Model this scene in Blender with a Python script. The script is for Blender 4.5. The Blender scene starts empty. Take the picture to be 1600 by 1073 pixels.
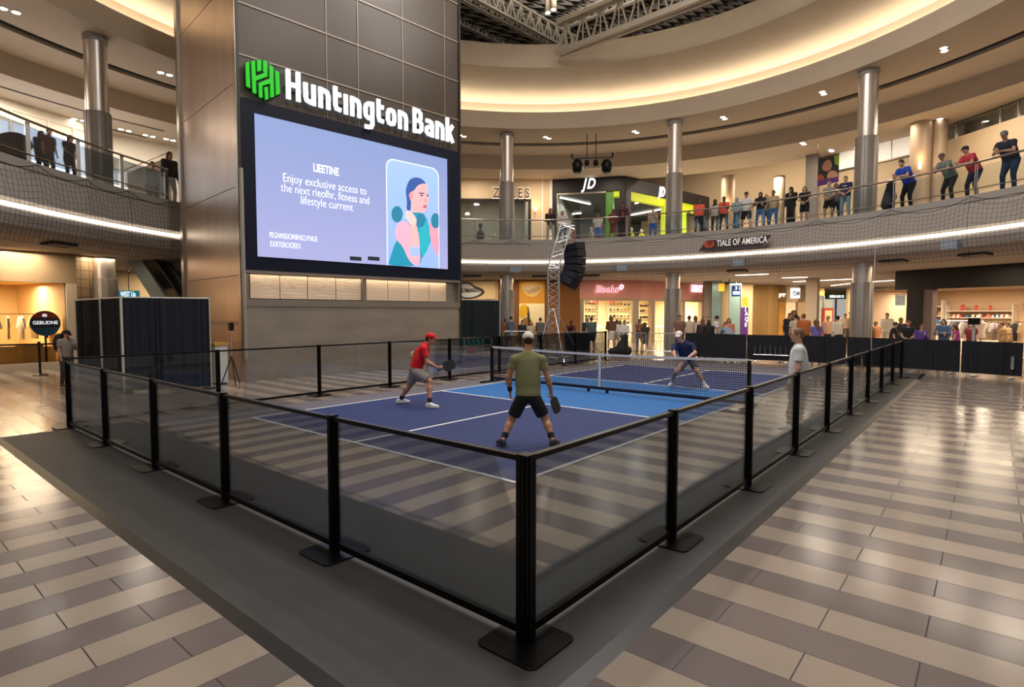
import bpy, bmesh, math, random
import numpy as np
from mathutils import Vector, Matrix
random.seed(7); rng = np.random.default_rng(7)
SC = bpy.context.scene
COL = SC.collection
# ------------------------------------------------------------------ camera
F_PX = 895.2157; CAM = np.array([-4.71353, -3.87905, 1.85140]); YAW, PITCH = 0.69788, -0.0536120
FW = np.array([math.cos(YAW)*math.cos(PITCH), math.sin(YAW)*math.cos(PITCH), math.sin(PITCH)])
RT = np.cross(FW, [0, 0, 1.]); RT /= np.linalg.norm(RT); UP = np.cross(RT, FW)
cd = bpy.data.cameras.new('camera'); cam = bpy.data.objects.new('camera', cd); COL.objects.link(cam)
cd.sensor_width = 36; cd.lens = F_PX/1600*36; cd.clip_start = 0.05; cd.clip_end = 300
cam.matrix_world = Matrix([[RT[0], UP[0], -FW[0], CAM[0]], [RT[1], UP[1], -FW[1], CAM[1]], [RT[2], UP[2], -FW[2], CAM[2]], [0, 0, 0, 1]])
SC.camera = cam
# ------------------------------------------------------------------ world, exposure
SC.view_settings.view_transform = 'Standard'; SC.view_settings.look = 'None'
SC.view_settings.gamma = 1; SC.view_settings.use_curve_mapping = False
SC.view_settings.exposure = 0.0
w = bpy.data.worlds.new('hall_light'); SC.world = w; w.use_nodes = True
w.node_tree.nodes['Background'].inputs[0].default_value = (1.0, .94, .89, 1); w.node_tree.nodes['Background'].inputs[1].default_value = .42
cy = SC.cycles
cy.use_denoising = True; cy.max_bounces = 7; cy.diffuse_bounces = 3; cy.glossy_bounces = 3
cy.transparent_max_bounces = 14; cy.transmission_bounces = 3; cy.sample_clamp_indirect = 4; cy.caustics_reflective = False; cy.caustics_refractive = False
# ------------------------------------------------------------------ pixel helpers: a pixel of the photograph on a real plane
def ray(px, py): return FW + RT*((px-800)/F_PX) - UP*((py-536.5)/F_PX)
def at(px, py, z=0.): v = ray(px, py); return CAM + v*((z-CAM[2])/v[2])
def atD(px, py, D): return CAM + ray(px, py)*D
Q = np.array([8., 5.])
cR = [14.259, .166, .281, .071, .308, -.434, -.039]; cL = [15.116, -.508, .735, .115, -.004, .131, .078]
def four(c, t): return c[0]+c[1]*math.cos(t)+c[2]*math.sin(t)+c[3]*math.cos(2*t)+c[4]*math.sin(2*t)+c[5]*math.cos(3*t)+c[6]*math.sin(3*t)
def RB(t): return four(cR, t)      # balcony ring
def RC(t): return four(cL, t)      # ceiling ring
def rp(t, d, z=0., R=RB): r = R(t)+d; return np.array([Q[0]+r*math.cos(t), Q[1]+r*math.sin(t), z])
def hit(px, d, R=RB, py=480):      # angle at which the view ray of a column of pixels crosses the ring
    v = ray(px, py); lo, hi = 1., 90.
    def g(t):
        X = CAM[:2]+v[:2]*t-Q; return math.hypot(*X)-(R(math.atan2(X[1], X[0]))+d)
    while g(lo) > 0 and lo < 30: lo += .5
    for _ in range(60):
        m = (lo+hi)/2
        if g(m) < 0: lo = m
        else: hi = m
    X = CAM[:2]+v[:2]*lo-Q; return math.atan2(X[1], X[0])
def lamp(name, kind, loc, energy, color=(1, .88, .74), size=1., rot=(0, 0, 0), sy=None, spot=None, blend=.6):
    l = bpy.data.lights.new(name, kind); l.energy = energy; l.color = color
    if kind == 'AREA':
        l.size = size
        if sy: l.shape = 'RECTANGLE'; l.size_y = sy
    else: l.shadow_soft_size = size
    if kind == 'SPOT': l.spot_size = spot or 1.5; l.spot_blend = blend
    o = bpy.data.objects.new(name, l); o.location = loc; o.rotation_euler = rot; COL.objects.link(o); return o
# high-bay lamps over the court (out of frame, under the roof trusses)
for (x, y, e) in ((1, 0, 430), (7, 1, 500), (2, 7, 430), (9, 7, 500), (-2.5, -1, 240), (12, 2, 500), (5, -4, 250)):
    lamp('high_bay_lamp', 'AREA', (x, y, 15.4), e, (1, .95, .91), .7)
# ------------------------------------------------------------------ object helpers
def setp(o, label=None, cat=None, group=None, kind=None):
    if label: o['label'] = label
    if cat: o['category'] = cat
    if group: o['group'] = group
    if kind: o['kind'] = kind
    return o
def thing(name, label, cat, loc=(0, 0, 0), group=None, rz=0):
    o = bpy.data.objects.new(name, None); COL.objects.link(o); o.location = tuple(float(a) for a in loc); o.rotation_euler = (0, 0, rz); o.empty_display_size = .1
    return setp(o, label, cat, group)
class MB:
    def __init__(s): s.v = []; s.f = []
    def add(s, v, f):
        n = len(s.v); s.v += [tuple(map(float, a)) for a in v]; s.f += [tuple(i+n for i in q) for q in f]; return s
    def box(s, a, b):
        x0, y0, z0 = a; x1, y1, z1 = b
        return s.add([(x0, y0, z0), (x1, y0, z0), (x1, y1, z0), (x0, y1, z0), (x0, y0, z1), (x1, y0, z1), (x1, y1, z1), (x0, y1, z1)],
                     [(0, 3, 2, 1), (4, 5, 6, 7), (0, 1, 5, 4), (1, 2, 6, 5), (2, 3, 7, 6), (3, 0, 4, 7)])
    def bar(s, a, b, w, h=None, up=(0, 0, 1)):     # rectangular bar from a to b
        a = np.array(a, float); b = np.array(b, float); h = h or w; d = b-a; d /= np.linalg.norm(d)
        u = np.array(up, float)
        if abs(d@u) > .95: u = np.array([1., 0, 0])
        r = np.cross(d, u); r /= np.linalg.norm(r); u = np.cross(r, d)
        c = [(-1, -1), (1, -1), (1, 1), (-1, 1)]
        return s.add([p+r*i*w/2+u*j*h/2 for p in (a, b) for i, j in c], [(0, 1, 2, 3), (7, 6, 5, 4), (0, 4, 5, 1), (1, 5, 6, 2), (2, 6, 7, 3), (3, 7, 4, 0)])
    def tube(s, pts, r, n=6, closed=False, r2=None):
        P = [np.array(p, float) for p in pts]; m = len(P); V = []
        prev = None
        for i, p in enumerate(P):
            d = P[min(i+1, m-1)]-P[max(i-1, 0)]; d /= (np.linalg.norm(d)+1e-9)
            u = prev if prev is not None else (np.array([0, 0, 1.]) if abs(d[2]) < .9 else np.array([1., 0, 0]))
            a = np.cross(d, u); a /= (np.linalg.norm(a)+1e-9); u = np.cross(a, d); prev = u
            rr = r if r2 is None else r+(r2-r)*i/(m-1)
            V += [p+(a*math.cos(2*math.pi*k/n)+u*math.sin(2*math.pi*k/n))*rr for k in range(n)]
        Fc = [(i*n+k, i*n+(k+1) % n, (i+1)*n+(k+1) % n, (i+1)*n+k) for i in range(m-1) for k in range(n)]
        Fc += [tuple(range(n))[::-1], tuple((m-1)*n+k for k in range(n))]
        return s.add(V, Fc)
    def lathe(s, c, prof, n=24):                    # prof: (r, z) from bottom to top
        V = []; m = len(prof)
        for r, z in prof: V += [(c[0]+r*math.cos(2*math.pi*k/n), c[1]+r*math.sin(2*math.pi*k/n), c[2]+z) for k in range(n)]
        Fc = [(i*n+k, i*n+(k+1) % n, (i+1)*n+(k+1) % n, (i+1)*n+k) for i in range(m-1) for k in range(n)]
        Fc += [tuple(range(n))[::-1], tuple((m-1)*n+k for k in range(n))]
        return s.add(V, Fc)
    def prism(s, pts, o, ax, ay, an, t):            # 2D polygon extruded: o + x*ax + y*ay, thickness t along an
        o, ax, ay, an = [np.array(q, float) for q in (o, ax, ay, an)]; n = len(pts)
        V = [o+ax*x+ay*y for x, y in pts]+[o+ax*x+ay*y+an*t for x, y in pts]
        return s.add(V, [tuple(range(n))[::-1], tuple(range(n, 2*n))]+[(i, (i+1) % n, (i+1) % n+n, i+n) for i in range(n)])
    def sweep(s, prof, t0, t1, n=64, R=RB, closed=True):   # profile (d, z) carried round the ring
        V = []; m = len(prof)
        for i in range(n+1):
            t = t0+(t1-t0)*i/n; V += [rp(t, d, z, R) for d, z in prof]
        e = m if closed else m-1
        Fc = [(i*m+k, (i+1)*m+k, (i+1)*m+(k+1) % m, i*m+(k+1) % m) for i in range(n) for k in range(e)]
        if closed: Fc += [tuple(range(m)), tuple(n*m+k for k in range(m))[::-1]]
        return s.add(V, Fc)
    def build(s, name, mat, parent=None, smooth=False, bevel=0):
        me = bpy.data.meshes.new(name); off = np.array(parent.location) if parent is not None else np.zeros(3)
        me.from_pydata([tuple(np.array(v)-off) for v in s.v], [], s.f)
        bm = bmesh.new(); bm.from_mesh(me); bmesh.ops.recalc_face_normals(bm, faces=bm.faces); bm.to_mesh(me); bm.free()
        if mat is not None: me.materials.append(mat)
        if smooth: me.polygons.foreach_set('use_smooth', [True]*len(me.polygons)); me.set_sharp_from_angle(angle=.7)
        o = bpy.data.objects.new(name, me); COL.objects.link(o)
        if parent is not None: o.parent = parent
        if bevel:
            b = o.modifiers.new('bevel', 'BEVEL'); b.width = bevel; b.segments = 2; b.limit_method = 'ANGLE'
        return o
def mesh_thing(mb, name, mat, label, cat, group=None, **k): return setp(mb.build(name, mat, **k), label, cat, group)
def struct(mb, name, mat, **k): return setp(mb.build(name, mat, **k), kind='structure')
def copy_tree(o, parent=None):
    c = o.copy(); COL.objects.link(c)
    if parent is not None: c.parent = parent
    for ch in list(o.children): copy_tree(ch, c)
    return c
class WF:     # a straight upright wall plane from A to B (as seen left to right); n points towards the atrium
    def __init__(s, A, B):
        s.A = np.array([A[0], A[1], 0.]); s.B = np.array([B[0], B[1], 0.]); d = s.B-s.A; s.L = np.linalg.norm(d); s.d = d/s.L
        n = np.cross([0, 0, 1.], s.d); s.n = n if n@(np.array([Q[0], Q[1], 0])-s.A) > 0 else -n
    def P(s, u, z, o=0.): return s.A+s.d*u+s.n*o+np.array([0, 0, z])
    def u(s, px, o=0., py=488):
        v = ray(px, py); A = s.A+s.n*o; M = np.array([[v[0], -s.d[0]], [v[1], -s.d[1]]]); r = np.linalg.solve(M, (A-CAM)[:2]); return float(r[1])
    def z(s, px, py, o=0.):
        v = ray(px, py); A = s.A+s.n*o; M = np.array([[v[0], -s.d[0]], [v[1], -s.d[1]]]); r = np.linalg.solve(M, (A-CAM)[:2]); return float(CAM[2]+v[2]*r[0])
    def box(s, mb, u0, u1, z0, z1, o0, o1):
        c = [s.P(u, z, o) for z in (z0, z1) for u, o in ((u0, o0), (u1, o0), (u1, o1), (u0, o1))]
        return mb.add(c, [(0, 3, 2, 1), (4, 5, 6, 7), (0, 1, 5, 4), (1, 2, 6, 5), (2, 3, 7, 6), (3, 0, 4, 7)])
# ------------------------------------------------------------------ materials
def hexc(h):
    h = h.lstrip('#'); c = [int(h[i:i+2], 16)/255 for i in (0, 2, 4)]
    return tuple(a/12.92 if a <= .04045 else ((a+.055)/1.055)**2.4 for a in c)
MATS = {}
def mat(name, color, rough=.5, metal=0., emit=0., ecol=None, var=.0, scale=8., bump=0., spec=.5, coat=0., stretch=None):
    if name in MATS: return MATS[name]
    if isinstance(color, str): color = hexc(color)
    m = bpy.data.materials.new(name); m.use_nodes = True; N = m.node_tree.nodes; Lk = m.node_tree.links; b = N['Principled BSDF']
    b.inputs['Base Color'].default_value = (*color, 1); b.inputs['Roughness'].default_value = rough; b.inputs['Metallic'].default_value = metal
    b.inputs['Specular IOR Level'].default_value = spec; b.inputs['Coat Weight'].default_value = coat
    if emit: b.inputs['Emission Color'].default_value = (*(ecol or color), 1); b.inputs['Emission Strength'].default_value = emit
    if var or bump:
        tc = N.new('ShaderNodeTexCoord'); nz = N.new('ShaderNodeTexNoise'); nz.inputs['Scale'].default_value = scale; nz.inputs['Detail'].default_value = 4
        src = tc.outputs['Object']
        if stretch:
            mp = N.new('ShaderNodeMapping'); mp.inputs['Scale'].default_value = stretch; Lk.new(src, mp.inputs['Vector']); src = mp.outputs['Vector']
        Lk.new(src, nz.inputs['Vector'])
        if var:
            r = N.new('ShaderNodeMapRange'); r.inputs['From Min'].default_value = .3; r.inputs['From Max'].default_value = .7; r.inputs['To Min'].default_value = 1-var; r.inputs['To Max'].default_value = 1+var
            mx = N.new('ShaderNodeVectorMath'); mx.operation = 'SCALE'; mx.inputs[0].default_value = color
            Lk.new(nz.outputs['Fac'], r.inputs['Value']); Lk.new(r.outputs['Result'], mx.inputs['Scale']); Lk.new(mx.outputs[0], b.inputs['Base Color'])
        if bump:
            bp = N.new('ShaderNodeBump'); bp.inputs['Strength'].default_value = bump; bp.inputs['Distance'].default_value = .02
            Lk.new(nz.outputs['Fac'], bp.inputs['Height']); Lk.new(bp.outputs[0], b.inputs['Normal'])
    MATS[name] = m; return m
def glow(name, color, s=1.): return mat(name, color, .6, emit=s, ecol=hexc(color) if isinstance(color, str) else color)
def glassmat(name, tint=(.93, .95, .94), refl=.5, rough=.02):
    if name in MATS: return MATS[name]
    m = bpy.data.materials.new(name); m.use_nodes = True; N = m.node_tree.nodes; Lk = m.node_tree.links
    for n in list(N):
        if n.type != 'OUTPUT_MATERIAL': N.remove(n)
    out = [n for n in N if n.type == 'OUTPUT_MATERIAL'][0]
    t = N.new('ShaderNodeBsdfTransparent'); t.inputs[0].default_value = (*tint, 1)
    g = N.new('ShaderNodeBsdfGlossy'); g.inputs['Roughness'].default_value = rough; g.inputs[0].default_value = (.9, .95, 1, 1)
    f = N.new('ShaderNodeFresnel'); f.inputs[0].default_value = 1.45
    ml = N.new('ShaderNodeMath'); ml.operation = 'MULTIPLY'; ml.inputs[1].default_value = refl
    mx = N.new('ShaderNodeMixShader'); Lk.new(f.outputs[0], ml.inputs[0]); Lk.new(ml.outputs[0], mx.inputs[0]); Lk.new(t.outputs[0], mx.inputs[1]); Lk.new(g.outputs[0], mx.inputs[2]); Lk.new(mx.outputs[0], out.inputs[0])
    MATS[name] = m; return m
def tilefloor(name, rot, rowh, length, ox, oy):
    """alternating beige and taupe planks: rows run along local X, row height rowh"""
    m = bpy.data.materials.new(name); m.use_nodes = True; N = m.node_tree.nodes; Lk = m.node_tree.links; b = N['Principled BSDF']
    def mth(op, a, c=None):
        n = N.new('ShaderNodeMath'); n.operation = op
        for i, q in enumerate((a, c)):
            if q is None: continue
            if isinstance(q, (int, float)): n.inputs[i].default_value = q
            else: Lk.new(q, n.inputs[i])
        return n.outputs[0]
    tc = N.new('ShaderNodeTexCoord'); sp = N.new('ShaderNodeSeparateXYZ'); Lk.new(tc.outputs['Object'], sp.inputs[0])
    X, Y = (sp.outputs[0], sp.outputs[1]) if not rot else (sp.outputs[1], sp.outputs[0])
    X = mth('SUBTRACT', X, ox); Y = mth('SUBTRACT', Y, oy)
    rr = mth('DIVIDE', Y, rowh); row = mth('FLOOR', rr); fy = mth('FRACT', rr)
    par = mth('MODULO', mth('ADD', row, 1000), 2)
    cc = mth('ADD', mth('DIVIDE', X, length), mth('MULTIPLY', par, .5)); colm = mth('FLOOR', cc); fx = mth('FRACT', cc)
    # random tone per tile
    cmb = N.new('ShaderNodeCombineXYZ'); Lk.new(row, cmb.inputs[0]); Lk.new(colm, cmb.inputs[1])
    wn = N.new('ShaderNodeTexWhiteNoise'); wn.noise_dimensions = '2D'; Lk.new(cmb.outputs[0], wn.inputs['Vector'])
    nz = N.new('ShaderNodeTexNoise'); nz.inputs['Scale'].default_value = 3; nz.inputs['Detail'].default_value = 5; Lk.new(tc.outputs['Object'], nz.inputs['Vector'])
    tone = mth('ADD', mth('MULTIPLY', wn.outputs['Value'], .16), mth('MULTIPLY', nz.outputs['Fac'], .22)); tone = mth('ADD', tone, .80)
    mixc = N.new('ShaderNodeMix'); mixc.data_type = 'RGBA'; Lk.new(par, mixc.inputs[0])
    mixc.inputs[6].default_value = (*hexc('#9c8e80'), 1); mixc.inputs[7].default_value = (*hexc('#716765'), 1)
    sc = N.new('ShaderNodeVectorMath'); sc.operation = 'SCALE'; Lk.new(mixc.outputs[2], sc.inputs[0]); Lk.new(tone, sc.inputs['Scale'])
    jx = .008/length; jy = .008/rowh
    j = mth('MAXIMUM', mth('LESS_THAN', fx, jx), mth('LESS_THAN', fy, jy*.7))
    m2 = N.new('ShaderNodeMix'); m2.data_type = 'RGBA'; Lk.new(j, m2.inputs[0]); Lk.new(sc.outputs[0], m2.inputs[6]); m2.inputs[7].default_value = (.03, .027, .025, 1)
    Lk.new(m2.outputs[2], b.inputs['Base Color'])
    rg = mth('ADD', mth('MULTIPLY', nz.outputs['Fac'], .12), .12); Lk.new(mth('ADD', rg, mth('MULTIPLY', j, .4)), b.inputs['Roughness'])
    b.inputs['Specular IOR Level'].default_value = .38
    return m
TX = tilefloor('planks_left', 0, .2845, .72, -3.89, .215)
TY = tilefloor('planks_right', 1, .3048, .98, -3.16, -.455)
steel = mat('column_steel', '#c9beb4', .36, .8, var=.12, scale=3, stretch=(1, 1, .15))
clad = mat('column_clad', '#8f8780', .5, .45, var=.06, scale=6)
plaster = mat('plaster', '#c2b29c', .8, var=.03, scale=1)
plaster_w = mat('plaster_white', '#d8c8ae', .8, var=.03, scale=1)
plaster_g = mat('plaster_grey', '#b2a89f', .85, var=.03, scale=1)
dark = mat('groove_shade', '#1c1a19', .9)
black = mat('black_metal', '#141312', .38, .6)
blackm = mat('black_matte', '#121214', .75)
rubber = mat('rubber_mat', '#3b3a39', .62, var=.12, scale=2.5, bump=.05)
rubber_e = mat('rubber_edge', '#100f13', .4)
chrome = mat('rail_steel', '#b9b2aa', .25, 1.)
drape = mat('black_drape', '#10121a', .9, var=.2, scale=5)
white = mat('white_paint', '#e4e4e2', .55)
cream = mat('cream_wall', '#d9bf93', .75, var=.03, scale=1)
# ================================================================== SETTING
me = bpy.data.meshes.new('floor')
fv = [(-30, -25.2, 0), (8.33, 7, 0), (-30, 7, 0), (-30, -45, 0), (80, -45, 0), (80, 60, 0), (-30, 60, 0)]
me.from_pydata(fv, [], [(0, 1, 2), (0, 3, 4, 1), (1, 4, 5), (1, 5, 6, 2)])
me.materials.append(TX); me.materials.append(TY)
for i, pl in enumerate(me.polygons): pl.material_index = 0 if i == 0 else 1
fl = bpy.data.objects.new('floor', me); COL.objects.link(fl); setp(fl, kind='structure')
# ---- upper floor slab with curved fascia, seen from the court
T0, T1 = math.radians(-82), math.radians(172)
struct(MB().sweep([(0, 5.65), (0, 4.68), (.20, 4.64), (.20, 4.44), (-.02, 4.40), (-.02, 4.30), (.12, 4.05), (.45, 3.90), (1.1, 3.83), (45, 3.83), (45, 5.65)], T0, T1, 120), 'trim_1', plaster_g)
fascia = mat('fascia_grey', '#9b948d', .7)
struct(MB().sweep([(-.03, 5.70), (-.03, 5.48), (.0, 5.46), (.0, 5.70)], T0, T1, 120), 'trim_2', fascia)
strip = glow('cove_strip_warm', (1., .92, .76), 4.2)
struct(MB().sweep([(.17, 4.60), (.17, 4.49), (.19, 4.49), (.19, 4.60)], T0, T1, 120), 'trim_3', strip)
# tiled bulkhead band under the slab where the shop fronts begin
# ---- ceiling rings
C0, C1 = math.radians(-80), math.radians(175)
struct(MB().sweep([(0, 11.5), (0, 12.35), (.06, 12.35), (.06, 12.12), (.55, 12.12), (.55, 12.95), (.6, 12.95), (.6, 11.6), (2.6, 11.6), (2.6, 11.5)], C0, C1, 120, RC), 'ceiling', plaster)
prof = [(.55, 12.95), (.2, 13.03), (-.5, 13.27), (-1.3, 13.55), (-2.0, 13.80), (-2.0, 14.86), (-1.9, 14.95), (.6, 15.0), (.6, 12.98)]
struct(MB().sweep(prof, C0, C1, 120, RC), 'ceiling', plaster_w)
coved = glow('cove_lamp_warm', (1., .88, .72), 16.)
struct(MB().sweep([(.16, 12.14), (.16, 12.18), (.34, 12.18), (.34, 12.14)], C0, C1, 120, RC), 'trim_4', coved)
# groove with shade painted into its dark strip, outer soffit, bulkhead and concourse ceiling
struct(MB().sweep([(2.6, 11.62), (3.0, 11.62), (3.0, 11.58), (2.6, 11.58)], C0, C1, 100, RC), 'trim_5', dark)
struct(MB().sweep([(3.0, 11.66), (3.0, 11.45), (5.0, 11.45), (5.0, 10.62), (8.6, 10.62), (8.6, 11.66)], C0, math.radians(70), 100, RC), 'ceiling', plaster)
struct(MB().sweep([(3.0, 11.66), (3.0, 11.45), (5.0, 11.45), (5.0, 10.62), (14, 10.62), (14, 11.66)], math.radians(70), C1, 60, RC), 'ceiling', plaster)
struct(MB().sweep([(8.4, 14.0), (45, 14.0), (45, 14.2), (8.4, 14.2)], C0, math.radians(70), 60, RC), 'ceiling', plaster)
# ---- roof deck and wall of the void above the opening
deck = mat('roof_deck', '#7d756b', .7, .1)
N_ = deck.node_tree; wv = N_.nodes.new('ShaderNodeTexWave'); wv.inputs['Scale'].default_value = 1.1; wv.bands_direction = 'DIAGONAL'; tcn = N_.nodes.new('ShaderNodeTexCoord')
bpn = N_.nodes.new('ShaderNodeBump'); bpn.inputs['Strength'].default_value = 1; bpn.inputs['Distance'].default_value = .25
N_.links.new(tcn.outputs['Object'], wv.inputs['Vector']); N_.links.new(wv.outputs['Fac'], bpn.inputs['Height']); N_.links.new(bpn.outputs[0], N_.nodes['Principled BSDF'].inputs['Normal'])
struct(MB().box((-14, -14, 18.0), (40, 40, 18.2)), 'ceiling', deck)
rib = MB()
for k in range(90):
    v_ = -12+k*.5; a_ = Q+np.array([math.cos(-.35), math.sin(-.35)])*-22+np.array([-math.sin(-.35), math.cos(-.35)])*(v_-8); b_ = a_+np.array([math.cos(-.35), math.sin(-.35)])*50
    rib.bar((*a_, 17.93), (*b_, 17.93), .22, .14)
struct(rib, 'ceiling', deck)
struct(MB().sweep([(12.0, 15.0), (12.0, 18.0), (12.1, 18.0), (12.1, 15.0)], C0, C1, 60, RC), 'wall_upper', deck)
[lamp('deck_fill_light', 'AREA', c_, 1500, (1, .92, .84), 2.0, (math.pi, 0, 0)) for c_ in ((3, 3, 15.3), (10, 6, 15.3), (16, 9, 15.6), (15, 1, 15.6))]  # unseen upward fill lights, added to brighten the roof deck
steelw = mat('truss_paint', '#b3a998', .5, .2)
def roof_truss(a, b, depth, label, chord=.14, web=10, off=.35):
    a = np.array(a, float); b = np.array(b, float); mid = (a+b)/2
    t = thing('roof_truss', label, 'truss', a, 'steel trusses under the roof')
    up = np.array([0, 0, depth]); d = (b-a)/np.linalg.norm(b-a); sd = np.cross(d, [0, 0, 1.])*off/2
    for s in (-1, 1):
        MB().bar(a+sd*s, b+sd*s, chord*.6, chord).build('bottom_chord', steelw, t)
    MB().bar(a+up, b+up, chord*1.4, chord).build('top_chord', steelw, t)
    m = MB(); n = web
    for i in range(n):
        p0 = a+(b-a)*(i/n); p1 = a+(b-a)*((i+.5)/n)+up; p2 = a+(b-a)*((i+1)/n)
        m.bar(p0, p1, .07); m.bar(p1, p2, .07); m.bar(p1-up, p1, .05)
    m.build('web', steelw, t)
A1 = at(878, 83, 14.1); B1 = at(1120, -9, 14.1); B1 = A1+(B1-A1)*1.5; A1 = A1+(A1-B1)*.02
roof_truss(A1, B1, 1.45, 'deep pale steel roof truss crossing the round ceiling opening', .24, 12)
for k, (xa, ya, xb, yb) in enumerate(((722, 0, 850, 68), (745, 0, 870, 68))):
    A2 = at(xa, ya, 16.2); B2 = at(xb, yb, 16.2); d = B2-A2
    roof_truss(A2-d*.4, B2+d*.3, .9, ('slim steel joist next to the bank tower, left one of a close pair', 'slim steel joist next to the bank tower, right one of a close pair')[k], .1, 14, .15)
A2 = at(640, 0, 17.6); B2 = at(760, 58, 17.6); roof_truss(A2, B2+(B2-A2), .9, 'far steel roof joist right above the bank tower edge', .1, 16, .15)
A2 = at(880, 45, 17.6); B2 = at(1010, -5, 17.6); roof_truss(A2, B2+(B2-A2)*.6, .8, 'far steel roof joist behind the deep roof truss', .1, 10, .15)
pd = thing('pendant_light', 'pair of pale cylinder lamps hanging under the roof deck', 'light', at(862, 14, 15.6))
for (px, py) in ((856, 20), (865, 15)):
    q = at(px, py, 15.6); MB().lathe(q, [(.13, 0), (.13, 1.0)], 14).build('lamp_shade', plaster_w, pd); MB().lathe(q-np.array([0, 0, .02]), [(.11, 0), (.11, .015)], 14).build('bulb', glow('lamp_glow', (1., .9, .75), 14), pd)
    MB().tube([q+np.array([0, 0, 1]), q+np.array([0, 0, 4.])], .015).build('rod', chrome, pd)
# ================================================================== COLUMNS
coln = {(148, 57): 'steel column on the left, rising from behind the left balcony rail',
        (792, 208): 'steel column beside the bank tower, in front of the jewellery shop front',
        (1055, 189): 'steel column right of the dark sports shop, behind the upper balcony rail',
        (1358, 110): 'steel column on the right, nearest one on the right-hand balcony'}
COLP = []
for (px, py), lab in coln.items():
    q = at(px, py, 11.5); COLP.append(q); c = (q[0], q[1], 0)
    t = thing('column', 'round brushed '+lab, 'column', c, 'round steel columns around the atrium')
    MB().lathe(c, [(.35, 0), (.35, 11.3)], 40).build('shaft', steel, t, True)
    MB().lathe(c, [(.375, 11.28), (.375, 11.5)], 40).build('capital', fascia, t, True)
    for z0, z1 in ((5.65, 8.87), (0, 3.07)):
        m = MB(); m.lathe(c, [(.40, z0), (.40, z1-.02), (.39, z1)], 40)
        for k in range(16):
            a = 2*math.pi*k/16; m.tube([(c[0]+.4*math.cos(a), c[1]+.4*math.sin(a), z0), (c[0]+.4*math.cos(a), c[1]+.4*math.sin(a), z1)], .012, 4)
        m.build('cladding', clad, t, True)
# ================================================================== BALCONY RAIL, GLASS, NETTING
bglass = glassmat('balcony_glass', (.90, .94, .95), .8)
nettm = mat('net_cord', '#17130f', .9)
def balcony(pxs, label, netlabel, t_ext0=None, t_ext1=None):
    th = [hit(px, 0.) for px in pxs]
    if t_ext0 is not None: th = [t_ext0]+th
    if t_ext1 is not None: th = th+[t_ext1]
    th.sort(); ta, tb = th[0], th[-1]; R = thing('balcony_railing', label, 'railing', rp((ta+tb)/2, 0, 5.65))
    n = max(8, int((tb-ta)/.03))
    MB().tube([rp(ta+(tb-ta)*i/n, -.02, 6.72) for i in range(n+1)], .035, 8).build('handrail', chrome, R, True)
    MB().tube([rp(ta+(tb-ta)*i/n, 0.02, 5.88) for i in range(n+1)], .02, 6).build('bottom_rail', chrome, R, True)
    for t in th:
        m = MB()
        for o in (-.035, .035):
            q = rp(t+o/15., .04, 0); m.bar((q[0], q[1], 5.66), (q[0], q[1], 6.70), .022, .05)
        m.build('post', chrome, R)
    for a, b in zip(th[:-1], th[1:]):
        k = max(1, int((b-a)/.03)); MB().sweep([(.035, 5.78), (.035, 6.60), (.047, 6.60), (.047, 5.78)], a+.006, b-.006, k).build('glass', bglass, R)
    # draped netting hung from the post feet
    m = MB(); W = .15; rad = 14.4
    for a, b in zip(th[:-1], th[1:]):
        nn = max(4, int((b-a)*rad/W)); L = (b-a)*rad
        def top(s): return 5.62-.30*4*s*(1-s)*min(1, L/3.)
        rows = 12
        def P(i, j):
            s = i/nn; zt = top(s); zb = 3.62; f = j/rows; z = zt+(zb-zt)*f
            d = -.16-.10*math.sin(f*math.pi)+.28*max(0, f-.7)+.012*math.sin(i*1.7+j)
            return rp(a+(b-a)*s, d, z)
        for i in range(nn+1):
            m.tube([P(i, j) for j in range(rows+1)], .0042, 3)
        for j in range(rows+1):
            m.tube([P(i, j) for i in range(nn+1)],   .012 if j == 0 else .0042, 3)
    mesh_thing(m, 'safety_net', nettm, netlabel, 'netting', None)
    return th
TH_R = balcony([660, 742, 802, 890, 978, 1074, 1172, 1275, 1390, 1515, 1640], 'curved upper balcony rail with glass panels right of the bank tower', 'black square mesh netting draped under the right balcony rail', math.radians(-62))
TH_L = balcony([-60, 58, 134, 200, 268], 'curved upper balcony rail with glass panels left of the bank tower', 'black square mesh netting draped under the left balcony rail', None)
# ================================================================== COURT
court = thing('pickleball_court', 'blue pickleball court surface with white lines and light blue kitchen', 'court', (0, 0, 0))
navy = mat('court_navy', '#1d2f63', .8, var=.08, scale=1.3, bump=.03); sky = mat('court_blue', '#1c64a6', .78, var=.05, scale=1.3); apron = mat('court_apron', '#65626c', .65, var=.06, scale=1)
MB().box((-1.2, 6.05, .0), (15.9, 6.95, .003)).box((13.3, -.4, .0), (15.9, 6.05, .003)).build('apron', apron, court)
MB().box((0, 0, 0), (4.57, 6.1, .006)).build('playing_surface', navy, court); MB().box((8.84, 0, 0), (13.41, 6.1, .006)).build('playing_surface', navy, court)
MB().box((4.57, 0, 0), (8.84, 6.1, .006)).build('kitchen_surface', sky, court)
lw = .055
for a, b in (((0, 0), (13.41, lw)), ((0, 6.1-lw), (13.41, 6.1)), ((0, lw), (lw, 6.1-lw)), ((13.41-lw, lw), (13.41, 6.1-lw)), ((4.57-lw, lw), (4.57, 6.1-lw)), ((8.84, lw), (8.84+lw, 6.1-lw)), ((lw, 3.05-lw/2), (4.57-lw, 3.05+lw/2)), ((8.84+lw, 3.05-lw/2), (13.41-lw, 3.05+lw/2))):
    MB().box((a[0], a[1], .004), (b[0], b[1], .009)).build('line', white, court)
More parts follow.
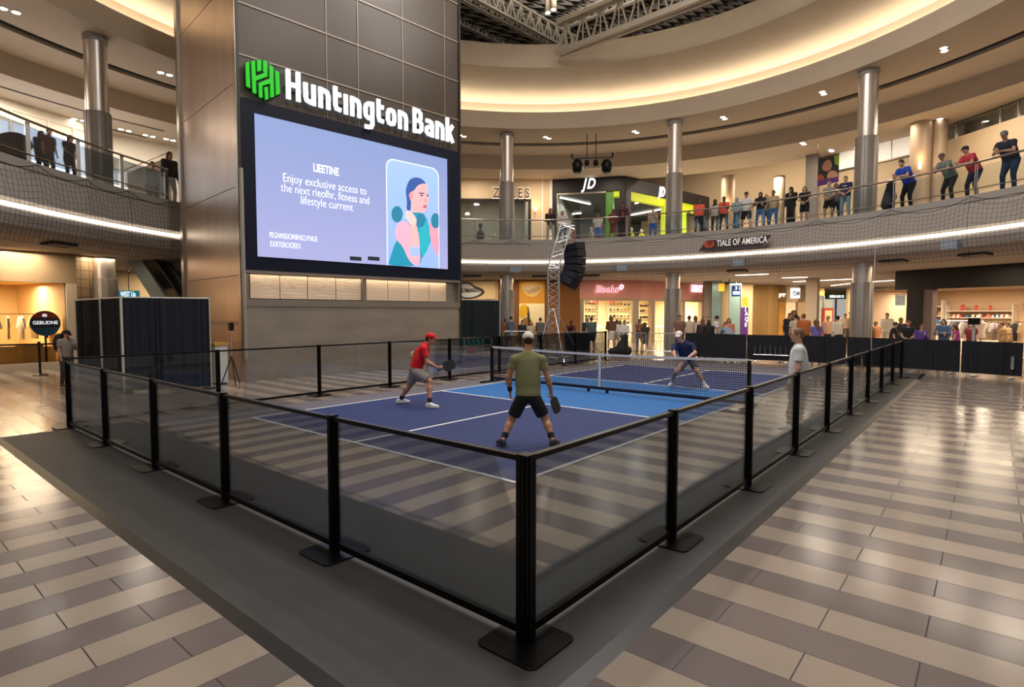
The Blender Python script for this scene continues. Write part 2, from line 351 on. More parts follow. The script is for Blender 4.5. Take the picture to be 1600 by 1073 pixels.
# rubber runners
for a, b, lab in (((-3.2, -2.35), (-1.45, 7.35), 'wide dark grey rubber runner under the front left glass barrier'), ((-1.45, -2.35), (16.6, -1.40), 'long dark grey rubber runner under the right-hand glass barrier')):
    t = thing('floor_mat', lab, 'mat', ((a[0]+b[0])/2, (a[1]+b[1])/2, 0), 'rubber runners round the court')
    MB().box((a[0]+(.05 if b[0] < 0 else 0), a[1]+.05, 0), (b[0]-(.05 if b[0] > 5 else 0), b[1]-.05, .012)).build('runner', rubber, t)
    e = MB()
    if b[0] > 5: e.prism([(0, 0), (.09, .014), (.09, 0)], (a[0], a[1]-.04, 0), (0, 1, 0), (0, 0, 1), (1, 0, 0), b[0]-a[0])
    else:
        e.prism([(0, 0), (.09, .014), (.09, 0)], (a[0]-.04, a[1], 0), (1, 0, 0), (0, 0, 1), (0, 1, 0), b[1]-a[1])
        e.prism([(0, 0), (.09, .014), (.09, 0)], (a[0], a[1]-.04, 0), (0, 1, 0), (0, 0, 1), (1, 0, 0), b[0]-a[0])
    e.build('edge_trim', rubber_e, t)
# ================================================================== GLASS BARRIERS
fglass = glassmat('barrier_glass', (.945, .955, .95), .8)
fpost = mat('barrier_post', '#161514', .35, .7)
def rrect(cx, cy, hx, hy, r, n=5):
    P = []
    for k, (sx, sy) in enumerate(((1, 1), (-1, 1), (-1, -1), (1, -1))):
        for i in range(n+1):
            a = math.pi/2*(k+i/n); P.append((cx+sx*(hx-r)+r*math.cos(a), cy+sy*(hy-r)+r*math.sin(a)))
    return P
def barrier(pts, label, H=1.065, skip_first=False, skip_last=False):
    t = thing('glass_barrier', label, 'barrier', (pts[0][0], pts[0][1], 0), 'black framed glass barriers round the court')
    for i, (x, y) in enumerate(pts):
        if (i == 0 and skip_first) or (i == len(pts)-1 and skip_last): continue
        corner = i == 0
        a = np.array(pts[min(i+1, len(pts)-1)]); b = np.array(pts[max(i-1, 0)]); d = (a-b)/np.linalg.norm(a-b)
        hw = .04 if corner else .030
        m = MB(); m.box((x-hw, y-hw, .02), (x+hw, y+hw, H+.01))
        for s in (-1, 1):                                             # raised flutes of the extrusion
            m.box((x+s*(hw+.003)-.006, y-hw*.55, .02), (x+s*(hw+.003)+.006, y-hw*.1, H)); m.box((x+s*(hw+.003)-.006, y+hw*.1, .02), (x+s*(hw+.003)+.006, y+hw*.55, H))
            m.box((x-hw*.55, y+s*(hw+.003)-.006, .02), (x-hw*.1, y+s*(hw+.003)+.006, H)); m.box((x+hw*.1, y+s*(hw+.003)-.006, .02), (x+hw*.55, y+s*(hw+.003)+.006, H))
        m.build('post', fpost, t)
        MB().prism(rrect(x, y, .205, .205, .05), (0, 0, .012), (1, 0, 0), (0, 1, 0), (0, 0, 1), .012).build('base_plate', fpost, t, bevel=.003)
    for (xa, ya), (xb, yb) in zip(pts[:-1], pts[1:]):
        a = np.array([xa, ya, 0]); b = np.array([xb, yb, 0]); d = (b-a)/np.linalg.norm(b-a)
        MB().bar(a+d*.03+[0, 0, H-.016], b-d*.03+[0, 0, H-.016], .042, .03).build('top_rail', fpost, t)
        MB().bar(a+d*.03+[0, 0, .075], b-d*.03+[0, 0, .075], .034, .045).build('bottom_rail', fpost, t)
        MB().bar(a+d*.03+[0, 0, (H+.07)/2], b-d*.03+[0, 0, (H+.07)/2], .008, H-.12).build('glass', fglass, t)
X0, Y0 = -2.2732, -1.9339
SA = [(X0, Y0+1.8874*k) for k in range(6)]
SB = [(X0, Y0)]+[(X0+1.8985*k, Y0) for k in range(1, 10)]
yc = SA[-1][1]
barrier(SA, 'front left run of black framed glass barrier, from the nearest corner post')
barrier(SB, 'right-hand run of black framed glass barrier going away from the nearest corner', skip_first=True)
SCc = [(X0, yc), (.08, yc+.05), (2.28, yc+.10), (4.25, yc+.12), (6.35, yc+.16), (8.5, yc+.2), (10.6, yc+.2), (12.7, yc+.2), (14.8, yc+.2)]
barrier(SCc, 'back run of black framed glass barrier in front of the bank tower', H=1.13, skip_first=True)
# ================================================================== NET
net = thing('pickleball_net', 'portable pickleball net with white top tape across the blue court', 'net', (6.705, 3.05, 0))
nx = 6.705
for y in (-.3, 6.4):
    MB().box((nx-.035, y-.03, .03), (nx+.035, y+.03, .93)).build('post', black, net)
    m = MB(); m.box((nx-.45, y-.03, .006), (nx+.45, y+.03, .04)); m.build('foot', black, net)
def ntop(y): return .865+.05*((y-3.05)/3.35)**2
m = MB(); ys = [-.27+6.64*i/40 for i in range(41)]
for a, b in zip(ys[:-1], ys[1:]): m.bar((nx, a, ntop(a)+.02), (nx, b, ntop(b)+.02), .012, .05)
m.build('top_tape', mat('net_tape', '#dcdcdc', .7), net)
m = MB(); n = 150
for i in range(n+1): y = -.27+6.64*i/n; m.tube([(nx, y, .11), (nx, y, ntop(y))], .0042, 3)
for j in range(18):
    f = j/17; m.tube([(nx, y, .11+(ntop(y)-.11)*f) for y in ys], .0042, 3)
m.build('mesh', mat('net_black', '#0c0c0e', .8), net)
MB().box((nx-.012, 3.02, .1), (nx+.012, 3.08, .87)).build('centre_strap', mat('net_tape', '#dcdcdc'), net)
MB().box((nx-.02, -.27, .075), (nx+.02, 6.37, .14)).build('bottom_bar', mat('net_bar', '#1b2030', .5, .3), net)
for y in (2.85, 3.35): MB().box((nx-.03, y-.02, .008), (nx+.03, y+.02, .08)).build('leg', black, net)
# ================================================================== BANK TOWER
PA = np.array([2.43, 11.48]); PANG = math.radians(-5.2); PD = np.array([math.cos(PANG), math.sin(PANG)]); PB = PA+PD*7.48
TW = WF(PA, PB)
tower = thing('media_tower', 'tall square bronze metal tower carrying the big screen', 'tower', (PA[0], PA[1], 0))
bronze = mat('bronze_panel', '#b5a090', .34, .75, var=.10, scale=1.5, stretch=(1, 1, .3)); tstone = mat('tower_base', '#a2978a', .36, .65, var=.14, scale=1.0, stretch=(.6, .6, 2.2)); brown = mat('tower_glass', '#40362d', .38, .15, var=.05, scale=1)
m = MB(); TW.box(m, 0, 7.48, 0, 2.03, -5.1, 0); m.build('base_panel', tstone, tower)
m = MB(); TW.box(m, 0.0, 7.48, 7.52, 19.5, -5.1, -.02); m.build('upper_panel', brown, tower)
m = MB(); TW.box(m, 0.0, 7.48, 2.03, 7.52, -5.1, -.16); m.build('core', brown, tower)
trimm = mat('tower_trim', '#8f8579', .4, .6)
m = MB(); TW.box(m, 0, 7.48, 2.03, 2.22, -.2, .04); m.build('band', trimm, tower)
m = MB(); TW.box(m, 0, 7.48, 2.92, 3.0, -.2, .05); TW.box(m, -.0, .07, 2.22, 2.92, -.2, .03); TW.box(m, 7.41, 7.48, 2.22, 2.92, -.2, .03); m.build('frame', trimm, tower)
ribl = mat('ribbed_lit', '#cbb49a', .55, .1)
N_ = ribl.node_tree; wv = N_.nodes.new('ShaderNodeTexWave'); wv.bands_direction = 'Z'; wv.inputs['Scale'].default_value = 9; wv.inputs['Distortion'].default_value = .6; wv.inputs['Detail Scale'].default_value = .5; tcn = N_.nodes.new('ShaderNodeTexCoord')
bpn = N_.nodes.new('ShaderNodeBump'); bpn.inputs['Strength'].default_value = .6; bpn.inputs['Distance'].default_value = .02
N_.links.new(tcn.outputs['Object'], wv.inputs['Vector']); N_.links.new(wv.outputs['Fac'], bpn.inputs['Height']); N_.links.new(bpn.outputs[0], N_.nodes['Principled BSDF'].inputs['Normal'])
us = [.30, 1.15, 2.0, 2.9, 3.75, 3.88, 4.72, 5.55, 6.4, 7.1]
us = [TW.u(px, -.1) for px in (391, 438, 481, 525, 565, 571, 606, 639, 670, 697)]
for a, b in zip(us[:-1], us[1:]):
    if b-a < .25: continue
    m = MB(); TW.box(m, a+.012, b-.012, 2.24, 2.91, -.14, -.09); m.build('ribbed_panel', ribl, tower)
for a_, b_, c_, d_ in ((us[4], us[5], -.14, -.02), (.07, us[0], -.16, -.12), (us[-1], 7.41, -.16, -.12)): m = MB(); TW.box(m, a_, b_, 2.22, 2.92, c_, d_); m.build('mullion', trimm, tower)
for a_, b_, e_ in ((us[0], us[4], 26), (us[5], us[-1], 26)): lamp('panel_lamp', 'AREA', TW.P((a_+b_)/2, 2.90, -.03), e_*.35, (1, .8, .6), b_-a_, (0, 0, PANG), .05)
# seams on the brown upper panels
m = MB()
for px in (517, 565, 633, 697): u = TW.u(px); TW.box(m, u-.012, u+.012, 7.54, 19, -.02, .0)
for z in (8.62, 9.95, 11.3, 12.6): TW.box(m, 0, 7.48, z-.02, z+.02, -.02, .004)
m.build('seam', mat('seam_brown', '#8a7c6e', .4, .4), tower)
m = MB(); TW.box(m, 7.46, 7.52, 0, 19.5, -5.1, .05); TW.box(m, -.04, .03, 3.0, 19.5, -.12, .06); m.build('corner_trim', mat('corner_dark', '#3b3530', .4, .5), tower)
# side face of the tower (left), bronze panels with joints
SIDE_N = -PD
sd = WF(PA-PD*.0+np.array([-TW.n[0], -TW.n[1]])*5.1, PA)
def sbox(m, u0, u1, z0, z1, o0, o1): 
    nn = np.array([-PD[0], -PD[1], 0]); c = [sd.A+sd.d*u+nn*o+np.array([0, 0, z]) for z in (z0, z1) for u, o in ((u0, o0), (u1, o0), (u1, o1), (u0, o1))]
    m.add(c, [(0, 3, 2, 1), (4, 5, 6, 7), (0, 1, 5, 4), (1, 2, 6, 5), (2, 3, 7, 6), (3, 0, 4, 7)])
for z0, z1 in ((0, 1.55), (1.6, 2.85), (2.87, 5.2), (5.22, 7.9), (7.92, 10.6), (10.62, 13.3), (13.32, 19.5)):
    m = MB(); sbox(m, .25, 4.95, z0, z1, .0, .03); m.build('side_panel', bronze, tower)
m = MB(); sbox(m, 0, .25, 0, 19.5, 0, .10); sbox(m, 4.93, 5.13, 0, 19.5, -.02, .07); m.build('edge_strip', mat('edge_steel', '#a09588', .3, .85), tower)
m = MB(); sbox(m, .3, 4.9, 1.5, 1.62, .03, .06); m.build('band', trimm, tower)
cg = TW.P(-.02, 0, .12); MB().tube([cg+[0, 0, z] for z in (.62, .66, 5.6, 5.64)], .055, 12).build('corner_guard', mat('guard_grey', '#a49c94', .35, .5), tower, True)
# screen -------------------------------------------------------------
scr = thing('led_screen', 'huge glowing lavender advertising screen in black frame on the bank tower', 'screen', tuple(TW.P(3.7, 3.0)))
m = MB(); TW.box(m, .02, 7.46, 3.0, 7.5, -.16, .06); m.build('bezel', mat('bezel_navy', '#0a1122', .6, spec=.2), scr)
U0, U1, Z0, Z1 = TW.u(405, .08), TW.u(700, .08), 3.37, 7.15
lav = bpy.data.materials.new('screen_image'); lav.use_nodes = True; NN = lav.node_tree.nodes; LL = lav.node_tree.links; bb = NN['Principled BSDF']
bb.inputs['Base Color'].default_value = (.02, .02, .03, 1); bb.inputs['Roughness'].default_value = .5
tc = NN.new('ShaderNodeTexCoord'); spx = NN.new('ShaderNodeSeparateXYZ'); LL.new(tc.outputs['Generated'], spx.inputs[0]); rmp = NN.new('ShaderNodeValToRGB'); LL.new(spx.outputs[2], rmp.inputs[0])
rmp.color_ramp.elements[0].color = (*hexc('#b5b7e8'), 1); rmp.color_ramp.elements[1].color = (*hexc('#8fa4d8'), 1)
LL.new(rmp.outputs[0], bb.inputs['Emission Color']); bb.inputs['Emission Strength'].default_value = 1.0
m = MB(); TW.box(m, U0, U1, Z0, Z1, .06, .085); m.build('display', lav, scr)
def flat(name, pts, colr, o, s=1.0):
    mt = glow('img_'+colr.strip('#'), colr, s); m = MB(); m.prism(pts, TW.P(0, 0, .085+o), np.append(PD, 0), (0, 0, 1), TW.n, .002); return m.build(name, mt, scr)
def pp(L, o=.09): return [(TW.u(px, o), TW.z(px, py, o)) for px, py in L]
def img(L):       # points taken in the zoomed crop of the picture card
    return pp([(590+x/5.645, 240+y/5.645) for x, y in L])
def smooth(P, it=2):
    for _ in range(it):
        P = [q for a, b in zip(P, P[1:]+P[:1]) for q in ((a[0]*.75+b[0]*.25, a[1]*.75+b[1]*.25), (a[0]*.25+b[0]*.75, a[1]*.25+b[1]*.75))]
    return P
card = rrect((TW.u(606, .09)+TW.u(687, .09))/2, 0, (TW.u(687, .09)-TW.u(606, .09))/2, 0, 0, 1)
ca, cb = TW.u(607, .09), TW.u(686, .09); zt = 6.72
cardp = [(ca, Z0), (cb, Z0)]+[(cb-.28+.28*math.sin(a), zt-.28+.28*math.cos(a)) for a in [math.pi/2*(1-i/6) for i in range(7)]]+[(ca+.28-.28*math.sin(a), zt-.28+.28*math.cos(a)) for a in [math.pi/2*i/6 for i in range(7)]]
flat('picture_border', [(c[0]+(.03 if c[0] > (ca+cb)/2 else -.03), c[1]+(.03 if c[1] > 5 else 0)) for c in cardp], '#cfe6f6', .0015); flat('picture_card', cardp, '#86a2d6', .004)
flat('hair', smooth(img([(262, 300), (290, 230), (345, 207), (405, 225), (440, 270), (400, 300), (320, 360), (300, 440), (300, 505), (262, 500), (270, 420), (258, 350)])), '#2b4a86', .007)
flat('face', smooth(img([(330, 330), (365, 275), (430, 262), (455, 300), (448, 350), (462, 425), (444, 440), (440, 485), (415, 522), (370, 520), (300, 520), (312, 440), (284, 380), (290, 345)])), '#d59a9c', .010)
flat('torso', smooth(img([(300, 520), (380, 520), (430, 540), (475, 700), (468, 800), (400, 900), (370, 990), (95, 990), (110, 930), (170, 760), (250, 700)]), 1), '#17809a', .009)
flat('top_shade', smooth(img([(360, 640), (430, 560), (468, 700), (455, 830), (385, 940)]), 1), '#1f9aa8', .0115)
flat('shoulder', smooth(img([(165, 640), (215, 590), (300, 620), (330, 760), (385, 880), (370, 985), (330, 990), (270, 930), (230, 820), (160, 750)])), '#e39aae', .012)
flat('forearm', smooth(img([(295, 620), (350, 600), (385, 870), (330, 960), (285, 900), (300, 740)])), '#eba0a2', .014)
flat('far_arm', smooth(img([(455, 580), (495, 660), (543, 640), (543, 930), (500, 850), (470, 770)]), 1), '#c98a9e', .011)
for c in ((180, 535, 50, 72), (385, 590, 40, 60), (515, 592, 40, 68)): flat('dumbbell', smooth(img([(min(c[0]+c[2]*math.cos(a), 543), c[1]+c[3]*math.sin(a)) for a in [2*math.pi*i/16 for i in range(16)]]), 1), '#1d6d88', .013)
flat('dumbbell_bar', img([(220, 545), (360, 575), (360, 600), (220, 570)]), '#8fb2c8', .0125)
flat('hand', smooth(img([(245, 510), (290, 505), (345, 560), (352, 620), (300, 640), (265, 580)])), '#f0b0ae', .016)
flat('wrist_tape', img([(288, 822), (368, 822), (368, 905), (292, 905)]), '#8fa8d8', .0165)
flat('ear', smooth(img([(284, 345), (312, 342), (322, 375), (306, 408), (292, 400)])), '#c07f84', .0125)
flat('eyebrow', img([(374, 345), (420, 348), (420, 358), (374, 356)]), '#3a3350', .0125); flat('eyebrow', img([(440, 358), (455, 366), (455, 374), (440, 368)]), '#3a3350', .0125)
flat('eye', smooth(img([(380, 370), (395, 362), (412, 372), (396, 380)]), 1), '#35314a', .0125); flat('eye', smooth(img([(440, 376), (447, 370), (455, 378), (447, 384)]), 1), '#35314a', .0125)
flat('lips', smooth(img([(404, 460), (432, 452), (444, 468), (430, 484), (408, 476)])), '#b04a62', .0125)
flat('nose', smooth(img([(428, 385), (442, 420), (436, 434), (418, 430)])), '#c0808a', .0125)
# lettering ----------------------------------------------------------
DG = bpy.context.evaluated_depsgraph_get
def text(name, s, matl, o, ax, az, an, width=None, height=None, ext=.01, off=0., parent=None, align='LEFT', shear=0., spacing=1.):
    """Text turned into one mesh; o origin (left end of the baseline), ax right, az up, an outwards"""
    cu = bpy.data.curves.new(name, 'FONT'); cu.body = s; cu.extrude = ext; cu.offset = off; cu.shear = shear; cu.space_character = spacing; cu.resolution_u = 4
    to = bpy.data.objects.new(name, cu); COL.objects.link(to); bpy.context.view_layer.update()
    me = bpy.data.meshes.new_from_object(to.evaluated_get(DG())); bpy.data.objects.remove(to)
    n = len(me.vertices); co = np.empty(n*3); me.vertices.foreach_get('co', co); co = co.reshape(-1, 3)
    x0, x1 = co[:, 0].min(), co[:, 0].max(); capz = .69
    sx = sy = 1.
    if height: sy = height/capz; sx = sy
    if width: sx = width/(x1-x0)
    if width and not height: sy = sx
    x = (co[:, 0]-x0)*sx; y = co[:, 1]*sy; z = co[:, 2]
    if align == 'CENTER': x -= (x1-x0)*sx/2
    o, ax, az, an = [np.array(q, float) for q in (o, ax, az, an)]; base = np.array(parent.location) if parent is not None else 0
    w_ = o-base+x[:, None]*ax+y[:, None]*az+(z+ext)[:, None]*an
    me.vertices.foreach_set('co', w_.ravel()); me.materials.clear(); me.materials.append(matl); me.update()
    ob = bpy.data.objects.new(name, me); COL.objects.link(ob)
    if parent is not None: ob.parent = parent
    return ob
PD3 = np.append(PD, 0); Zz = np.array([0, 0, 1.])
imgw = glow('img_white', '#f4f7ff', 1.15)
def stext(s, pxa, pxb, pyc_a, h, off=.0, align='LEFT', m_=imgw, nm='caption'):
    u0, u1 = TW.u(pxa, .09), TW.u(pxb, .09); return text(nm, s, m_, TW.P(u0, TW.z(pxa, pyc_a, .09), .086), PD3, Zz, TW.n, u1-u0, h, .002, off-.012, scr)
stext('LIEETINE', 494, 533, 268, .22, .03)
stext('Enjoy exclusive access to', 447, 575, 284, .235)
stext('the next rieolhr, fitness and', 443, 579, 299, .235)
stext('lifestyle current', 474, 554, 319, .235)
stext('PEGNNSEIOINIHSCLPHIUE', 424, 498, 371, .15); stext('EXRTEROOEEX', 425, 472, 385, .15)
for px in (557, 585):
    a = TW.u(px-9, .09); b = TW.u(px+9, .09); z = TW.z(px, 404, .09); flat('button', [(a, z-.06), (b, z-.06), (b, z+.06), (a, z+.06)], '#20222c', .002, .4)
# bank sign ----------------------------------------------------------
sg = thing('bank_sign', 'big lit white bank lettering with green hexagon logo above the screen', 'sign', tuple(TW.P(.4, 7.6, .05)))
signw = glow('sign_white', '#dfeaf0', .8); signg = glow('sign_green', '#0cae0c', .5); signd = mat('sign_return', '#20262c', .5)
so = .16
def stroke(m, pts, w, tr):                # one thick pen stroke with mitred corners, pushed out from the wall
    P = [np.array(q, float) for q in pts]; n = len(P); closed = np.allclose(P[0], P[-1]); Lf, Rg = [], []
    for i in range(n):
        a = P[i]-P[i-1] if i else (P[-1]-P[-2] if closed else P[1]-P[0]); b = P[i+1]-P[i] if i < n-1 else (P[1]-P[0] if closed else P[-1]-P[-2])
        a = a/np.linalg.norm(a); b = b/np.linalg.norm(b); t = a+b; t /= np.linalg.norm(t); nn = np.array([-t[1], t[0]]); k = min(1.6, 1/max(.35, float(nn@np.array([-a[1], a[0]]))))
        Lf.append(P[i]+nn*w/2*k); Rg.append(P[i]-nn*w/2*k)
    V = [tr(q, e) for e in (0, 1) for q in Lf+Rg]; F = []
    for i in range(n-1):
        F += [(i, i+1, n+i+1, n+i), (2*n+i, 3*n+i, 3*n+i+1, 2*n+i+1), (i, 2*n+i, 2*n+i+1, i+1), (n+i, n+i+1, 3*n+i+1, 3*n+i)]
    F += [(0, n, 3*n, 2*n), (n-1, 3*n-1, 4*n-1, 2*n-1)]; m.add(V, F)
GL = {'H': (.51, [[(.09, 0), (.09, .88)], [(.42, 0), (.42, .88)], [(.09, .45), (.42, .45)]]), 'u': (.445, [[(.085, .64), (.085, .22), (.12, .12), (.22, .085), (.36, .085)], [(.36, .64), (.36, 0)]]),
      'n': (.445, [[(.085, 0), (.085, .64)], [(.085, .555), (.22, .555), (.32, .52), (.36, .42), (.36, 0)]]), 't': (.33, [[(.10, .80), (.10, .22), (.14, .11), (.31, .085)], [(.10, .56), (.31, .56)]]), 'i': (.17, [[(.085, 0), (.085, .64)]]),
      'g': (.445, [[(.36, .085), (.2, .085), (.11, .14), (.085, .25), (.085, .39), (.12, .5), (.2, .555), (.36, .555)], [(.36, .64), (.36, -.10), (.31, -.19), (.2, -.215), (.05, -.215)]]),
      'o': (.445, [[(.085, .32), (.085, .43), (.13, .53), (.2225, .555), (.32, .53), (.36, .43), (.36, .21), (.32, .11), (.2225, .085), (.13, .11), (.085, .21), (.085, .32)]]),
      'B': (.50, [[(.09, 0), (.09, .88)], [(.09, .795), (.30, .795), (.38, .73), (.38, .55), (.30, .46), (.09, .46)], [(.25, .46), (.33, .45), (.415, .38), (.415, .17), (.33, .085), (.09, .085)]]),
      'a': (.445, [[(.05, .555), (.24, .555), (.33, .52), (.36, .42), (.36, 0)], [(.36, .34), (.17, .34), (.085, .28), (.085, .15), (.16, .085), (.36, .085)]]), 'k': (.44, [[(.085, 0), (.085, .88)], [(.10, .27), (.36, .64)], [(.17, .36), (.37, 0)]])}
def word(s, pxa, pxb, pya):
    u0, u1 = TW.u(pxa, so), TW.u(pxb, so); zb = TW.z(455, 155.5, so); zc = TW.z(455, 109, so); tot = sum(GL[c][0] for c in s)+.075*(len(s)-1); kx = (u1-u0)/tot; kz = (zc-zb)/.88; u = u0
    for c in s:
        m = MB()
        for st_ in GL[c][1]: stroke(m, [(q[0]*kx, q[1]*kz) for q in st_], .148*kx, lambda q, e, u=u: TW.P(u+q[0], zb+q[1], so-.06+.06*e))
        m.build('letter', signw, sg); u += (GL[c][0]+.075)*kx
word('Huntington', 454, 641, 0); word('Bank', 648, 712, 0)
def glogo(L): return [(TW.u(380+x/8.889, so), TW.z(380+x/8.889, 80+y/8.889, so)) for x, y in L]
for L in ([(118, 185), (165, 170), (170, 530), (120, 505)], [(195, 165), (245, 152), (250, 370), (375, 320), (355, 300), (355, 145), (408, 165), (410, 370), (250, 430), (252, 610), (205, 590)],
          [(275, 145), (328, 140), (328, 290), (275, 305)], [(440, 215), (490, 240), (492, 650), (445, 660), (445, 465), (335, 500), (335, 668), (290, 650), (290, 460), (440, 400)],
          [(518, 285), (568, 310), (575, 605), (522, 630)], [(365, 520), (412, 510), (415, 680), (375, 695)]):
    m = MB(); m.prism(glogo(L), TW.P(0, 0, so-.05), PD3, (0, 0, 1), TW.n, .06); m.build('logo', signg, sg)
m = MB(); m.prism([(TW.u(380+x/8.889), TW.z(380+x/8.889, 80+y/8.889)) for x, y in ((112, 180), (330, 132), (580, 300), (582, 610), (380, 700), (112, 510))], TW.P(0, 0, .01), PD3, (0, 0, 1), TW.n, .05); m.build('backing', signd, sg)
m = MB(); TW.box(m, TW.u(452), TW.u(700), 8.0, 8.12, 0, .11); m.build('raceway', mat('raceway', '#574a40', .5), sg)
# ================================================================== SHOP FRONTS, UPPER LEVEL (floor at 5.65, ceiling at 10.62)
ZF, ZC = 5.66, 10.62
def ringp(px, d): return rp(hit(px, d), d)
def R_(W, mb, pa, pb, ya, yb, o0=0., o1=.05):      # box on wall W spanning photo columns pa..pb, rows ya(top)..yb(bottom)
    pm = (pa+pb)/2; z1 = W.z(pm, ya, o1) if ya is not None else None; z0 = W.z(pm, yb, o1)
    W.box(mb, W.u(pa, o1), W.u(pb, o1), z0, z1, o0, o1); return mb
brass = mat('door_frame', '#8b8174', .35, .8); darkbrown = mat('dark_fascia', '#1b1512', .5, spec=.3); wallcream = mat('wall_cream', '#cfb795', .8, var=.03, scale=1)
shopglass = glassmat('shop_glass', (.92, .93, .92), .8)
greyw = mat('shop_grey', '#8d8a82', .8); shopfloor = mat('shop_floor', '#a89478', .3); whitew = mat('shop_white', '#e6ddcc', .7)
lglow = glow('shop_light', (1., .93, .8), 9)
def room(W, u0, u1, z0, z1, depth, wall, ceil, flr, e, nl=3, lc=(1, .88, .7), name='wall_shop'):
    """open shop interior behind the shop front W; a real box of a room with ceiling lamps"""
    m = MB(); W.box(m, u0, u1, z0, z1, -depth-.1, -depth); struct(m, name, wall)
    m = MB(); W.box(m, u0-.1, u0, z0, z1, -depth, -.1); struct(m, name, wall)
    m = MB(); W.box(m, u1, u1+.1, z0, z1, -depth, -.1); struct(m, name, wall)
    m = MB(); W.box(m, u0, u1, z1, z1+.05, -depth, -.1); struct(m, 'ceiling', ceil)
    m = MB(); W.box(m, u0, u1, z0, z0+.01, -depth, -.1); struct(m, 'floor', flr)
    for i in range(nl):
        q = W.P(u0+(u1-u0)*(i+.5)/nl, z1-.08, -depth*.45); ang = math.atan2(W.d[1], W.d[0])
        lamp('shop_lamp', 'AREA', q, e/nl, lc, 1.2, (0, 0, ang), .5)
def tmesh(m, name, mt, label, cat, group=None, **k): return setp(m.build(name, mt, **k), label, cat, group)
goods_m = [mat('goods_dark', '#3a2d28', .5), mat('goods_tan', '#a9804e', .6), mat('goods_red', '#c23a2a', .5), mat('goods_white', '#e8e2d6', .6), mat('goods_blue', '#3a6fa0', .5)]
def shelf(W, u0, u1, zlist, o, label, deep=.3, col=whitew, group=None):
    t = thing('shelf_unit', label, 'shelf', tuple(W.P((u0+u1)/2, 0, o)), group)
    m = MB(); W.box(m, u0, u1, 0.014, zlist[0]-.03, o, o+deep); m.build('cabinet', col, t)
    for z in zlist: m = MB(); W.box(m, u0, u1, z-.03, z, o, o+deep); m.build('shelf', col, t)
    m = MB(); W.box(m, u0-.03, u0, .014, zlist[-1]+.3, o, o+deep); m.build('upright', col, t); m = MB(); W.box(m, u1, u1+.03, .014, zlist[-1]+.3, o, o+deep); m.build('upright', col, t)
def goods(W, u0, u1, z, o, n, mats, name, label, group, sz=(.12, .1, .12), floor_=0):
    proto = {}
    for i in range(n):
        k = mats[i % len(mats)] if floor_ else random.choice(mats)
        u = u0+(u1-u0)*(i+.5)/n; s = random.uniform(.75, 1.2); q = W.P(u, z+.004, o)
        if k not in proto:
            m = MB(); a, b, c = sz; m.box((-a/2, -b/2, 0), (a/2, b/2, c*.7)); m.lathe((0, 0, c*.7), [(a*.42, 0), (a*.3, c*.2), (a*.12, c*.3)], 8)
            ob = m.build(name, goods_m[k]); proto[k] = ob
        else: ob = proto[k].copy(); COL.objects.link(ob)
        ob.location = tuple(q); ob.scale = (s, s, s); setp(ob, label, 'goods', group)
# ---- jewellery shop
WJ = WF(ringp(690, 8.0), ringp(862, 7.9))
jw = thing('storefront', 'cream jewellery shop front with wide display window behind the steel column', 'shop front', tuple(WJ.P(2, ZF)))
m = MB(); uA, uB = WJ.u(722), WJ.u(828); zt = WJ.z(775, 313)
WJ.box(m, 0, WJ.L, zt, ZC, -.3, 0); WJ.box(m, uB, WJ.L, ZF, zt, -.3, 0); m.build('wall_panel', wallcream, jw)
m = MB(); WJ.box(m, uB-.12, uB+.06, ZF, zt, -.1, .04); WJ.box(m, 0, uB+.06, zt-.04, zt+.1, -.1, .04); m.build('window_frame', darkbrown, jw)
m = MB(); WJ.box(m, WJ.u(846), WJ.u(848), ZF, ZC, 0, .04); WJ.box(m, WJ.u(858), WJ.u(862), ZF, ZC, 0, .10); m.build('pilaster', whitew, jw)
m = MB(); WJ.box(m, 0, uB-.1, ZF, zt, -.06, -.04); m.build('window_glass', shopglass, jw)
text('lettering', 'ZALES', mat('letter_brown', '#4a2a22', .5), WJ.P(WJ.u(770), WJ.z(770, 309), .10), WJ.d, Zz, WJ.n, WJ.u(827)-WJ.u(770), .62, .03, .012, jw, spacing=1.35)
text('letter_glow', 'ZALES', glow('letter_white', '#fff3df', 1.1), WJ.P(WJ.u(770)-.03, WJ.z(770, 309)-.025, .05), WJ.d, Zz, WJ.n, WJ.u(827)-WJ.u(770)+.06, .67, .015, .03, jw, spacing=1.35)
room(WJ, 0, uB, ZF, ZC-.3, 6, greyw, whitew, shopfloor, 260, 2)
q = WJ.P(WJ.u(836), WJ.z(836, 327), .12)
sc = thing('wall_sconce', 'small warm uplighter on the cream pier between the two upper shops', 'light', tuple(q))
MB().lathe(q, [(.03, -.18), (.11, -.02), (.17, .12)], 14).build('shade', glow('sconce', (1., .62, .22), 5), sc, True); MB().lathe(q, [(.05, -.24), (.05, -.17)], 10).build('bracket', brass, sc)
lamp('sconce_lamp', 'POINT', q+np.append(WJ.n[:2]*.25, .25), 14, (1, .6, .25), .08)
pn = thing('pendant_light', 'small pendant lamp seen through the jewellery shop window', 'light', tuple(WJ.P(WJ.u(731, -2), WJ.z(731, 333, -2), -2)))
q = np.array(pn.location); MB().tube([q, q+[0, 0, 1.7]], .012, 5).build('cord', black, pn); MB().lathe(q, [(.16, -.1), (.14, 0), (.03, .06)], 12).build('shade', glow('lamp_glow2', (1, .95, .85), 5), pn)
pb_ = tmesh(MB().lathe(WJ.P(WJ.u(773, -.9), ZF, -.9), [(.5, 0), (.5, .42), (.0, .43)], 20), 'display_plinth', whitew, 'white round plinth inside the jewellery shop window', 'plinth')
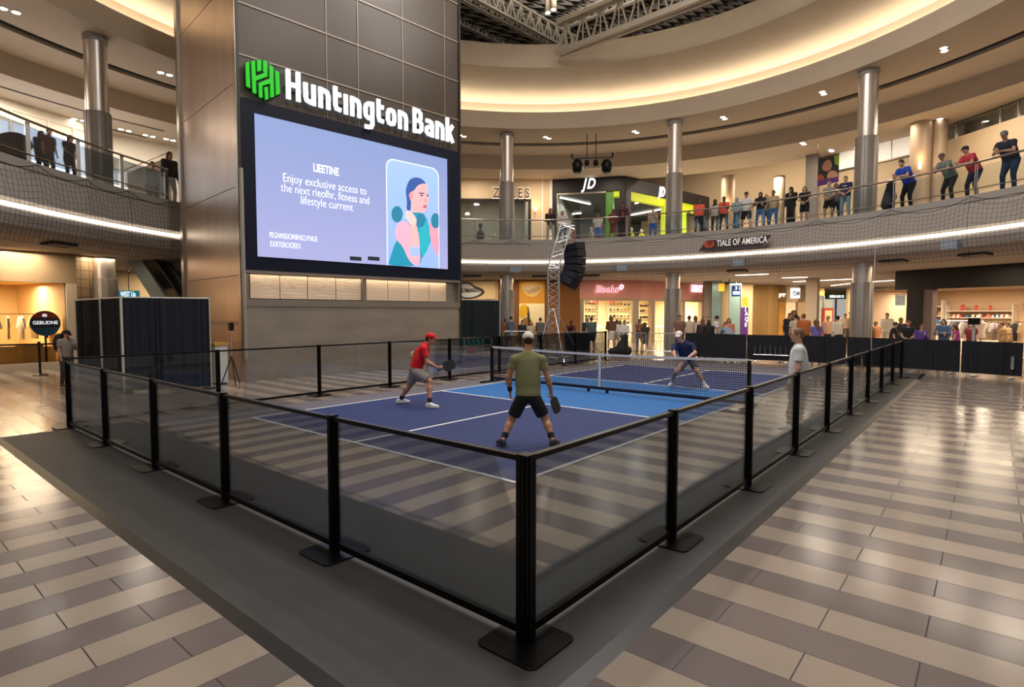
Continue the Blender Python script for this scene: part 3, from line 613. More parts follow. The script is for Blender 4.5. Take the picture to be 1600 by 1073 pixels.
for px, h, lab in ((773, 0, 'white bust display on the round plinth in the jewellery shop window'), (751, .35, 'dark bust display further left in the jewellery shop window')):
    q = WJ.P(WJ.u(px, -.9), ZF+.43-h*0, -.9) if px == 773 else WJ.P(WJ.u(px, -1.2), ZF, -1.2)
    m = MB(); hh = 0 if px == 773 else 1.2
    if hh: m.lathe(q, [(.2, 0), (.05, .04), (.04, 1.2)], 12)
    m.lathe(q, [(.26, hh+0), (.30, hh+.25), (.22, hh+.5), (.08, hh+.6), (.07, hh+.75), (.13, hh+.85), (.13, hh+.98), (.05, hh+1.05)], 16)
    tmesh(m, 'display_bust', whitew if px == 773 else blackm, lab, 'display bust', smooth=True)
# ---- dark sports shop on the corner
JA = ringp(862, 7.9); JB = ringp(976, 7.9); JC = at(1108, 308, 10.5); JB[2] = 0; JC = np.array([JC[0], JC[1], 0])
WS = WF(JA, JB); WT = WF(JB, JC)
js = thing('storefront', 'dark brown sports shop front with glowing white two letter sign on the corner', 'shop front', tuple(JB[:2])+(ZF,))
zb = WS.z(976, 297); zj = ZC-.12
m = MB(); WS.box(m, 0, WS.L, zb, zj, -.35, .03); m.build('fascia', darkbrown, js)
m = MB(); WT.box(m, 0, WT.L, zb, zj, -.35, .03); m.build('fascia', darkbrown, js)
for a, b in ((862, 869), (966, 976)): m = MB(); WS.box(m, WS.u(a), WS.u(b), ZF, zb, -.35, .03); m.build('pier', darkbrown, js)
m = MB(); WT.box(m, 0, .5, ZF, zb, -.3, .03); m.build('pier', darkbrown, js)
m = MB(); WT.box(m, WT.L-.9, WT.L, ZF, zb, -.3, .03); m.build('pier', darkbrown, js)
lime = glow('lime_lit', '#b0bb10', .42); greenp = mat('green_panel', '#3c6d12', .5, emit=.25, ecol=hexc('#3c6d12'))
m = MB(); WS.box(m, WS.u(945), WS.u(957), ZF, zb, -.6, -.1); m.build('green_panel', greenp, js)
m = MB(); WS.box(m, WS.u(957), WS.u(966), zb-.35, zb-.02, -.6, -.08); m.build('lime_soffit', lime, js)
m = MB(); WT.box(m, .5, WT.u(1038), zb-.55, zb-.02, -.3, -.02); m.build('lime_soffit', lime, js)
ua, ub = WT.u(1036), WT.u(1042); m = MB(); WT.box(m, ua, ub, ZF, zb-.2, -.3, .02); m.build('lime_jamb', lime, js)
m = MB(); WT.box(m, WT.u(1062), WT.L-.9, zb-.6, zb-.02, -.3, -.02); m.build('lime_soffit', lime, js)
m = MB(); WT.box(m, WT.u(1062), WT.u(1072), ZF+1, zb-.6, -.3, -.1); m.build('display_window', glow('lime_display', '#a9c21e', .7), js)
m = MB(); WS.box(m, WS.u(869), WS.u(945), ZF, zb, -.06, -.04); m.build('window_glass', shopglass, js)
m = MB(); WS.box(m, WS.u(869), WS.u(871), ZF, zb, -.1, 0); WS.box(m, WS.u(869), WS.u(945), zb-.1, zb, -.1, 0); m.build('window_frame', brass, js)
whl = glow('sign_letter_white', '#f4f7ff', 1.6)
for W, pa, pb, yb_ in ((WS, 907, 929, 295), (WT, 1025.5, 1036, 305)):
    text('lettering', 'JD', whl, W.P(W.u(pa, .08), W.z(pa, yb_, .08), .06), W.d, Zz, W.n, W.u(pb, .08)-W.u(pa, .08), .64, .03, .02, js, shear=.3, spacing=1.25)
m = MB(); P4 = [JA+WS.d*.2-WS.n*.1, JB-WS.n*.15, JC-WT.n*.3, JC-WT.n*1+WT.d*2-WS.n*8, JA+WS.d*.2-WS.n*14]
inr = mat('sports_interior', '#5c5a56', .7)
def flatpoly(pts, z, th): m = MB(); m.prism([(p[0], p[1]) for p in pts], (0, 0, z), (1, 0, 0), (0, 1, 0), (0, 0, 1), th); return m
bk = WF(P4[4], P4[3]); m = MB(); bk.box(m, 0, bk.L, ZF, zb+.3, -.1, 0); struct(m, 'wall_shop', mat('sports_back', '#8a8780', .7))
m = MB().bar(np.array([*P4[0][:2], (ZF+zb)/2]), np.array([*P4[4][:2], (ZF+zb)/2]), .1, zb-ZF+.3); struct(m, 'wall_shop', inr)
struct(flatpoly([p[:2] for p in P4], zb+.15, .1), 'ceiling', mat('sports_ceiling', '#3a3a38', .6))
struct(flatpoly([p[:2] for p in P4], ZF, .012), 'floor', mat('sports_floor', '#8d8674', .25))
lamp('shop_lamp', 'AREA', (WS.P(WS.L*.5, zb-.1, -4)), 520, (1, .97, .9), 3); lamp('shop_lamp', 'AREA', (WT.P(WT.L*.5, zb-.1, -3)), 480, (1, .97, .9), 3)
for k, (pa, ya, pb, yb_) in enumerate(((872, 308, 922, 319), (976, 338, 1034, 327), (993, 318, 1010, 311), (890, 335, 908, 333))):
    a = at(pa, ya, zb+.08); b = at(pb, yb_, zb+.08)
    tmesh(MB().bar(a, b, .12, .05), 'linear_light', glow('linear', (1, .97, .9), 8), 'thin linear lamp on the dark ceiling of the sports shop', 'light', 'linear lamps in the sports shop')
for px, cc, lab in ((923, '#b9a68a', 'mannequin in beige top in the sports shop window'), (1001, '#c4d012', 'mannequin in lime yellow shirt in the corner shop window'), (985, '#c4d012', 'mannequin in pale lime clothes beside the corner pier')):
    W = WS if px < 976 else WT; q = W.P(W.u(px, -.8), ZF, -.8); mn = thing('mannequin', lab, 'mannequin', tuple(q))
    MB().lathe(q, [(.24, 0), (.24, .03), (.02, .04), (.02, .3)], 14).build('base', chrome, mn)
    MB().lathe(q, [(.11, .3), (.15, .9), (.17, 1.0), (.12, 1.2), (.2, 1.45), (.17, 1.55), (.05, 1.6)], 14).build('clothing', mat('cloth'+cc[1:], cc, .8), mn, True)
    MB().lathe(q, [(.05, 1.58), (.05, 1.64), (.10, 1.72), (.09, 1.85), (.03, 1.9)], 12).build('head', whitew, mn, True)
shelf(bk, bk.L*.35, bk.L*.62, (6.4, 6.9, 7.4, 7.9), .05, 'pale wall shelves along the back of the sports shop', .35); goods(bk, bk.L*.36, bk.L*.61, 6.9, .22, 12, (0, 3, 1), 'shoe_box', 'shoe box on the pale back shelves of the sports shop', 'boxes in the sports shop', (.3, .2, .22)); goods(bk, bk.L*.36, bk.L*.61, 7.4, .22, 12, (3, 3, 4), 'shoe_box', 'shoe box on the pale back shelves of the sports shop', 'boxes in the sports shop', (.3, .2, .22))
# ---- plain beige back walls of the upper concourse
def bigwall(pa, da, pb, db, m_, nm, z0=ZF, z1=ZC, th=.3):
    W = WF(ringp(pa, da), ringp(pb, db)); m = MB(); W.box(m, 0, W.L, z0, z1, -th, 0); struct(m, nm, m_); return W
W1 = bigwall(1000, 22, 1290, 20, wallcream, 'wall_back', ZF, 14)
W2 = bigwall(1262, 10, 1475, 8.8, wallcream, 'wall_back', ZF, 11.5)
W3 = WF(ringp(1455, 8.5), ringp(1680, 6.5)); m = MB(); zw = W3.z(1530, 203); W3.box(m, 0, W3.L, ZF, zw, -.3, 0); struct(m, 'wall_right', wallcream)
m = MB(); W3.box(m, 0, W3.L, ZF, ZC, -6.3, -6); struct(m, 'wall_right', mat('far_white', '#b9b0a4', .8))
m = MB(); W3.box(m, 0, W3.L, zw-.3, zw-.1, -6, -.3); struct(m, 'floor', plaster_g)
# clerestory strips and ledges
W2b = W2
gl2 = thing('clerestory_window', 'long bright frosted window strip high on the upper right wall', 'window', tuple(W2.P(3, 9)))
m = MB(); a, b = W2.u(1303, .03), W2.u(1425, .03); z0, z1 = W2.z(1365, 254, .03), W2.z(1365, 226, .03); W2.box(m, a, b, z0, z1, 0, .04); m.build('pane', glow('frosted', (1., .92, .8), .4), gl2)
m = MB(); W2.box(m, a, b, z0-.07, z0, 0, .10); [W2.box(m, W2.u(p_)-.02, W2.u(p_)+.02, z0, z1, .0, .06) for p_ in (1335, 1385)]; m.build('frame', brass, gl2)
lr = thing('landing_railing', 'steel and glass rail of a higher landing above the right wall', 'railing', tuple(W3.P(3, zw)))
m = MB(); W3.box(m, .2, W3.L, zw+.02, zw+.95, -.16, -.15); m.build('glass', bglass, lr)
m = MB(); [W3.box(m, .2, W3.L, zw+h, zw+h+.04, -.18, -.14) for h in (.62, .95)]; m.build('handrail', chrome, lr)
for px in (1478, 1545, 1572, 1600): m = MB(); W3.box(m, W3.u(px)-.03, W3.u(px)+.03, zw, zw+.98, -.2, -.12); m.build('post', chrome, lr)
colb = mat('column_bronze', '#a48f78', .55, .3, var=.04)
# square-ish and round columns on the upper concourse
for px, r, d, mt, lab in ((1134, .42, 11, colb, 'column with a glowing wall lamp behind the people in coral shirts'), (1213, .34, 13, colb, 'slim round column behind the man in a tan shirt'), (1264, .30, 9, clad, 'square column left of the hanging portrait banner'),
                      (1429, .42, 7, colb, 'broad bronze column with wall lamp behind the man in a blue shirt'), (1456, .34, 7.5, colb, 'round steel column right of the bronze column on the upper right')):
    q = ringp(px, d); t = thing('column', lab, 'column', (q[0], q[1], ZF))
    m = MB()
    if 'square' in lab: m.box((q[0]-r, q[1]-r, ZF), (q[0]+r, q[1]+r, ZC))
    else: m.lathe((q[0], q[1], ZF), [(r, 0), (r, ZC-ZF)], 24)
    m.build('shaft', mt, t, True); MB().lathe((q[0], q[1], ZF), [(r+.05, 0), (r+.05, .15)], 24).build('base', brass, t)
    if 'lamp' in lab:
        v = np.array([CAM[0]-q[0], CAM[1]-q[1]]); v /= np.linalg.norm(v); c = (q[0]+v[0]*(r+.09), q[1]+v[1]*(r+.09), 8.4)
        MB().lathe(c, [(.06, 0), (.08, .3)], 10).build('lamp_shade', glow('sconce', (1, .62, .22), 5), t); lamp('sconce_lamp', 'POINT', (q[0]+v[0]*(r+.35), q[1]+v[1]*(r+.35), 8.9), 22, (1, .65, .3), .06)
# portrait banner
q = at(1288, 265, 0); 
WB_ = WF(ringp(1262, 6.5), ringp(1310, 6.5)); bn = thing('hanging_banner', 'hanging banner with a man in black bending down and a purple foot strip', 'banner', tuple(WB_.P(WB_.u(1288), 8)))
def brect(nm, L, o, cc): 
    m = MB(); m.prism([(WB_.u(x), WB_.z(x, y)) for x, y in L], WB_.P(0, 0, o), WB_.d, (0, 0, 1), WB_.n, .01); m.build(nm, mat('print_'+cc[1:], cc, .6), bn)
brect('fabric', [(1272, 292), (1304, 285), (1304, 243), (1272, 250)], 0, '#241c1c')
brect('print', [(1296, 244.5), (1304, 243), (1304, 260), (1298, 258)], .012, '#7c9a2c')
brect('print', smooth([(1277, 262), (1283, 252), (1290, 250), (1294, 258), (1291, 268), (1281, 269)]), .014, '#a5765e')
brect('print', smooth([(1285, 276), (1291, 267), (1300, 268), (1304, 274), (1300, 281), (1288, 282)]), .016, '#b98d6e')
brect('print', smooth([(1272, 275), (1278, 272), (1284, 282), (1280, 287), (1272, 288)]), .013, '#9c4c30')
brect('print', [(1272, 292), (1304, 285), (1304, 277), (1272, 283)], .02, '#5a2a78')
m = MB(); a = WB_.P(WB_.u(1271), WB_.z(1271, 249), 0); b = WB_.P(WB_.u(1305), WB_.z(1305, 242), 0); m.bar(a, b, .04); m.tube([a, a+[0, 0, ZC-a[2]]], .012, 5); m.build('hanger', black, bn)
# ---- left upper level: windows with daylight
WL = WF(ringp(-120, 10), ringp(150, 10)); m = MB(); WL.box(m, 0, WL.L, ZC-.9, ZC, -.2, 0); WL.box(m, 0, WL.L, ZF, ZF+.5, -.2, 0); struct(m, 'wall_left', whitew)
dl = bpy.data.materials.new('daylight'); dl.use_nodes = True; NN = dl.node_tree.nodes; LL = dl.node_tree.links; bb = NN['Principled BSDF']; tc = NN.new('ShaderNodeTexCoord'); nz = NN.new('ShaderNodeTexNoise'); nz.inputs['Scale'].default_value = .35
cr = NN.new('ShaderNodeValToRGB'); cr.color_ramp.elements[0].position = .4; cr.color_ramp.elements[0].color = (*hexc('#6fa8e6'), 1); cr.color_ramp.elements[1].position = .6; cr.color_ramp.elements[1].color = (*hexc('#e8f2fa'), 1)
LL.new(tc.outputs['Object'], nz.inputs['Vector']); LL.new(nz.outputs['Fac'], cr.inputs[0]); LL.new(cr.outputs[0], bb.inputs['Emission Color']); bb.inputs['Emission Strength'].default_value = 1.0
bb.inputs['Emission Strength'].default_value = 1.25
def window(i, W, pa, pb, ya_, yb_, mull):
    w_ = setp(bpy.data.objects.new('window_%d' % i, None), kind='structure'); COL.objects.link(w_); w_.location = tuple(W.P(W.u(pa), ZF))
    a, b = W.u(pa), W.u(pb); z1, z0 = ya_, yb_
    m = MB(); W.box(m, a, b, z0, z1, -.05, -.02); m.build('window_pane', dl, w_)
    m = MB(); W.box(m, a, b, z1, z1+.1, -.1, .05); W.box(m, a, b, z0-.1, z0, -.1, .05)
    for p_ in mull: W.box(m, W.u(p_)-.06, W.u(p_)+.06, z0, z1, -.1, .05)
    m.build('window_frame', whitew, w_)
window(1, WL, -110, 148, 10.2, 5.9, (30, 88, 126))
WL2 = WF(ringp(150, 11), ringp(290, 10)); m = MB(); WL2.box(m, 0, WL2.L, 9.0, ZC, -.2, 0); struct(m, 'wall_left', whitew)
window(2, WL2, 178, 245, 8.8, 5.9, (190, 205, 222)); m = MB(); WL2.box(m, WL2.u(245), WL2.L, ZF, 9.0, -.2, 0); struct(m, 'wall_left', whitew)
rmp_ = thing('stair_balustrade', 'pale sloping stair side panel behind the left balcony', 'balustrade', tuple(ringp(240, 5.0)))
W9 = WF(ringp(205, 5.5), ringp(272, 5.5)); m = MB(); m.prism([(W9.u(205), ZF), (W9.u(205), W9.z(205, 272)), (W9.u(272), W9.z(272, 246)), (W9.u(272), ZF)], W9.P(0, 0, 0), W9.d, (0, 0, 1), W9.n, .08); m.build('panel', whitew, rmp_)
m = MB(); m.bar(W9.P(W9.u(205), W9.z(205, 266)), W9.P(W9.u(272), W9.z(272, 240)), .05); m.build('handrail', chrome, rmp_)
# ceiling slots and downlights on the upper concourse
slotm = mat('slot_dark', '#3d3732', .8)
for d in (6.4, 8.2, 9.6):
    struct(MB().sweep([(d, 10.60), (d+.12, 10.60), (d+.12, 10.63), (d, 10.63)], math.radians(95), math.radians(170), 40, RC), 'trim_6', slotm)
def downlight(px, py, z, label, group, twin=False, e=10, r=.11, col=(1, .92, .8)):
    q = at(px, py, z-.01); t = thing('downlight', label, 'light', tuple(q), group); m = MB(); r2 = MB()
    offs = ((-.16, 0), (.16, 0)) if twin else ((0, 0),)
    for ox, oy in offs:
        r2.lathe((q[0]+ox, q[1]+oy, q[2]-.012), [(r+.03, 0), (r+.03, .02)], 16); m.lathe((q[0]+ox, q[1]+oy, q[2]-.02), [(r, 0), (r, .012)], 16)
    r2.build('trim_ring', whitew, t); m.build('lens', glow('downlight_glow', col, e), t)
for px, py in ((1475, 77), (1286, 145), (1131, 184), (993, 206), (855, 215), (722, 212), (258, 115), (15, 16)):
    downlight(px, py, 11.5, 'small twin downlight in the curved soffit above the columns', 'downlights in the curved soffit', True, 14)
for px, py in ((25, 163), (75, 177), (123, 187), (195, 203), (233, 212), (265, 218)):
    downlight(px, py, ZC, 'square twin downlight in the ceiling slots of the left concourse', 'downlights over the left concourse', True, 16)
for px, py in ((1255, 224), (1299, 235), (1340, 231), (1469, 187), (1421, 219)):
    downlight(px, py, ZC, 'small downlight in the ceiling over the right-hand crowd', 'downlights over the right concourse', True, 14)
# lights of the upper concourse (the ceiling lamps above people)
for k, (px, d, e) in enumerate(((60, 8, 260), (200, 8, 260), (1100, 14, 500), (1240, 15, 500), (740, 5.8, 130), (850, 5.8, 130), (950, 5.8, 120), (1090, 10, 260), (1200, 12, 300), (1290, 7, 120), (1380, 6, 100), (1500, 5.5, 90), (1600, 5, 120), (-200, 8, 300), (1750, 6, 200))):
    q = ringp(px, d); lamp('concourse_lamp', 'AREA', (q[0], q[1], ZC-.08 if d < 14 else 13.9), e, (1, .86, .70), 1.2)
# stage light bar under the curved soffit
sb_ = thing('stage_light_bar', 'black bar of stage spotlights hanging under the ceiling above the sports shop', 'light', tuple(atD(925, 248, 31)))
a, b = atD(894, 248, 31), atD(957, 246, 31); m = MB().bar(a, b, .07); m.bar(a, a+[0, 0, .25], .06); m.bar(b, b+[0, 0, .25], .06)
for px in (917, 931): c = atD(px, 246, 31); m.bar(c, c+[0, 0, 1.25], .03)
m.build('bar', black, sb_)
for px, s in ((902, 1.5), (948, 1.5), (917, .7), (931, .7)):
    c = atD(px, 250, 31); MB().lathe(c-[0, 0, .45*s], [(.13*s, 0), (.20*s, .12*s), (.2*s, .32*s), (.12*s, .45*s)], 14).build('spotlight', black, sb_, True)
# ================================================================== GROUND LEVEL (ceiling 3.83)
ZG = 3.84
rust = mat('rust_wall', '#7c4d1a', .7, var=.05, scale=2); yel = mat('mural_yellow', '#c08518', .6)
G1 = WF(at(700, 438, 3.83)[:2], at(778, 437, 3.83)[:2]); G2 = WF(at(778, 437, 3.83)[:2], at(906, 437, 3.83)[:2])
m = MB(); G1.box(m, -2, G1.L, 0, ZG, -.3, 0); struct(m, 'wall_shop', cream)
m = MB(); G2.box(m, 0, G2.L, 0, ZG, -.3, 0); struct(m, 'wall_shop', rust)
# emblem sign
es = thing('emblem_sign', 'cream sign with a cloud shaped emblem above the black curtain', 'sign', tuple(G1.P(3, 3)))
def gpoly(W, L, o, t, nm, mt, par): m = MB(); m.prism([(W.u(x, o), W.z(x, y, o)) for x, y in L], W.P(0, 0, o), W.d, (0, 0, 1), W.n, t); return m.build(nm, mt, par)
ink = mat('sign_ink', '#3a2c22', .6); gpoly(G1, [(718, 468), (775, 467), (775, 439), (718, 438)], .02, .05, 'board', cream, es)
gpoly(G1, smooth([(718, 466), (740, 467), (758, 459), (756, 452), (750, 449), (742, 447), (735, 441), (720, 441)]), .08, .03, 'outline', ink, es)
gpoly(G1, smooth([(719, 464), (738, 465), (753, 458), (750, 454), (741, 450), (733, 443), (720, 443)]), .12, .02, 'cloud', mat('cloud_grey', '#c9cdd2', .6), es)
text('caption', 'LTMANSAU', ink, G1.P(G1.u(722, .16), G1.z(722, 456.5, .16), .15), G1.d, Zz, G1.n, G1.u(750, .16)-G1.u(722, .16), .22, .01, .03, es)
# mural panel
mu = thing('mural_panel', 'tall yellow food mural panel between rust coloured walls', 'mural', tuple(G2.P(G2.u(831), 2)))
gpoly(G2, [(811, 540), (851, 540), (851, 438.5), (811, 438.5)], .01, .05, 'board', yel, mu)
gpoly(G2, [(811, 510), (851, 510), (851, 474), (811, 474)], .065, .02, 'cream_field', mat('mural_cream', '#e9d9ab', .6), mu)
for L, cc in (([(812, 440), (848, 441), (846, 456), (834, 466), (818, 460)], '#c89a48'), ([(815, 447), (846, 446), (843, 455), (832, 461), (820, 456)], '#efe1c0'), ([(812, 476), (824, 475), (826, 490), (812, 500)], '#d8a712'), ([(823, 476), (827, 482), (829, 512), (825, 512)], '#3d2c1c'), ([(811, 508), (820, 494), (832, 500), (836, 520), (851, 508), (851, 538), (811, 538)], '#8d6b3f'), ([(815, 520), (822, 512), (830, 520), (826, 532), (817, 531)], '#e2cf9e'), ([(838, 524), (845, 517), (850, 528), (842, 534)], '#d9c08a')):
    gpoly(G2, smooth(L, 1), .09+.004*len(cc)*0, .012, 'picture', mat('mural'+cc[1:], cc, .6), mu)
# ---- pink shop (the front runs back to the right)
GP = WF(at(906, 437, 3.83)[:2], at(1002, 438, 3.83)[:2]); GP2 = WF(at(1002, 438, 3.83)[:2], at(1101, 444, 3.83)[:2])
pk = thing('storefront', 'pink fronted shop with glowing script sign and bright glazed interior', 'shop front', tuple(GP.P(2, 0)))
pink = mat('pink_band', '#c98a80', .55, var=.03, scale=3); frm = mat('shop_frame', '#9a8a76', .45, .4)
zs = GP.z(950, 466)
m = MB(); GP.box(m, 0, GP.L, zs, ZG, -.3, 0); m.build('sign_band', pink, pk)
m = MB(); GP2.box(m, 0, GP2.L, zs, ZG, -.3, 0); m.build('sign_band', pink, pk)
for W, cols in ((GP, ((906, 912), (989, 998))), (GP2, ((1018, 1023), (1046, 1052), (1066, 1070), (1096, 1101)))):
    for a, b in cols: m = MB(); W.box(m, W.u(a), W.u(b), 0, zs, -.25, .02); m.build('pier', frm, pk)
m = MB(); GP.box(m, 0, GP.L, zs-.14, zs, -.2, .03); m.build('lintel', frm, pk)
m = MB(); GP2.box(m, 0, GP2.L, zs-.14, zs, -.2, .03); m.build('lintel', frm, pk)
m = MB(); GP.box(m, GP.u(912), GP.u(989), 0.02, zs-.14, -.08, -.06); m.build('window_glass', shopglass, pk)
neon = glow('neon_pink', (1., .62, .72), 1.5); neon2 = mat('neon_core', '#5a2236', .5)
o = GP.P(GP.u(930, .1), GP.z(930, 456.5, .1), .06)
text('lettering', 'Biooho', neon, o, GP.d, Zz, GP.n, GP.u(967, .1)-GP.u(930, .1), .42, .02, .02, pk, shear=.3, spacing=1.1); text('lettering', 'Biooho', neon2, o+GP.n*.05, GP.d, Zz, GP.n, GP.u(967, .1)-GP.u(930, .1), .42, .01, -.012, pk, shear=.3, spacing=1.1)
text('lettering', 'o', neon, GP.P(GP.u(967, .1), GP.z(967, 452, .1), .06), GP.d, Zz, GP.n, .3, .42, .02, .04, pk, shear=.3)
text('lettering', 'URBNSY', neon, GP2.P(GP2.u(1080, .1), GP2.z(1080, 456, .1), .06), GP2.d, Zz, GP2.n, GP2.u(1098, .1)-GP2.u(1080, .1), .5, .02, .012, pk, spacing=1.1)
warmw = mat('shop_warm_white', '#f3dfb4', .7)
# one interior behind both fronts
mid = GP.P(GP.L, 0); IB = WF(GP.P(0, 0)[:2]-GP.n[:2]*.3, GP2.P(GP2.L, 0)[:2]-GP2.n[:2]*.3)
m = MB(); IB.box(m, -.3, IB.L+.5, 0, zs+.3, -5.6, -5.5); struct(m, 'wall_shop', warmw)
m = MB(); IB.box(m, -.3, -.2, 0, zs+.3, -5.5, 0); struct(m, 'wall_shop', warmw); m = MB(); IB.box(m, IB.L+.4, IB.L+.5, 0, zs+.3, -5.5, 0); struct(m, 'wall_shop', warmw)
m = MB(); IB.box(m, -.3, IB.L+.5, zs+.25, zs+.3, -5.5, -.1); struct(m, 'ceiling', warmw); m = MB(); IB.box(m, -.3, IB.L+.5, .0, .012, -5.5, .2); struct(m, 'floor', shopfloor)
for k in range(3): lamp('shop_lamp', 'AREA', IB.P(IB.L*(k+.5)/3, zs+.1, -2.2), 420, (1, .86, .6), 1.6)
for (a, b, zz, lab) in ((914, 936, (1.0, 1.5, 2.0, 2.45), 'white product shelves at the left of the pink shop'), (952, 988, (1.0, 1.5, 2.0, 2.4), 'white product shelves in the middle of the pink shop'), (1000, 1018, (.9, 1.4, 1.9, 2.3), 'white product shelves behind the second window of the pink shop'), (1024, 1045, (.9, 1.4, 1.9, 2.3), 'white product shelves behind the third window of the pink shop')):
    u0, u1 = IB.u(a, -5.1), IB.u(b, -5.1); shelf(IB, u0, u1, zz, -5.45, lab)
    for z in zz: goods(IB, u0+.1, u1-.1, z, -5.25, max(4, int((u1-u0)/.34)), (0, 1, 0), 'product', 'small dark product standing on the pale shelves of the pink shop', 'products in the pink shop', (.16, .12, .2))
for px in (928, 954):
    q = IB.P(IB.u(px, -1.2), 2.75, -1.2); tmesh(MB().box(q-[.02, .28, .25], q+[.02, .28, .25]), 'hanging_sign', mat('red_sign', '#e2402c', .5, emit=.5, ecol=(.8, .05, .02)), 'red square sign hanging inside the pink shop', 'sign', 'red signs in the pink shop')
for px in (935, 975, 1035):
    q = IB.P(IB.u(px, -2.6), 0, -2.6); t = thing('display_table', 'white display table inside the pink shop', 'table', tuple(q), 'display tables in the pink shop'); MB().box(q+[-.6, -.6, .80], q+[.6, .6, .86]).build('table_top', whitew, t)
    for sx in (-.5, .5):
        for sy in (-.5, .5): MB().box(q+[sx-.04, sy-.04, .01], q+[sx+.04, sy+.04, .8]).build('leg', whitew, t)
    
# ---- stone piers, lift glass, blue sign and banners right of the pink shop
def gwall(pa, pb, D, m_, nm='wall_shop', z0=0, z1=ZG, th=.3, Db=None):
    W = WF(atD(pa, 488, D)[:2], atD(pb, 488, Db or D)[:2]); m = MB(); W.box(m, 0, W.L, z0, z1, -th, 0); struct(m, nm, m_); return W
tan = mat('tan_wall', '#bda27c', .7, var=.04, scale=1); lgl = mat('lift_glass', '#7f9a98', .15, .2)
WP = gwall(1100, 1128, 36, mat('pier_stone', '#7d7266', .7)); WQ = gwall(1112, 1126, 35.8, lgl, th=.1); gwall(1126, 1140, 38, tan); gwall(1139, 1158, 37, lgl, th=.1); gwall(1157, 1176, 38, tan)
bs = thing('blue_sign', 'small blue hanging sign with white lettering above the concourse', 'sign', tuple(atD(1149, 460, 35)))
WB2 = WF(atD(1143, 488, 35)[:2], atD(1156, 488, 35)[:2]); m = MB(); WB2.box(m, 0, WB2.L, WB2.z(1149, 463), WB2.z(1149, 446), -.05, .05); m.build('board', mat('sign_blue', '#1c3f86', .5, emit=.4, ecol=hexc('#1c3f86')), bs)
m = MB(); WB2.box(m, .05, WB2.L-.05, WB2.z(1149, 460), WB2.z(1149, 455), .05, .07); m.build('lit_panel', glow('blue_lit', '#cfe2ff', 1.6), bs)
mh = MB(); q_ = WB2.P(WB2.L/2, WB2.z(1149, 446), 0); mh.tube([q_, [q_[0], q_[1], 3.83]], .02, 5); mh.build('hanger_rod', chrome, bs)
text('lettering', '31', imgw, WB2.P(.15, WB2.z(1149, 452.5), .055), WB2.d, Zz, WB2.n, .3, .2, .004, .01, bs)
ys_ = thing('yellow_sign', 'square yellow projecting sign above the people at the barrier', 'sign', tuple(atD(1128, 449, 35))); WY = WF(atD(1122, 488, 34)[:2], atD(1131, 488, 34)[:2]); m = MB(); WY.box(m, 0, WY.L, WY.z(1126, 455), WY.z(1126, 443), -.03, .03); m.build('board', mat('sign_yellow', '#d9a514', .5, emit=.3, ecol=hexc('#d9a514')), ys_)
m = MB(); WY.box(m, WY.L, WY.L+.3, WY.z(1126, 444), WY.z(1126, 443)+.1, -.02, .02); WY.box(m, WY.L+.25, WY.L+.3, WY.z(1126, 444), 3.83, -.02, .02); m.build('bracket', black, ys_)
WV = WF(atD(1157, 488, 33)[:2], atD(1169, 488, 33)[:2]); pbn = thing('purple_banner', 'tall purple banner with white lettering and a yellow panel above it', 'banner', tuple(WV.P(0, 0)))
m = MB(); WV.box(m, 0, WV.L, .15, WV.z(1163, 480), -.03, .03); m.build('fabric', mat('banner_purple', '#4d2270', .6, emit=.1, ecol=hexc('#4d2270')), pbn)
m = MB(); WV.box(m, .12, WV.L-.05, WV.z(1163, 478), WV.z(1163, 464), -.03, .03); m.build('yellow_panel', mat('sign_yellow', '#d9a514'), pbn); m = MB(); WV.box(m, -.04, 0, 0, WV.z(1163, 463), -.03, .03); m.build('pole', chrome, pbn)
text('lettering', 'J\nA\nQ\nE', imgw, WV.P(WV.L*.5, WV.z(1163, 484), .035), WV.d, Zz, WV.n, .22, .22, .004, .02, pbn)
# ---- gold mesh wall, small shops, long corridor
gold = mat('gold_mesh', '#b8935a', .45, .5)
N_ = gold.node_tree; br = N_.nodes.new('ShaderNodeTexBrick'); br.inputs['Scale'].default_value = 6; br.offset = 0; br.inputs['Color1'].default_value = (*hexc('#c7a066'), 1); br.inputs['Color2'].default_value = (*hexc('#b8935a'), 1); br.inputs['Mortar'].default_value = (*hexc('#5d4626'), 1); br.inputs['Brick Width'].default_value = .5; br.inputs['Row Height'].default_value = .5; br.inputs['Mortar Size'].default_value = .05
tcn = N_.nodes.new('ShaderNodeTexCoord'); N_.links.new(tcn.outputs['Generated'], br.inputs['Vector']); N_.links.new(br.outputs['Color'], N_.nodes['Principled BSDF'].inputs['Base Color']); br.inputs['Scale'].default_value = 14
WG = gwall(1175, 1217, 41, gold)
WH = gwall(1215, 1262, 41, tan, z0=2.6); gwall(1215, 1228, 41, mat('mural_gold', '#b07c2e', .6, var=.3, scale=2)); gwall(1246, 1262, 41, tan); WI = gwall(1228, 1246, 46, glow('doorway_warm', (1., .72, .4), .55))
s1 = thing('shop_sign', 'white lit box sign with dark lettering on the tan wall of the corridor', 'sign', tuple(WH.P(WH.u(1240), 3.1))); m = MB(); WH.box(m, WH.u(1234), WH.u(1248), WH.z(1240, 466), WH.z(1240, 450), .02, .12); m.build('board', glow('box_white', '#e9edf0', 1.3), s1)
text('lettering', 'YZAM', mat('ink_navy', '#20304e'), WH.P(WH.u(1236), WH.z(1240, 461.5), .13), WH.d, Zz, WH.n, WH.u(1247)-WH.u(1236), .3, .005, .03, s1)
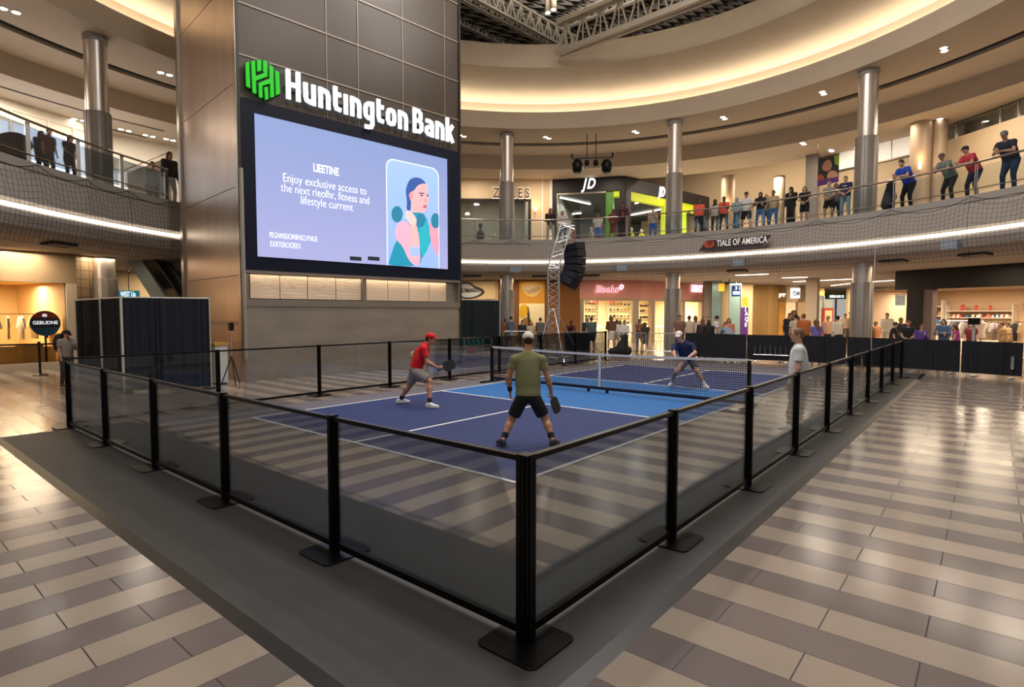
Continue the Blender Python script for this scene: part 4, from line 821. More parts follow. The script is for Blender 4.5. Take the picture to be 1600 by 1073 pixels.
s2 = thing('shop_sign', 'small white glowing word sign at the left end of the tan wall', 'sign', tuple(WH.P(WH.u(1220), 3))); text('lettering', 'per', glow('letter_white', '#fff3df'), WH.P(WH.u(1216), WH.z(1220, 463), .05), WH.d, Zz, WH.n, WH.u(1226)-WH.u(1216), .3, .02, .05, s2)
t = thing('column', 'slim pale column in the ground floor corridor behind the orange shirted person', 'column', tuple(atD(1268, 520, 33)[:2])+(0,)); q = np.array(t.location); MB().box(q+[-.3, -.3, 0], q+[.3, .3, ZG]).build('shaft', mat('pale_stone', '#a99a86', .7), t); MB().box(q+[-.35, -.35, 0], q+[.35, .35, .2]).build('base', brass, t)
def cshop(pa, pb, D, sign_y, text_, sgcol, wallcol, lit, lab, txcol='#ffffff'):
    W = WF(atD(pa, 488, D)[:2], atD(pb, 488, D)[:2]); t = thing('storefront', lab, 'shop front', tuple(W.P(W.L/2, 0)))
    zt_ = W.z((pa+pb)/2, sign_y[1]); zt2 = W.z((pa+pb)/2, sign_y[0])
    m = MB(); W.box(m, 0, W.L, zt_, zt2, -.2, .05); m.build('sign_band', mat('band_'+sgcol[1:], sgcol, .6, emit=.25, ecol=hexc(sgcol)), t)
    m = MB(); W.box(m, 0, W.L, zt2, ZG, -.2, 0); m.build('upper_wall', tan, t)
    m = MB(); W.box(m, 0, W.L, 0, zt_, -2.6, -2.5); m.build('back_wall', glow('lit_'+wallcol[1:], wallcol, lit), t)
    n = max(2, int(W.L/1.6)); m = MB()
    for i in range(n+1): W.box(m, W.L*i/n-.06, W.L*i/n+.06, 0, zt_, -.1, .02)
    m.build('frame', brass, t)
    text('lettering', text_, glow('letter_'+txcol[1:], txcol, 1.2), W.P(W.L*.2, zt_+(zt2-zt_)*.25, .06), W.d, Zz, W.n, W.L*.6, (zt2-zt_)*.5, .01, .02, t)
    shelf(W, .3, W.L-.3, (.5, 1.0, 1.5, 2.0), -2.45, 'goods shelves inside the '+lab.replace(' in the corridor','').replace(' at the end of the corridor',''))
    return W
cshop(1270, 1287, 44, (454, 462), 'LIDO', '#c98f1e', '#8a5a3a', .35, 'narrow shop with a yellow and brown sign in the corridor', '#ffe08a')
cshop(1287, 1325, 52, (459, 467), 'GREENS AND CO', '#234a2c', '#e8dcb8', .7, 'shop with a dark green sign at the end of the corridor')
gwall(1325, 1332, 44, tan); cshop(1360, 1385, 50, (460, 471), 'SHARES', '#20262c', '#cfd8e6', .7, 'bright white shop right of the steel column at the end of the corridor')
gwall(1383, 1398, 45, tan); gwall(1326, 1362, 56, tan)
red = thing('kiosk', 'small red and orange kiosk poster standing in the crowded corridor', 'kiosk', tuple(atD(1294, 520, 40)[:2])+(0,)); WK = WF(atD(1287, 488, 40)[:2], atD(1302, 488, 40)[:2]); m = MB(); WK.box(m, 0, WK.L, 0, WK.z(1294, 481), -.3, 0); m.build('cabinet', mat('kiosk_red', '#a5402a', .5, emit=.2, ecol=hexc('#a5402a')), red); m = MB(); WK.box(m, .1, WK.L-.1, 1.0, WK.z(1294, 485), 0, .02); m.build('poster', glow('poster_orange', '#e8a070', .8), red)
# long linear ceiling lamps in the corridor
for k, (pa, ya, pb, yb_) in enumerate(((1222, 434, 1262, 433), (1240, 440, 1330, 436), (1300, 446, 1345, 441), (1362, 440, 1396, 438), (1362, 453, 1394, 452), (1150, 430, 1200, 428))):
    a, b = at(pa, ya, 3.82), at(pb, yb_, 3.82); tmesh(MB().bar(a, b, .18, .03), 'linear_light', glow('corridor_light', (1., .86, .66), 5), 'long linear lamp in the corridor ceiling on the ground floor', 'light', 'linear lamps in the corridor')
for (px, D, e) in ((1180, 36, 330), (1260, 36, 390), (1320, 42, 480), (1380, 38, 390), (1240, 30, 260), (1130, 32, 240)):
    q = atD(px, 488, D); lamp('corridor_lamp', 'AREA', (q[0], q[1], 3.75), e, (1, .82, .6), 2.0)
for (px, d, e) in ((740, 2.6, 90), (830, 2.4, 90), (960, 2.6, 100), (1080, 3, 100), (1450, 3, 90), (1560, 3, 90), (40, 3, 100), (160, 3, 60), (1700, 3, 120), (-300, 3, 80)):
    q = ringp(px, d); lamp('soffit_lamp', 'AREA', (q[0], q[1], 3.76), e, (1, .8, .56), 1.2)
# ---- black fronted shop on the right
K1 = WF(at(1391, 424, 3.83)[:2], at(1640, 407.5, 3.83)[:2]); bk_ = thing('storefront', 'black fronted clothes shop on the far right with wide opening', 'shop front', tuple(K1.P(2, 0)))
zk = K1.z(1520, 449); m = MB(); K1.box(m, K1.u(1397), K1.L, zk, ZG, -.4, 0); m.build('fascia', mat('gloss_black', '#14100e', .4), bk_)
m = MB(); K1.box(m, K1.u(1416), K1.u(1440), 0, zk, -.4, 0); m.build('pier', mat('gloss_black', '#14100e'), bk_)
m = MB(); K1.box(m, K1.u(1440), K1.u(1455), 0, zk, -.4, -.05); m.build('pier', mat('taupe_pier', '#6b5c58', .6), bk_)
m = MB(); K1.box(m, K1.u(1392), K1.u(1413), K1.z(1400, 452), ZG, -.8, -.5); m.build('side_fascia', darkbrown, bk_)
room(K1, K1.u(1458, -5), K1.L, 0, zk+.05, 5, mat('shop_beige', '#c9ab8a', .7), mat('shop_ceil', '#9c8670', .8), shopfloor, 420, 3, (1, .82, .62))
ub0, ub1 = K1.u(1485, -4.9), K1.u(1588, -4.9)
shelf(K1, ub0, ub1, (1.15, 1.62, 1.95), -4.9, 'long white display shelf along the back of the black fronted shop', .35)
goods(K1, ub0+.2, ub1-.2, 1.62, -4.65, 26, (3, 0, 2, 3, 4, 1), 'product', 'small item in a row on the long shelf of the black fronted shop', 'items on the long shelf', (.14, .12, .14))
goods(K1, ub0+.4, ub0+2.2, 1.95, -4.65, 3, (2, 2), 'red_bag', 'red bag on top of the long shelf in the black fronted shop', 'red bags on the long shelf', (.22, .12, .26))
goods(K1, ub0+3, ub0+4.6, 1.95, -4.65, 3, (0, 4, 1), 'framed_display', 'framed display leaning on top of the long shelf', 'frames on the long shelf', (.34, .1, .4))
shelf(K1, K1.u(1459, -4.6), K1.u(1476, -4.6), (.8, 1.25, 1.7, 2.2), -4.7, 'narrow lit niche shelves at the left of the black fronted shop', .4)
goods(K1, K1.u(1459, -4.6)+.1, K1.u(1476, -4.6)-.1, 1.25, -4.5, 3, (4, 4, 1), 'product', 'blue item on the niche shelves of the black fronted shop', 'items on the niche shelves', (.2, .14, .24)); goods(K1, K1.u(1459, -4.6)+.1, K1.u(1476, -4.6)-.1, 1.7, -4.5, 3, (0, 3, 1), 'product', 'small item on the upper niche shelf of the black fronted shop', 'items on the upper niche shelf', (.2, .14, .2))
def garment_rack(o, ax, length, label, cols, group, zbar=1.45):
    t = thing('clothes_rack', label, 'clothes rack', tuple(o)); o = np.array(o, float); ax = np.array(ax, float); m = MB(); a = o-ax*length/2; b = o+ax*length/2
    m.tube([a+[0, 0, .03], a+[0, 0, zbar]], .018); m.tube([b+[0, 0, .03], b+[0, 0, zbar]], .018); m.tube([a+[0, 0, zbar], b+[0, 0, zbar]], .018); m.build('frame', chrome, t)
    for e in (a, b): nrm = np.cross(ax, [0, 0, 1.]); MB().bar(e-nrm*.22+[0, 0, .02], e+nrm*.22+[0, 0, .02], .04, .03).build('foot', chrome, t)
    n = len(cols)
    for i, c in enumerate(cols):
        q = a+ax*length*(i+.7)/(n+.4); nrm = np.cross(ax, [0, 0, 1.]); yaw_ = .25*math.sin(i*2.1)
        m = MB(); w2 = .23; P = [(-w2, -.02), (-w2-.14, -.34), (-w2-.05, -.38), (-w2+.04, -.2), (-w2+.05, -.72), (w2-.05, -.72), (w2-.04, -.2), (w2+.05, -.38), (w2+.14, -.34), (w2, -.02), (.08, .06), (-.08, .06)]
        d1 = nrm*math.cos(yaw_)+ax*math.sin(yaw_); m.prism(P, q+[0, 0, zbar-.12]-np.cross(d1, [0, 0, 1.])*.03, d1, (0, 0, 1), np.cross(d1, [0, 0, 1.]), .06)
        tmesh(m, 'shirt', mat('garment'+c[1:], c, .85, var=.15, scale=9), None, None); ob = COL.objects[-1]; setp(ob, group[0], 'shirt', group[1])
garment_rack(K1.P(K1.u(1560, -2.2), 0.012, -2.2), (K1.d+K1.n*.1)/np.linalg.norm(K1.d+K1.n*.1), 2.2, 'steel clothes rack with pale tops in the black fronted shop', ['#d8cfc0', '#3a3634', '#c9b8a0', '#b9b4b0', '#7a5a4a', '#d8cfc0', '#2c2a2c', '#a58a6a'], ('top hanging on the steel rack in the black fronted shop', 'tops on the rack in the black fronted shop'))
fp = thing('frosted_sign', 'small frosted patterned sign panel at the left of the black fronted shop', 'sign', tuple(K1.P(K1.u(1404), 2.6, -.9))); m = MB(); K1.box(m, K1.u(1398, -.9), K1.u(1413, -.9), K1.z(1405, 477, -.9), K1.z(1405, 461, -.9), -.95, -.9); m.build('panel', mat('frost_panel', '#a9b0a6', .6, var=.4, scale=12, emit=.25, ecol=(.5, .55, .5)), fp); m = MB(); K1.box(m, K1.u(1397, -.9), K1.u(1414, -.9), K1.z(1405, 460.5, -.9), K1.z(1405, 459, -.9), -.97, -.88); m.build('frame', brass, fp)
# ---- left ground floor: clothes shop, tiled pier, escalator
Lw = WF(at(-90, 382, 3.83)[:2], at(118, 397, 3.83)[:2]); lf = thing('storefront', 'cream framed clothes shop window at the far left', 'shop front', tuple(Lw.P(3, 0)))
zl = Lw.z(60, 441); m = MB(); Lw.box(m, 0, Lw.L, zl, ZG, -.3, 0); m.build('upper_wall', mat('left_wall', '#9b8468', .8), lf)
m = MB(); Lw.box(m, Lw.u(105), Lw.L, 0, zl, -.3, 0); m.build('pier', plaster, lf); m = MB(); Lw.box(m, 0, Lw.u(105), 0, .22, -.3, .05); m.build('sill', plaster, lf)
m = MB(); Lw.box(m, 0, Lw.u(105), .22, zl, -.1, -.08); m.build('window_glass', shopglass, lf)
room(Lw, 0, Lw.u(104), .2, zl+.05, 4.5, mat('shop_gold', '#d3b27c', .7), mat('shop_gold2', '#c9a973', .8), mat('shop_yellow_floor', '#b58a3a', .5), 330, 2, (1, .78, .48))
garment_rack(Lw.P(Lw.u(22, -1.4), .21, -1.4), Lw.d, 2.2, 'clothes rack with pale shirts in the far left shop window', ['#2f5a34', '#d8d2c4', '#b9a78c', '#e4ddd0', '#c9b290', '#5a4632'], ('shirt hanging on the rack in the far left shop window', 'shirts in the left shop window'), 1.6)
pt = thing('round_sign', 'round red, navy and blue sign board in the left shop window', 'sign', tuple(Lw.P(Lw.u(70, -.5), 1.2, -.5)))
cu_, cz = Lw.u(70, -.4), Lw.z(70, 505, -.4)
rad = .42; circ = lambda a0, a1, n=14: [(cu_+rad*math.cos(math.radians(a0+(a1-a0)*i/n)), cz+rad*math.sin(math.radians(a0+(a1-a0)*i/n))) for i in range(n+1)]
for a0, a1, cc in ((25, 155, '#8e2a22'), (200, 340, '#1d5a80')): m = MB(); m.prism(circ(a0, a1), Lw.P(0, 0, -.42), Lw.d, (0, 0, 1), Lw.n, .03); m.build('board', mat('round'+cc[1:], cc, .5), pt)
m = MB(); c1 = circ(-20, 25, 4)+circ(155, 200, 4); m.prism(c1, Lw.P(0, 0, -.42), Lw.d, (0, 0, 1), Lw.n, .03); m.build('board', mat('round_navy', '#121a30', .5), pt)
text('lettering', 'GEBUDNE', imgw, Lw.P(cu_-.34, cz-.03, -.385), Lw.d, Zz, Lw.n, .68, .11, .004, .005, pt); text('lettering', 'e', imgw, Lw.P(cu_-.08, cz+.22, -.385), Lw.d, Zz, Lw.n, .13, .14, .004, .01, pt)
m = MB(); m.bar(Lw.P(cu_, .22, -.43), Lw.P(cu_, cz-.4, -.43), .05); m.build('pole', black, pt)
for k, (px, w_, h_, cc) in enumerate(((8, .7, .55, '#c28a2c'), (42, .7, .6, '#b07c22'), (70, .4, .5, '#c9953a'))):
    q = Lw.P(Lw.u(px, -.7), .22, -.7); tmesh(MB().box(q-[w_/2, .25, 0], q+[w_/2, .25, h_]), 'display_block', mat('block'+cc[1:], cc, .6), 'yellow display block on the floor of the left shop window', 'display block', 'yellow blocks in the left shop window')
tile = mat('tile_pier', '#b39673', .5); N_ = tile.node_tree; br = N_.nodes.new('ShaderNodeTexBrick'); br.offset = 0; br.inputs['Scale'].default_value = 1; br.inputs['Brick Width'].default_value = .3; br.inputs['Row Height'].default_value = .3; br.inputs['Mortar Size'].default_value = .012
for nme, hx in (('Color1', '#b89b78'), ('Color2', '#ad9170'), ('Mortar', '#6d5a44')): br.inputs[nme].default_value = (*hexc(hx), 1)
mpn = N_.nodes.new('ShaderNodeMapping'); mpn.inputs['Rotation'].default_value = (math.pi/2, 0, 0); tcn = N_.nodes.new('ShaderNodeTexCoord'); N_.links.new(tcn.outputs['Object'], mpn.inputs[0]); N_.links.new(mpn.outputs[0], br.inputs['Vector']); N_.links.new(br.outputs['Color'], N_.nodes['Principled BSDF'].inputs['Base Color'])
Lt = WF(at(118, 397, 3.83)[:2], at(150, 401, 3.83)[:2]); m = MB(); Lt.box(m, 0, Lt.L, 0, ZG, -.6, 0); struct(m, 'wall_left', tile)
# escalator
ED = 21.5
es0, es1 = atD(283, 500, 20.), atD(187, 392, 23.); fl0 = np.array([*atD(330, 500, 19.5)[:2], 1.2])
esc = thing('escalator', 'escalator rising behind the black curtain booth on the left', 'escalator', (fl0[0], fl0[1], 0))
E0 = atD(264, 467, 21.0); E1 = atD(218, 397, 22.0); dirE = E1-E0; dirE /= np.linalg.norm(dirE); sdv = np.cross(dirE, [0, 0, 1.]); sdv /= np.linalg.norm(sdv)
if sdv@RT > 0: sdv = -sdv
a = E0-dirE*3; b = E1+dirE*1.5
side = mat('escalator_side', '#9aa09a', .3, .7)
for k, off in enumerate((0, -1.0)):
    o_ = sdv*off; m = MB(); up = np.array([0, 0, 1.])
    m.add([a+o_, b+o_, b+o_-up*.9, a+o_-up*.9, a+o_+sdv*.08, b+o_+sdv*.08, b+o_+sdv*.08-up*.9, a+o_+sdv*.08-up*.9], [(0, 1, 2, 3), (7, 6, 5, 4), (0, 4, 5, 1), (1, 5, 6, 2), (2, 6, 7, 3), (3, 7, 4, 0)]); m.build('side_panel', side, esc)
    m = MB(); m.add([a+o_+sdv*.02, b+o_+sdv*.02, b+o_+sdv*.02+up*.75, a+o_+sdv*.02+up*.75, a+o_+sdv*.035, b+o_+sdv*.035, b+o_+sdv*.035+up*.75, a+o_+sdv*.035+up*.75], [(0, 1, 2, 3), (7, 6, 5, 4), (0, 4, 5, 1), (1, 5, 6, 2), (2, 6, 7, 3), (3, 7, 4, 0)]); m.build('glass', bglass, esc)
    m = MB(); m.bar(a+o_+sdv*.03+up*.8, b+o_+sdv*.03+up*.8, .08, .06); m.build('handrail', blackm, esc)
m = MB(); nst = 26; L_ = b-a
for i in range(nst):
    p0 = a+L_*i/nst-up*.12; p1 = a+L_*(i+1)/nst-up*.12; h0 = np.array([p1[0], p1[1], p0[2]])
    m.add([p0-sdv*.02, h0-sdv*.02, h0-sdv*.98, p0-sdv*.98, p1-sdv*.02, p1-sdv*.98], [(0, 1, 2, 3), (1, 4, 5, 2)])
m.build('step_chain', mat('escalator_step', '#4b4843', .4, .6), esc)
# bright shop seen between the column and the escalator
gwall(183, 262, 27, mat('far_shop', '#d9bf96', .7), th=.2); lamp('corridor_lamp', 'AREA', atD(200, 400, 25)*np.array([1, 1, 0])+[0, 0, 3.7], 120, (1, .82, .6), 1.5)
gs = thing('teal_sign', 'small teal lit sign seen above the black booth, left of the escalator', 'sign', tuple(atD(203, 460, 24))); WGs = WF(atD(187, 488, 24)[:2], atD(218, 488, 24)[:2]); m = MB(); WGs.box(m, 0, WGs.L, WGs.z(200, 470), WGs.z(200, 454), -.05, .05); m.build('board', glow('teal', '#1d7a8a', .6), gs)
mh = MB(); q_ = WGs.P(WGs.L/2, WGs.z(200, 454), 0); mh.tube([q_, [q_[0], q_[1], 3.83]], .02, 5); mh.build('hanger_rod', chrome, gs)
text('lettering', 'WEST Up', imgw, WGs.P(.1, WGs.z(200, 463), .06), WGs.d, Zz, WGs.n, WGs.L-.2, .2, .004, .01, gs)
# bulkhead tile band above the shop fronts, small vents and boxes on the fascia
for px, py in ((63, 381), (1158, 429), (845, 431), (735, 431), (924, 432), (1410, 412), (1543, 402)):
    th_ = hit(px, 1.4, RB, py); 
    q0 = rp(th_-.022, 1.1, 3.79); t = thing('air_vent', 'slotted grey air vent in the ceiling edge under the balcony', 'vent', tuple(rp(th_, .65, 3.84)), 'air vents under the balcony')
    MB().sweep([(.62, 3.80), (.62, 3.87), (1.0, 3.82), (1.0, 3.76)], th_-.03, th_+.03, 3).build('grille', slotm, t)
    for k in range(6): MB().sweep([(.60, 3.79), (.60, 3.80), (1.01, 3.76), (1.01, 3.75)], th_-.028+.056*k/6, th_-.028+.056*k/6+.004, 1).build('slat', plaster_g, t)
for px in (805, 972, 1155, 1485):
    th_ = hit(px, 0, RB, 412); t = thing('junction_box', 'blue grey square box under the glowing balcony strip', 'box', tuple(rp(th_, -.1, 4.1)), 'grey boxes under the balcony strip'); MB().sweep([(-.12, 3.98), (-.12, 4.28), (.05, 4.28), (.05, 3.98)], th_-.02, th_+.02, 2).build('case', mat('box_blue', '#8b97a0', .5), t); MB().sweep([(-.135, 4.02), (-.135, 4.24), (-.12, 4.24), (-.12, 4.02)], th_-.016, th_+.016, 2).build('cover', mat('box_cover', '#9aa7b2', .5), t)
# hall name sign on the fascia
th_a, th_b = hit(1093, -.25, RB, 384), hit(1206, -.25, RB, 378); FS = WF(rp(th_a, -.30)[:2], rp(th_b, -.30)[:2])
fs = thing('fascia_sign', 'dark slanted hall name sign with white letters on the balcony fascia', 'sign', tuple(FS.P(0, 4.9)))
m = MB(); zb_ = FS.z(1150, 388.5); zt_ = FS.z(1150, 372); m.prism([(0, zb_), (FS.L-.35, zb_), (FS.L, zt_), (.35, zt_)], FS.P(0, 0, 0), FS.d, (0, 0, 1), FS.n, .06); m.build('board', mat('board_aubergine', '#3a2d36', .5), fs)
text('lettering', 'TIALE OF AMERICA', mat('letter_offwhite', '#e9e2da', .5, emit=.35, ecol=(.9, .85, .8)), FS.P(FS.u(1119), zb_+.17, .065), FS.d, Zz, FS.n, FS.u(1197)-FS.u(1119), .27, .006, .012, fs, spacing=1.05)
for L, cc in (([(1099, 377), (1115, 376), (1115, 387), (1100, 388)], '#b4532f'), ([(1104, 377), (1111, 374), (1113, 381), (1106, 385)], '#7e2a2c')): m = MB(); m.prism([(FS.u(x), FS.z(x, y)) for x, y in smooth(L, 1)], FS.P(0, 0, .065), FS.d, (0, 0, 1), FS.n, .02+.01*(cc[1] == '7')); m.build('emblem', mat('emblem'+cc[1:], cc, .5), fs)
# outer walls closing the view far behind
for pa, da, pb, db, z0, z1, nm in ((120, 24, 330, 24, 0, ZG, 'wall_left'), (-200, 22, 190, 24, 0, ZG, 'wall_left'), (290, 19, 700, 19, 0, ZC, 'wall_back'), (860, 22, 1120, 30, ZF, ZC, 'wall_back'), (1380, 26, 1700, 22, 0, ZG, 'wall_right'), (-400, 19, -100, 19, ZF, ZC, 'wall_left'), (230, 20, 330, 20, ZF, ZC, 'wall_left')):
    bigwall(pa, da, pb, db, plaster, nm, z0, z1)
# ================================================================== PEOPLE: bodies grown as one smooth surface from a joint skeleton
def nrm(v): v = np.array(v, float); return v/(np.linalg.norm(v)+1e-9)
class SDF:
    def __init__(s, k=.03): s.P = []; s.k = k; s.cuts = []
    def cone(s, a, b, ra, rb=None, k=None, flat=False): s.P.append(('c', np.array(a, float), np.array(b, float), ra, ra if rb is None else rb, k, flat)); return s
    def ell(s, c, r, M=None, k=None): s.P.append(('e', np.array(c, float), np.array(r, float), np.eye(3) if M is None else np.array(M), None, k)); return s
    def cut(s, p, n): s.cuts.append((np.array(p, float), nrm(n), None)); return s          # keeps the side n points away from
    def hole(s, c, r): s.cuts.append((np.array(c, float), None, r)); return s
    def mesh(s, h):
        lo = np.full(3, 1e9); hi = -lo
        for p in s.P:
            if p[0] == 'c':
                r = max(p[3], p[4]); lo = np.minimum(lo, np.minimum(p[1], p[2])-r); hi = np.maximum(hi, np.maximum(p[1], p[2])+r)
            else:
                e = np.sqrt(((p[3]*p[2][:, None])**2).sum(0)); lo = np.minimum(lo, p[1]-e); hi = np.maximum(hi, p[1]+e)
        lo -= 2.5*h; hi += 2.5*h; n = np.ceil((hi-lo)/h).astype(int)+1
        F = np.full(n, .2, np.float32); ax = [lo[i]+h*np.arange(n[i]) for i in range(3)]
        for p in s.P:
            k = p[5] if p[5] is not None else s.k
            if p[0] == 'c': r = max(p[3], p[4]); a = np.minimum(p[1], p[2])-r; b = np.maximum(p[1], p[2])+r
            else: e = np.sqrt(((p[3]*p[2][:, None])**2).sum(0)); a = p[1]-e; b = p[1]+e
            m_ = k+2*h; i0 = np.maximum(((a-m_-lo)/h).astype(int), 0); i1 = np.minimum(((b+m_-lo)/h).astype(int)+2, n)
            X = ax[0][i0[0]:i1[0], None, None]; Y = ax[1][None, i0[1]:i1[1], None]; Z = ax[2][None, None, i0[2]:i1[2]]
            if p[0] == 'c':
                A, B = p[1], p[2]; d = B-A; L2 = d@d+1e-12
                t = np.clip(((X-A[0])*d[0]+(Y-A[1])*d[1]+(Z-A[2])*d[2])/L2, 0, 1)
                g = np.sqrt((X-A[0]-t*d[0])**2+(Y-A[1]-t*d[1])**2+(Z-A[2]-t*d[2])**2)-(p[3]+(p[4]-p[3])*t)
                if len(p) > 6 and p[6]: g = np.maximum(g, ((X-B[0])*d[0]+(Y-B[1])*d[1]+(Z-B[2])*d[2])/math.sqrt(L2))
            else:
                c, r, M = p[1], p[2], p[3]; q = [(X-c[0])*M[i][0]+(Y-c[1])*M[i][1]+(Z-c[2])*M[i][2] for i in range(3)]
                k0 = np.sqrt(sum((q[i]/r[i])**2 for i in range(3))); k1 = np.sqrt(sum((q[i]/r[i]**2)**2 for i in range(3)))+1e-6; g = k0*(k0-1)/k1
            S = F[i0[0]:i1[0], i0[1]:i1[1], i0[2]:i1[2]]; hh = np.clip(.5+.5*(S-g)/k, 0, 1); F[i0[0]:i1[0], i0[1]:i1[1], i0[2]:i1[2]] = S*(1-hh)+g*hh-k*hh*(1-hh)
        X = ax[0][:, None, None]; Y = ax[1][None, :, None]; Z = ax[2][None, None, :]
        for c, nn, r in s.cuts:
            if nn is not None: F = np.maximum(F, (X-c[0])*nn[0]+(Y-c[1])*nn[1]+(Z-c[2])*nn[2])
            else: F = np.maximum(F, r-np.sqrt((X-c[0])**2+(Y-c[1])**2+(Z-c[2])**2))
        C = [(i, j, k) for i in (0, 1) for j in (0, 1) for k in (0, 1)]
        def sl(c): return F[c[0]:n[0]-1+c[0], c[1]:n[1]-1+c[1], c[2]:n[2]-1+c[2]]
        cnt = sum((sl(c) < 0).astype(np.int8) for c in C); mk_ = (cnt > 0) & (cnt < 8); idx = np.full(mk_.shape, -1, np.int32); nv = int(mk_.sum()); idx[mk_] = np.arange(nv)
        if nv == 0: return None
        fc = {c: sl(c)[mk_] for c in C}; acc = np.zeros((nv, 3)); w_ = np.zeros(nv)
        for a in C:
            for i in range(3):
                if a[i] == 0:
                    b = list(a); b[i] = 1; b = tuple(b); fa, fb = fc[a], fc[b]; x = (fa < 0) != (fb < 0); t = np.where(x, fa/(fa-fb+1e-12), 0)
                    for j in range(3): acc[:, j] += np.where(x, a[j]+(t if j == i else 0), 0)
                    w_ += x
        V = (acc/w_[:, None]+np.argwhere(mk_))*h+lo
        Q_ = []
        for i in range(3):
            j, k = (i+1) % 3, (i+2) % 3; sa = [slice(None)]*3; sb = [slice(None)]*3; sa[i] = slice(0, n[i]-1); sb[i] = slice(1, n[i])
            ia, ib = F[tuple(sa)] < 0, F[tuple(sb)] < 0; E = np.argwhere(ia != ib); E = E[(E[:, j] > 0) & (E[:, k] > 0) & (E[:, j] < n[j]-1) & (E[:, k] < n[k]-1)]
            def g(dj, dk): q = E.copy(); q[:, j] += dj; q[:, k] += dk; return idx[q[:, 0], q[:, 1], q[:, 2]]
            quad = np.stack([g(-1, -1), g(0, -1), g(0, 0), g(-1, 0)], 1); fl_ = ~ia[E[:, 0], E[:, 1], E[:, 2]]; quad[fl_] = quad[fl_][:, ::-1]; Q_.append(quad)
        Q_ = np.concatenate(Q_); Q_ = Q_[(Q_ >= 0).all(1)]
        return V, Q_
def grow(s, h, name, matl, parent):
    r = s.mesh(h)
    if r is None: return None
    V, Fq = r; me = bpy.data.meshes.new(name); V = V-np.array(parent.location)
    me.vertices.add(len(V)); me.vertices.foreach_set('co', V.ravel()); me.loops.add(Fq.size); me.loops.foreach_set('vertex_index', Fq.ravel().astype(np.int32)); me.polygons.add(len(Fq))
    me.polygons.foreach_set('loop_start', np.arange(0, Fq.size, 4, dtype=np.int32)); me.update(calc_edges=True); me.validate()
    me.polygons.foreach_set('use_smooth', np.ones(len(me.polygons), bool)); me.materials.append(matl)
    o = bpy.data.objects.new(name, me); COL.objects.link(o); o.parent = parent; return o
def cloth(hx): return mat('fabric_'+hx.strip('#'), hx, .85, var=.05, scale=14, bump=.06)
def skinm(hx): return mat('skin_'+hx.strip('#'), hx, .52, var=.04, scale=10)
def hairm(hx): return mat('hair_'+hx.strip('#'), hx, .6, var=.25, scale=40)
def hand(B, w, d, palm, thumb_side, s, curl=(20, 25, 20), grip=False):
    """palm and five fingers; w wrist, d towards the fingers, palm = outward palm normal, thumb_side = unit vector to the thumb"""
    d = nrm(d); pn_ = nrm(palm-np.dot(palm, d)*d); ts = nrm(thumb_side-np.dot(thumb_side, d)*d-np.dot(thumb_side, pn_)*pn_)
    M = [ts, d, pn_]; B.ell(w+d*.048*s, (.040*s, .050*s, .017*s), M, .012)
    fl_ = (.070, .078, .072, .058); base = [w+d*.085*s+ts*(.028-.0185*i)*s for i in range(4)]
    for i in range(4):
        a = 0; p = base[i]; seg = fl_[i]*s/2.6
        for j, c in enumerate(curl):
            a += math.radians(c*(1+.08*i)); q = p+(d*math.cos(a)+pn_*math.sin(a))*seg*(1.05-.12*j)+ts*(.004-.003*i)*s; B.cone(p, q, (.0092-.0008*j)*s, (.0086-.0008*j)*s, .004); p = q
    t0 = w+d*.028*s+ts*.030*s; dt = nrm(ts*.75+d*.75+pn_*(.9 if grip else .25)); t1 = t0+dt*.036*s; t2 = t1+nrm(d*.8+ts*(.1 if grip else .35)+pn_*(.8 if grip else .2))*.030*s
    B.cone(t0, t1, .013*s, .0105*s, .010); B.cone(t1, t2, .0105*s, .009*s, .004)
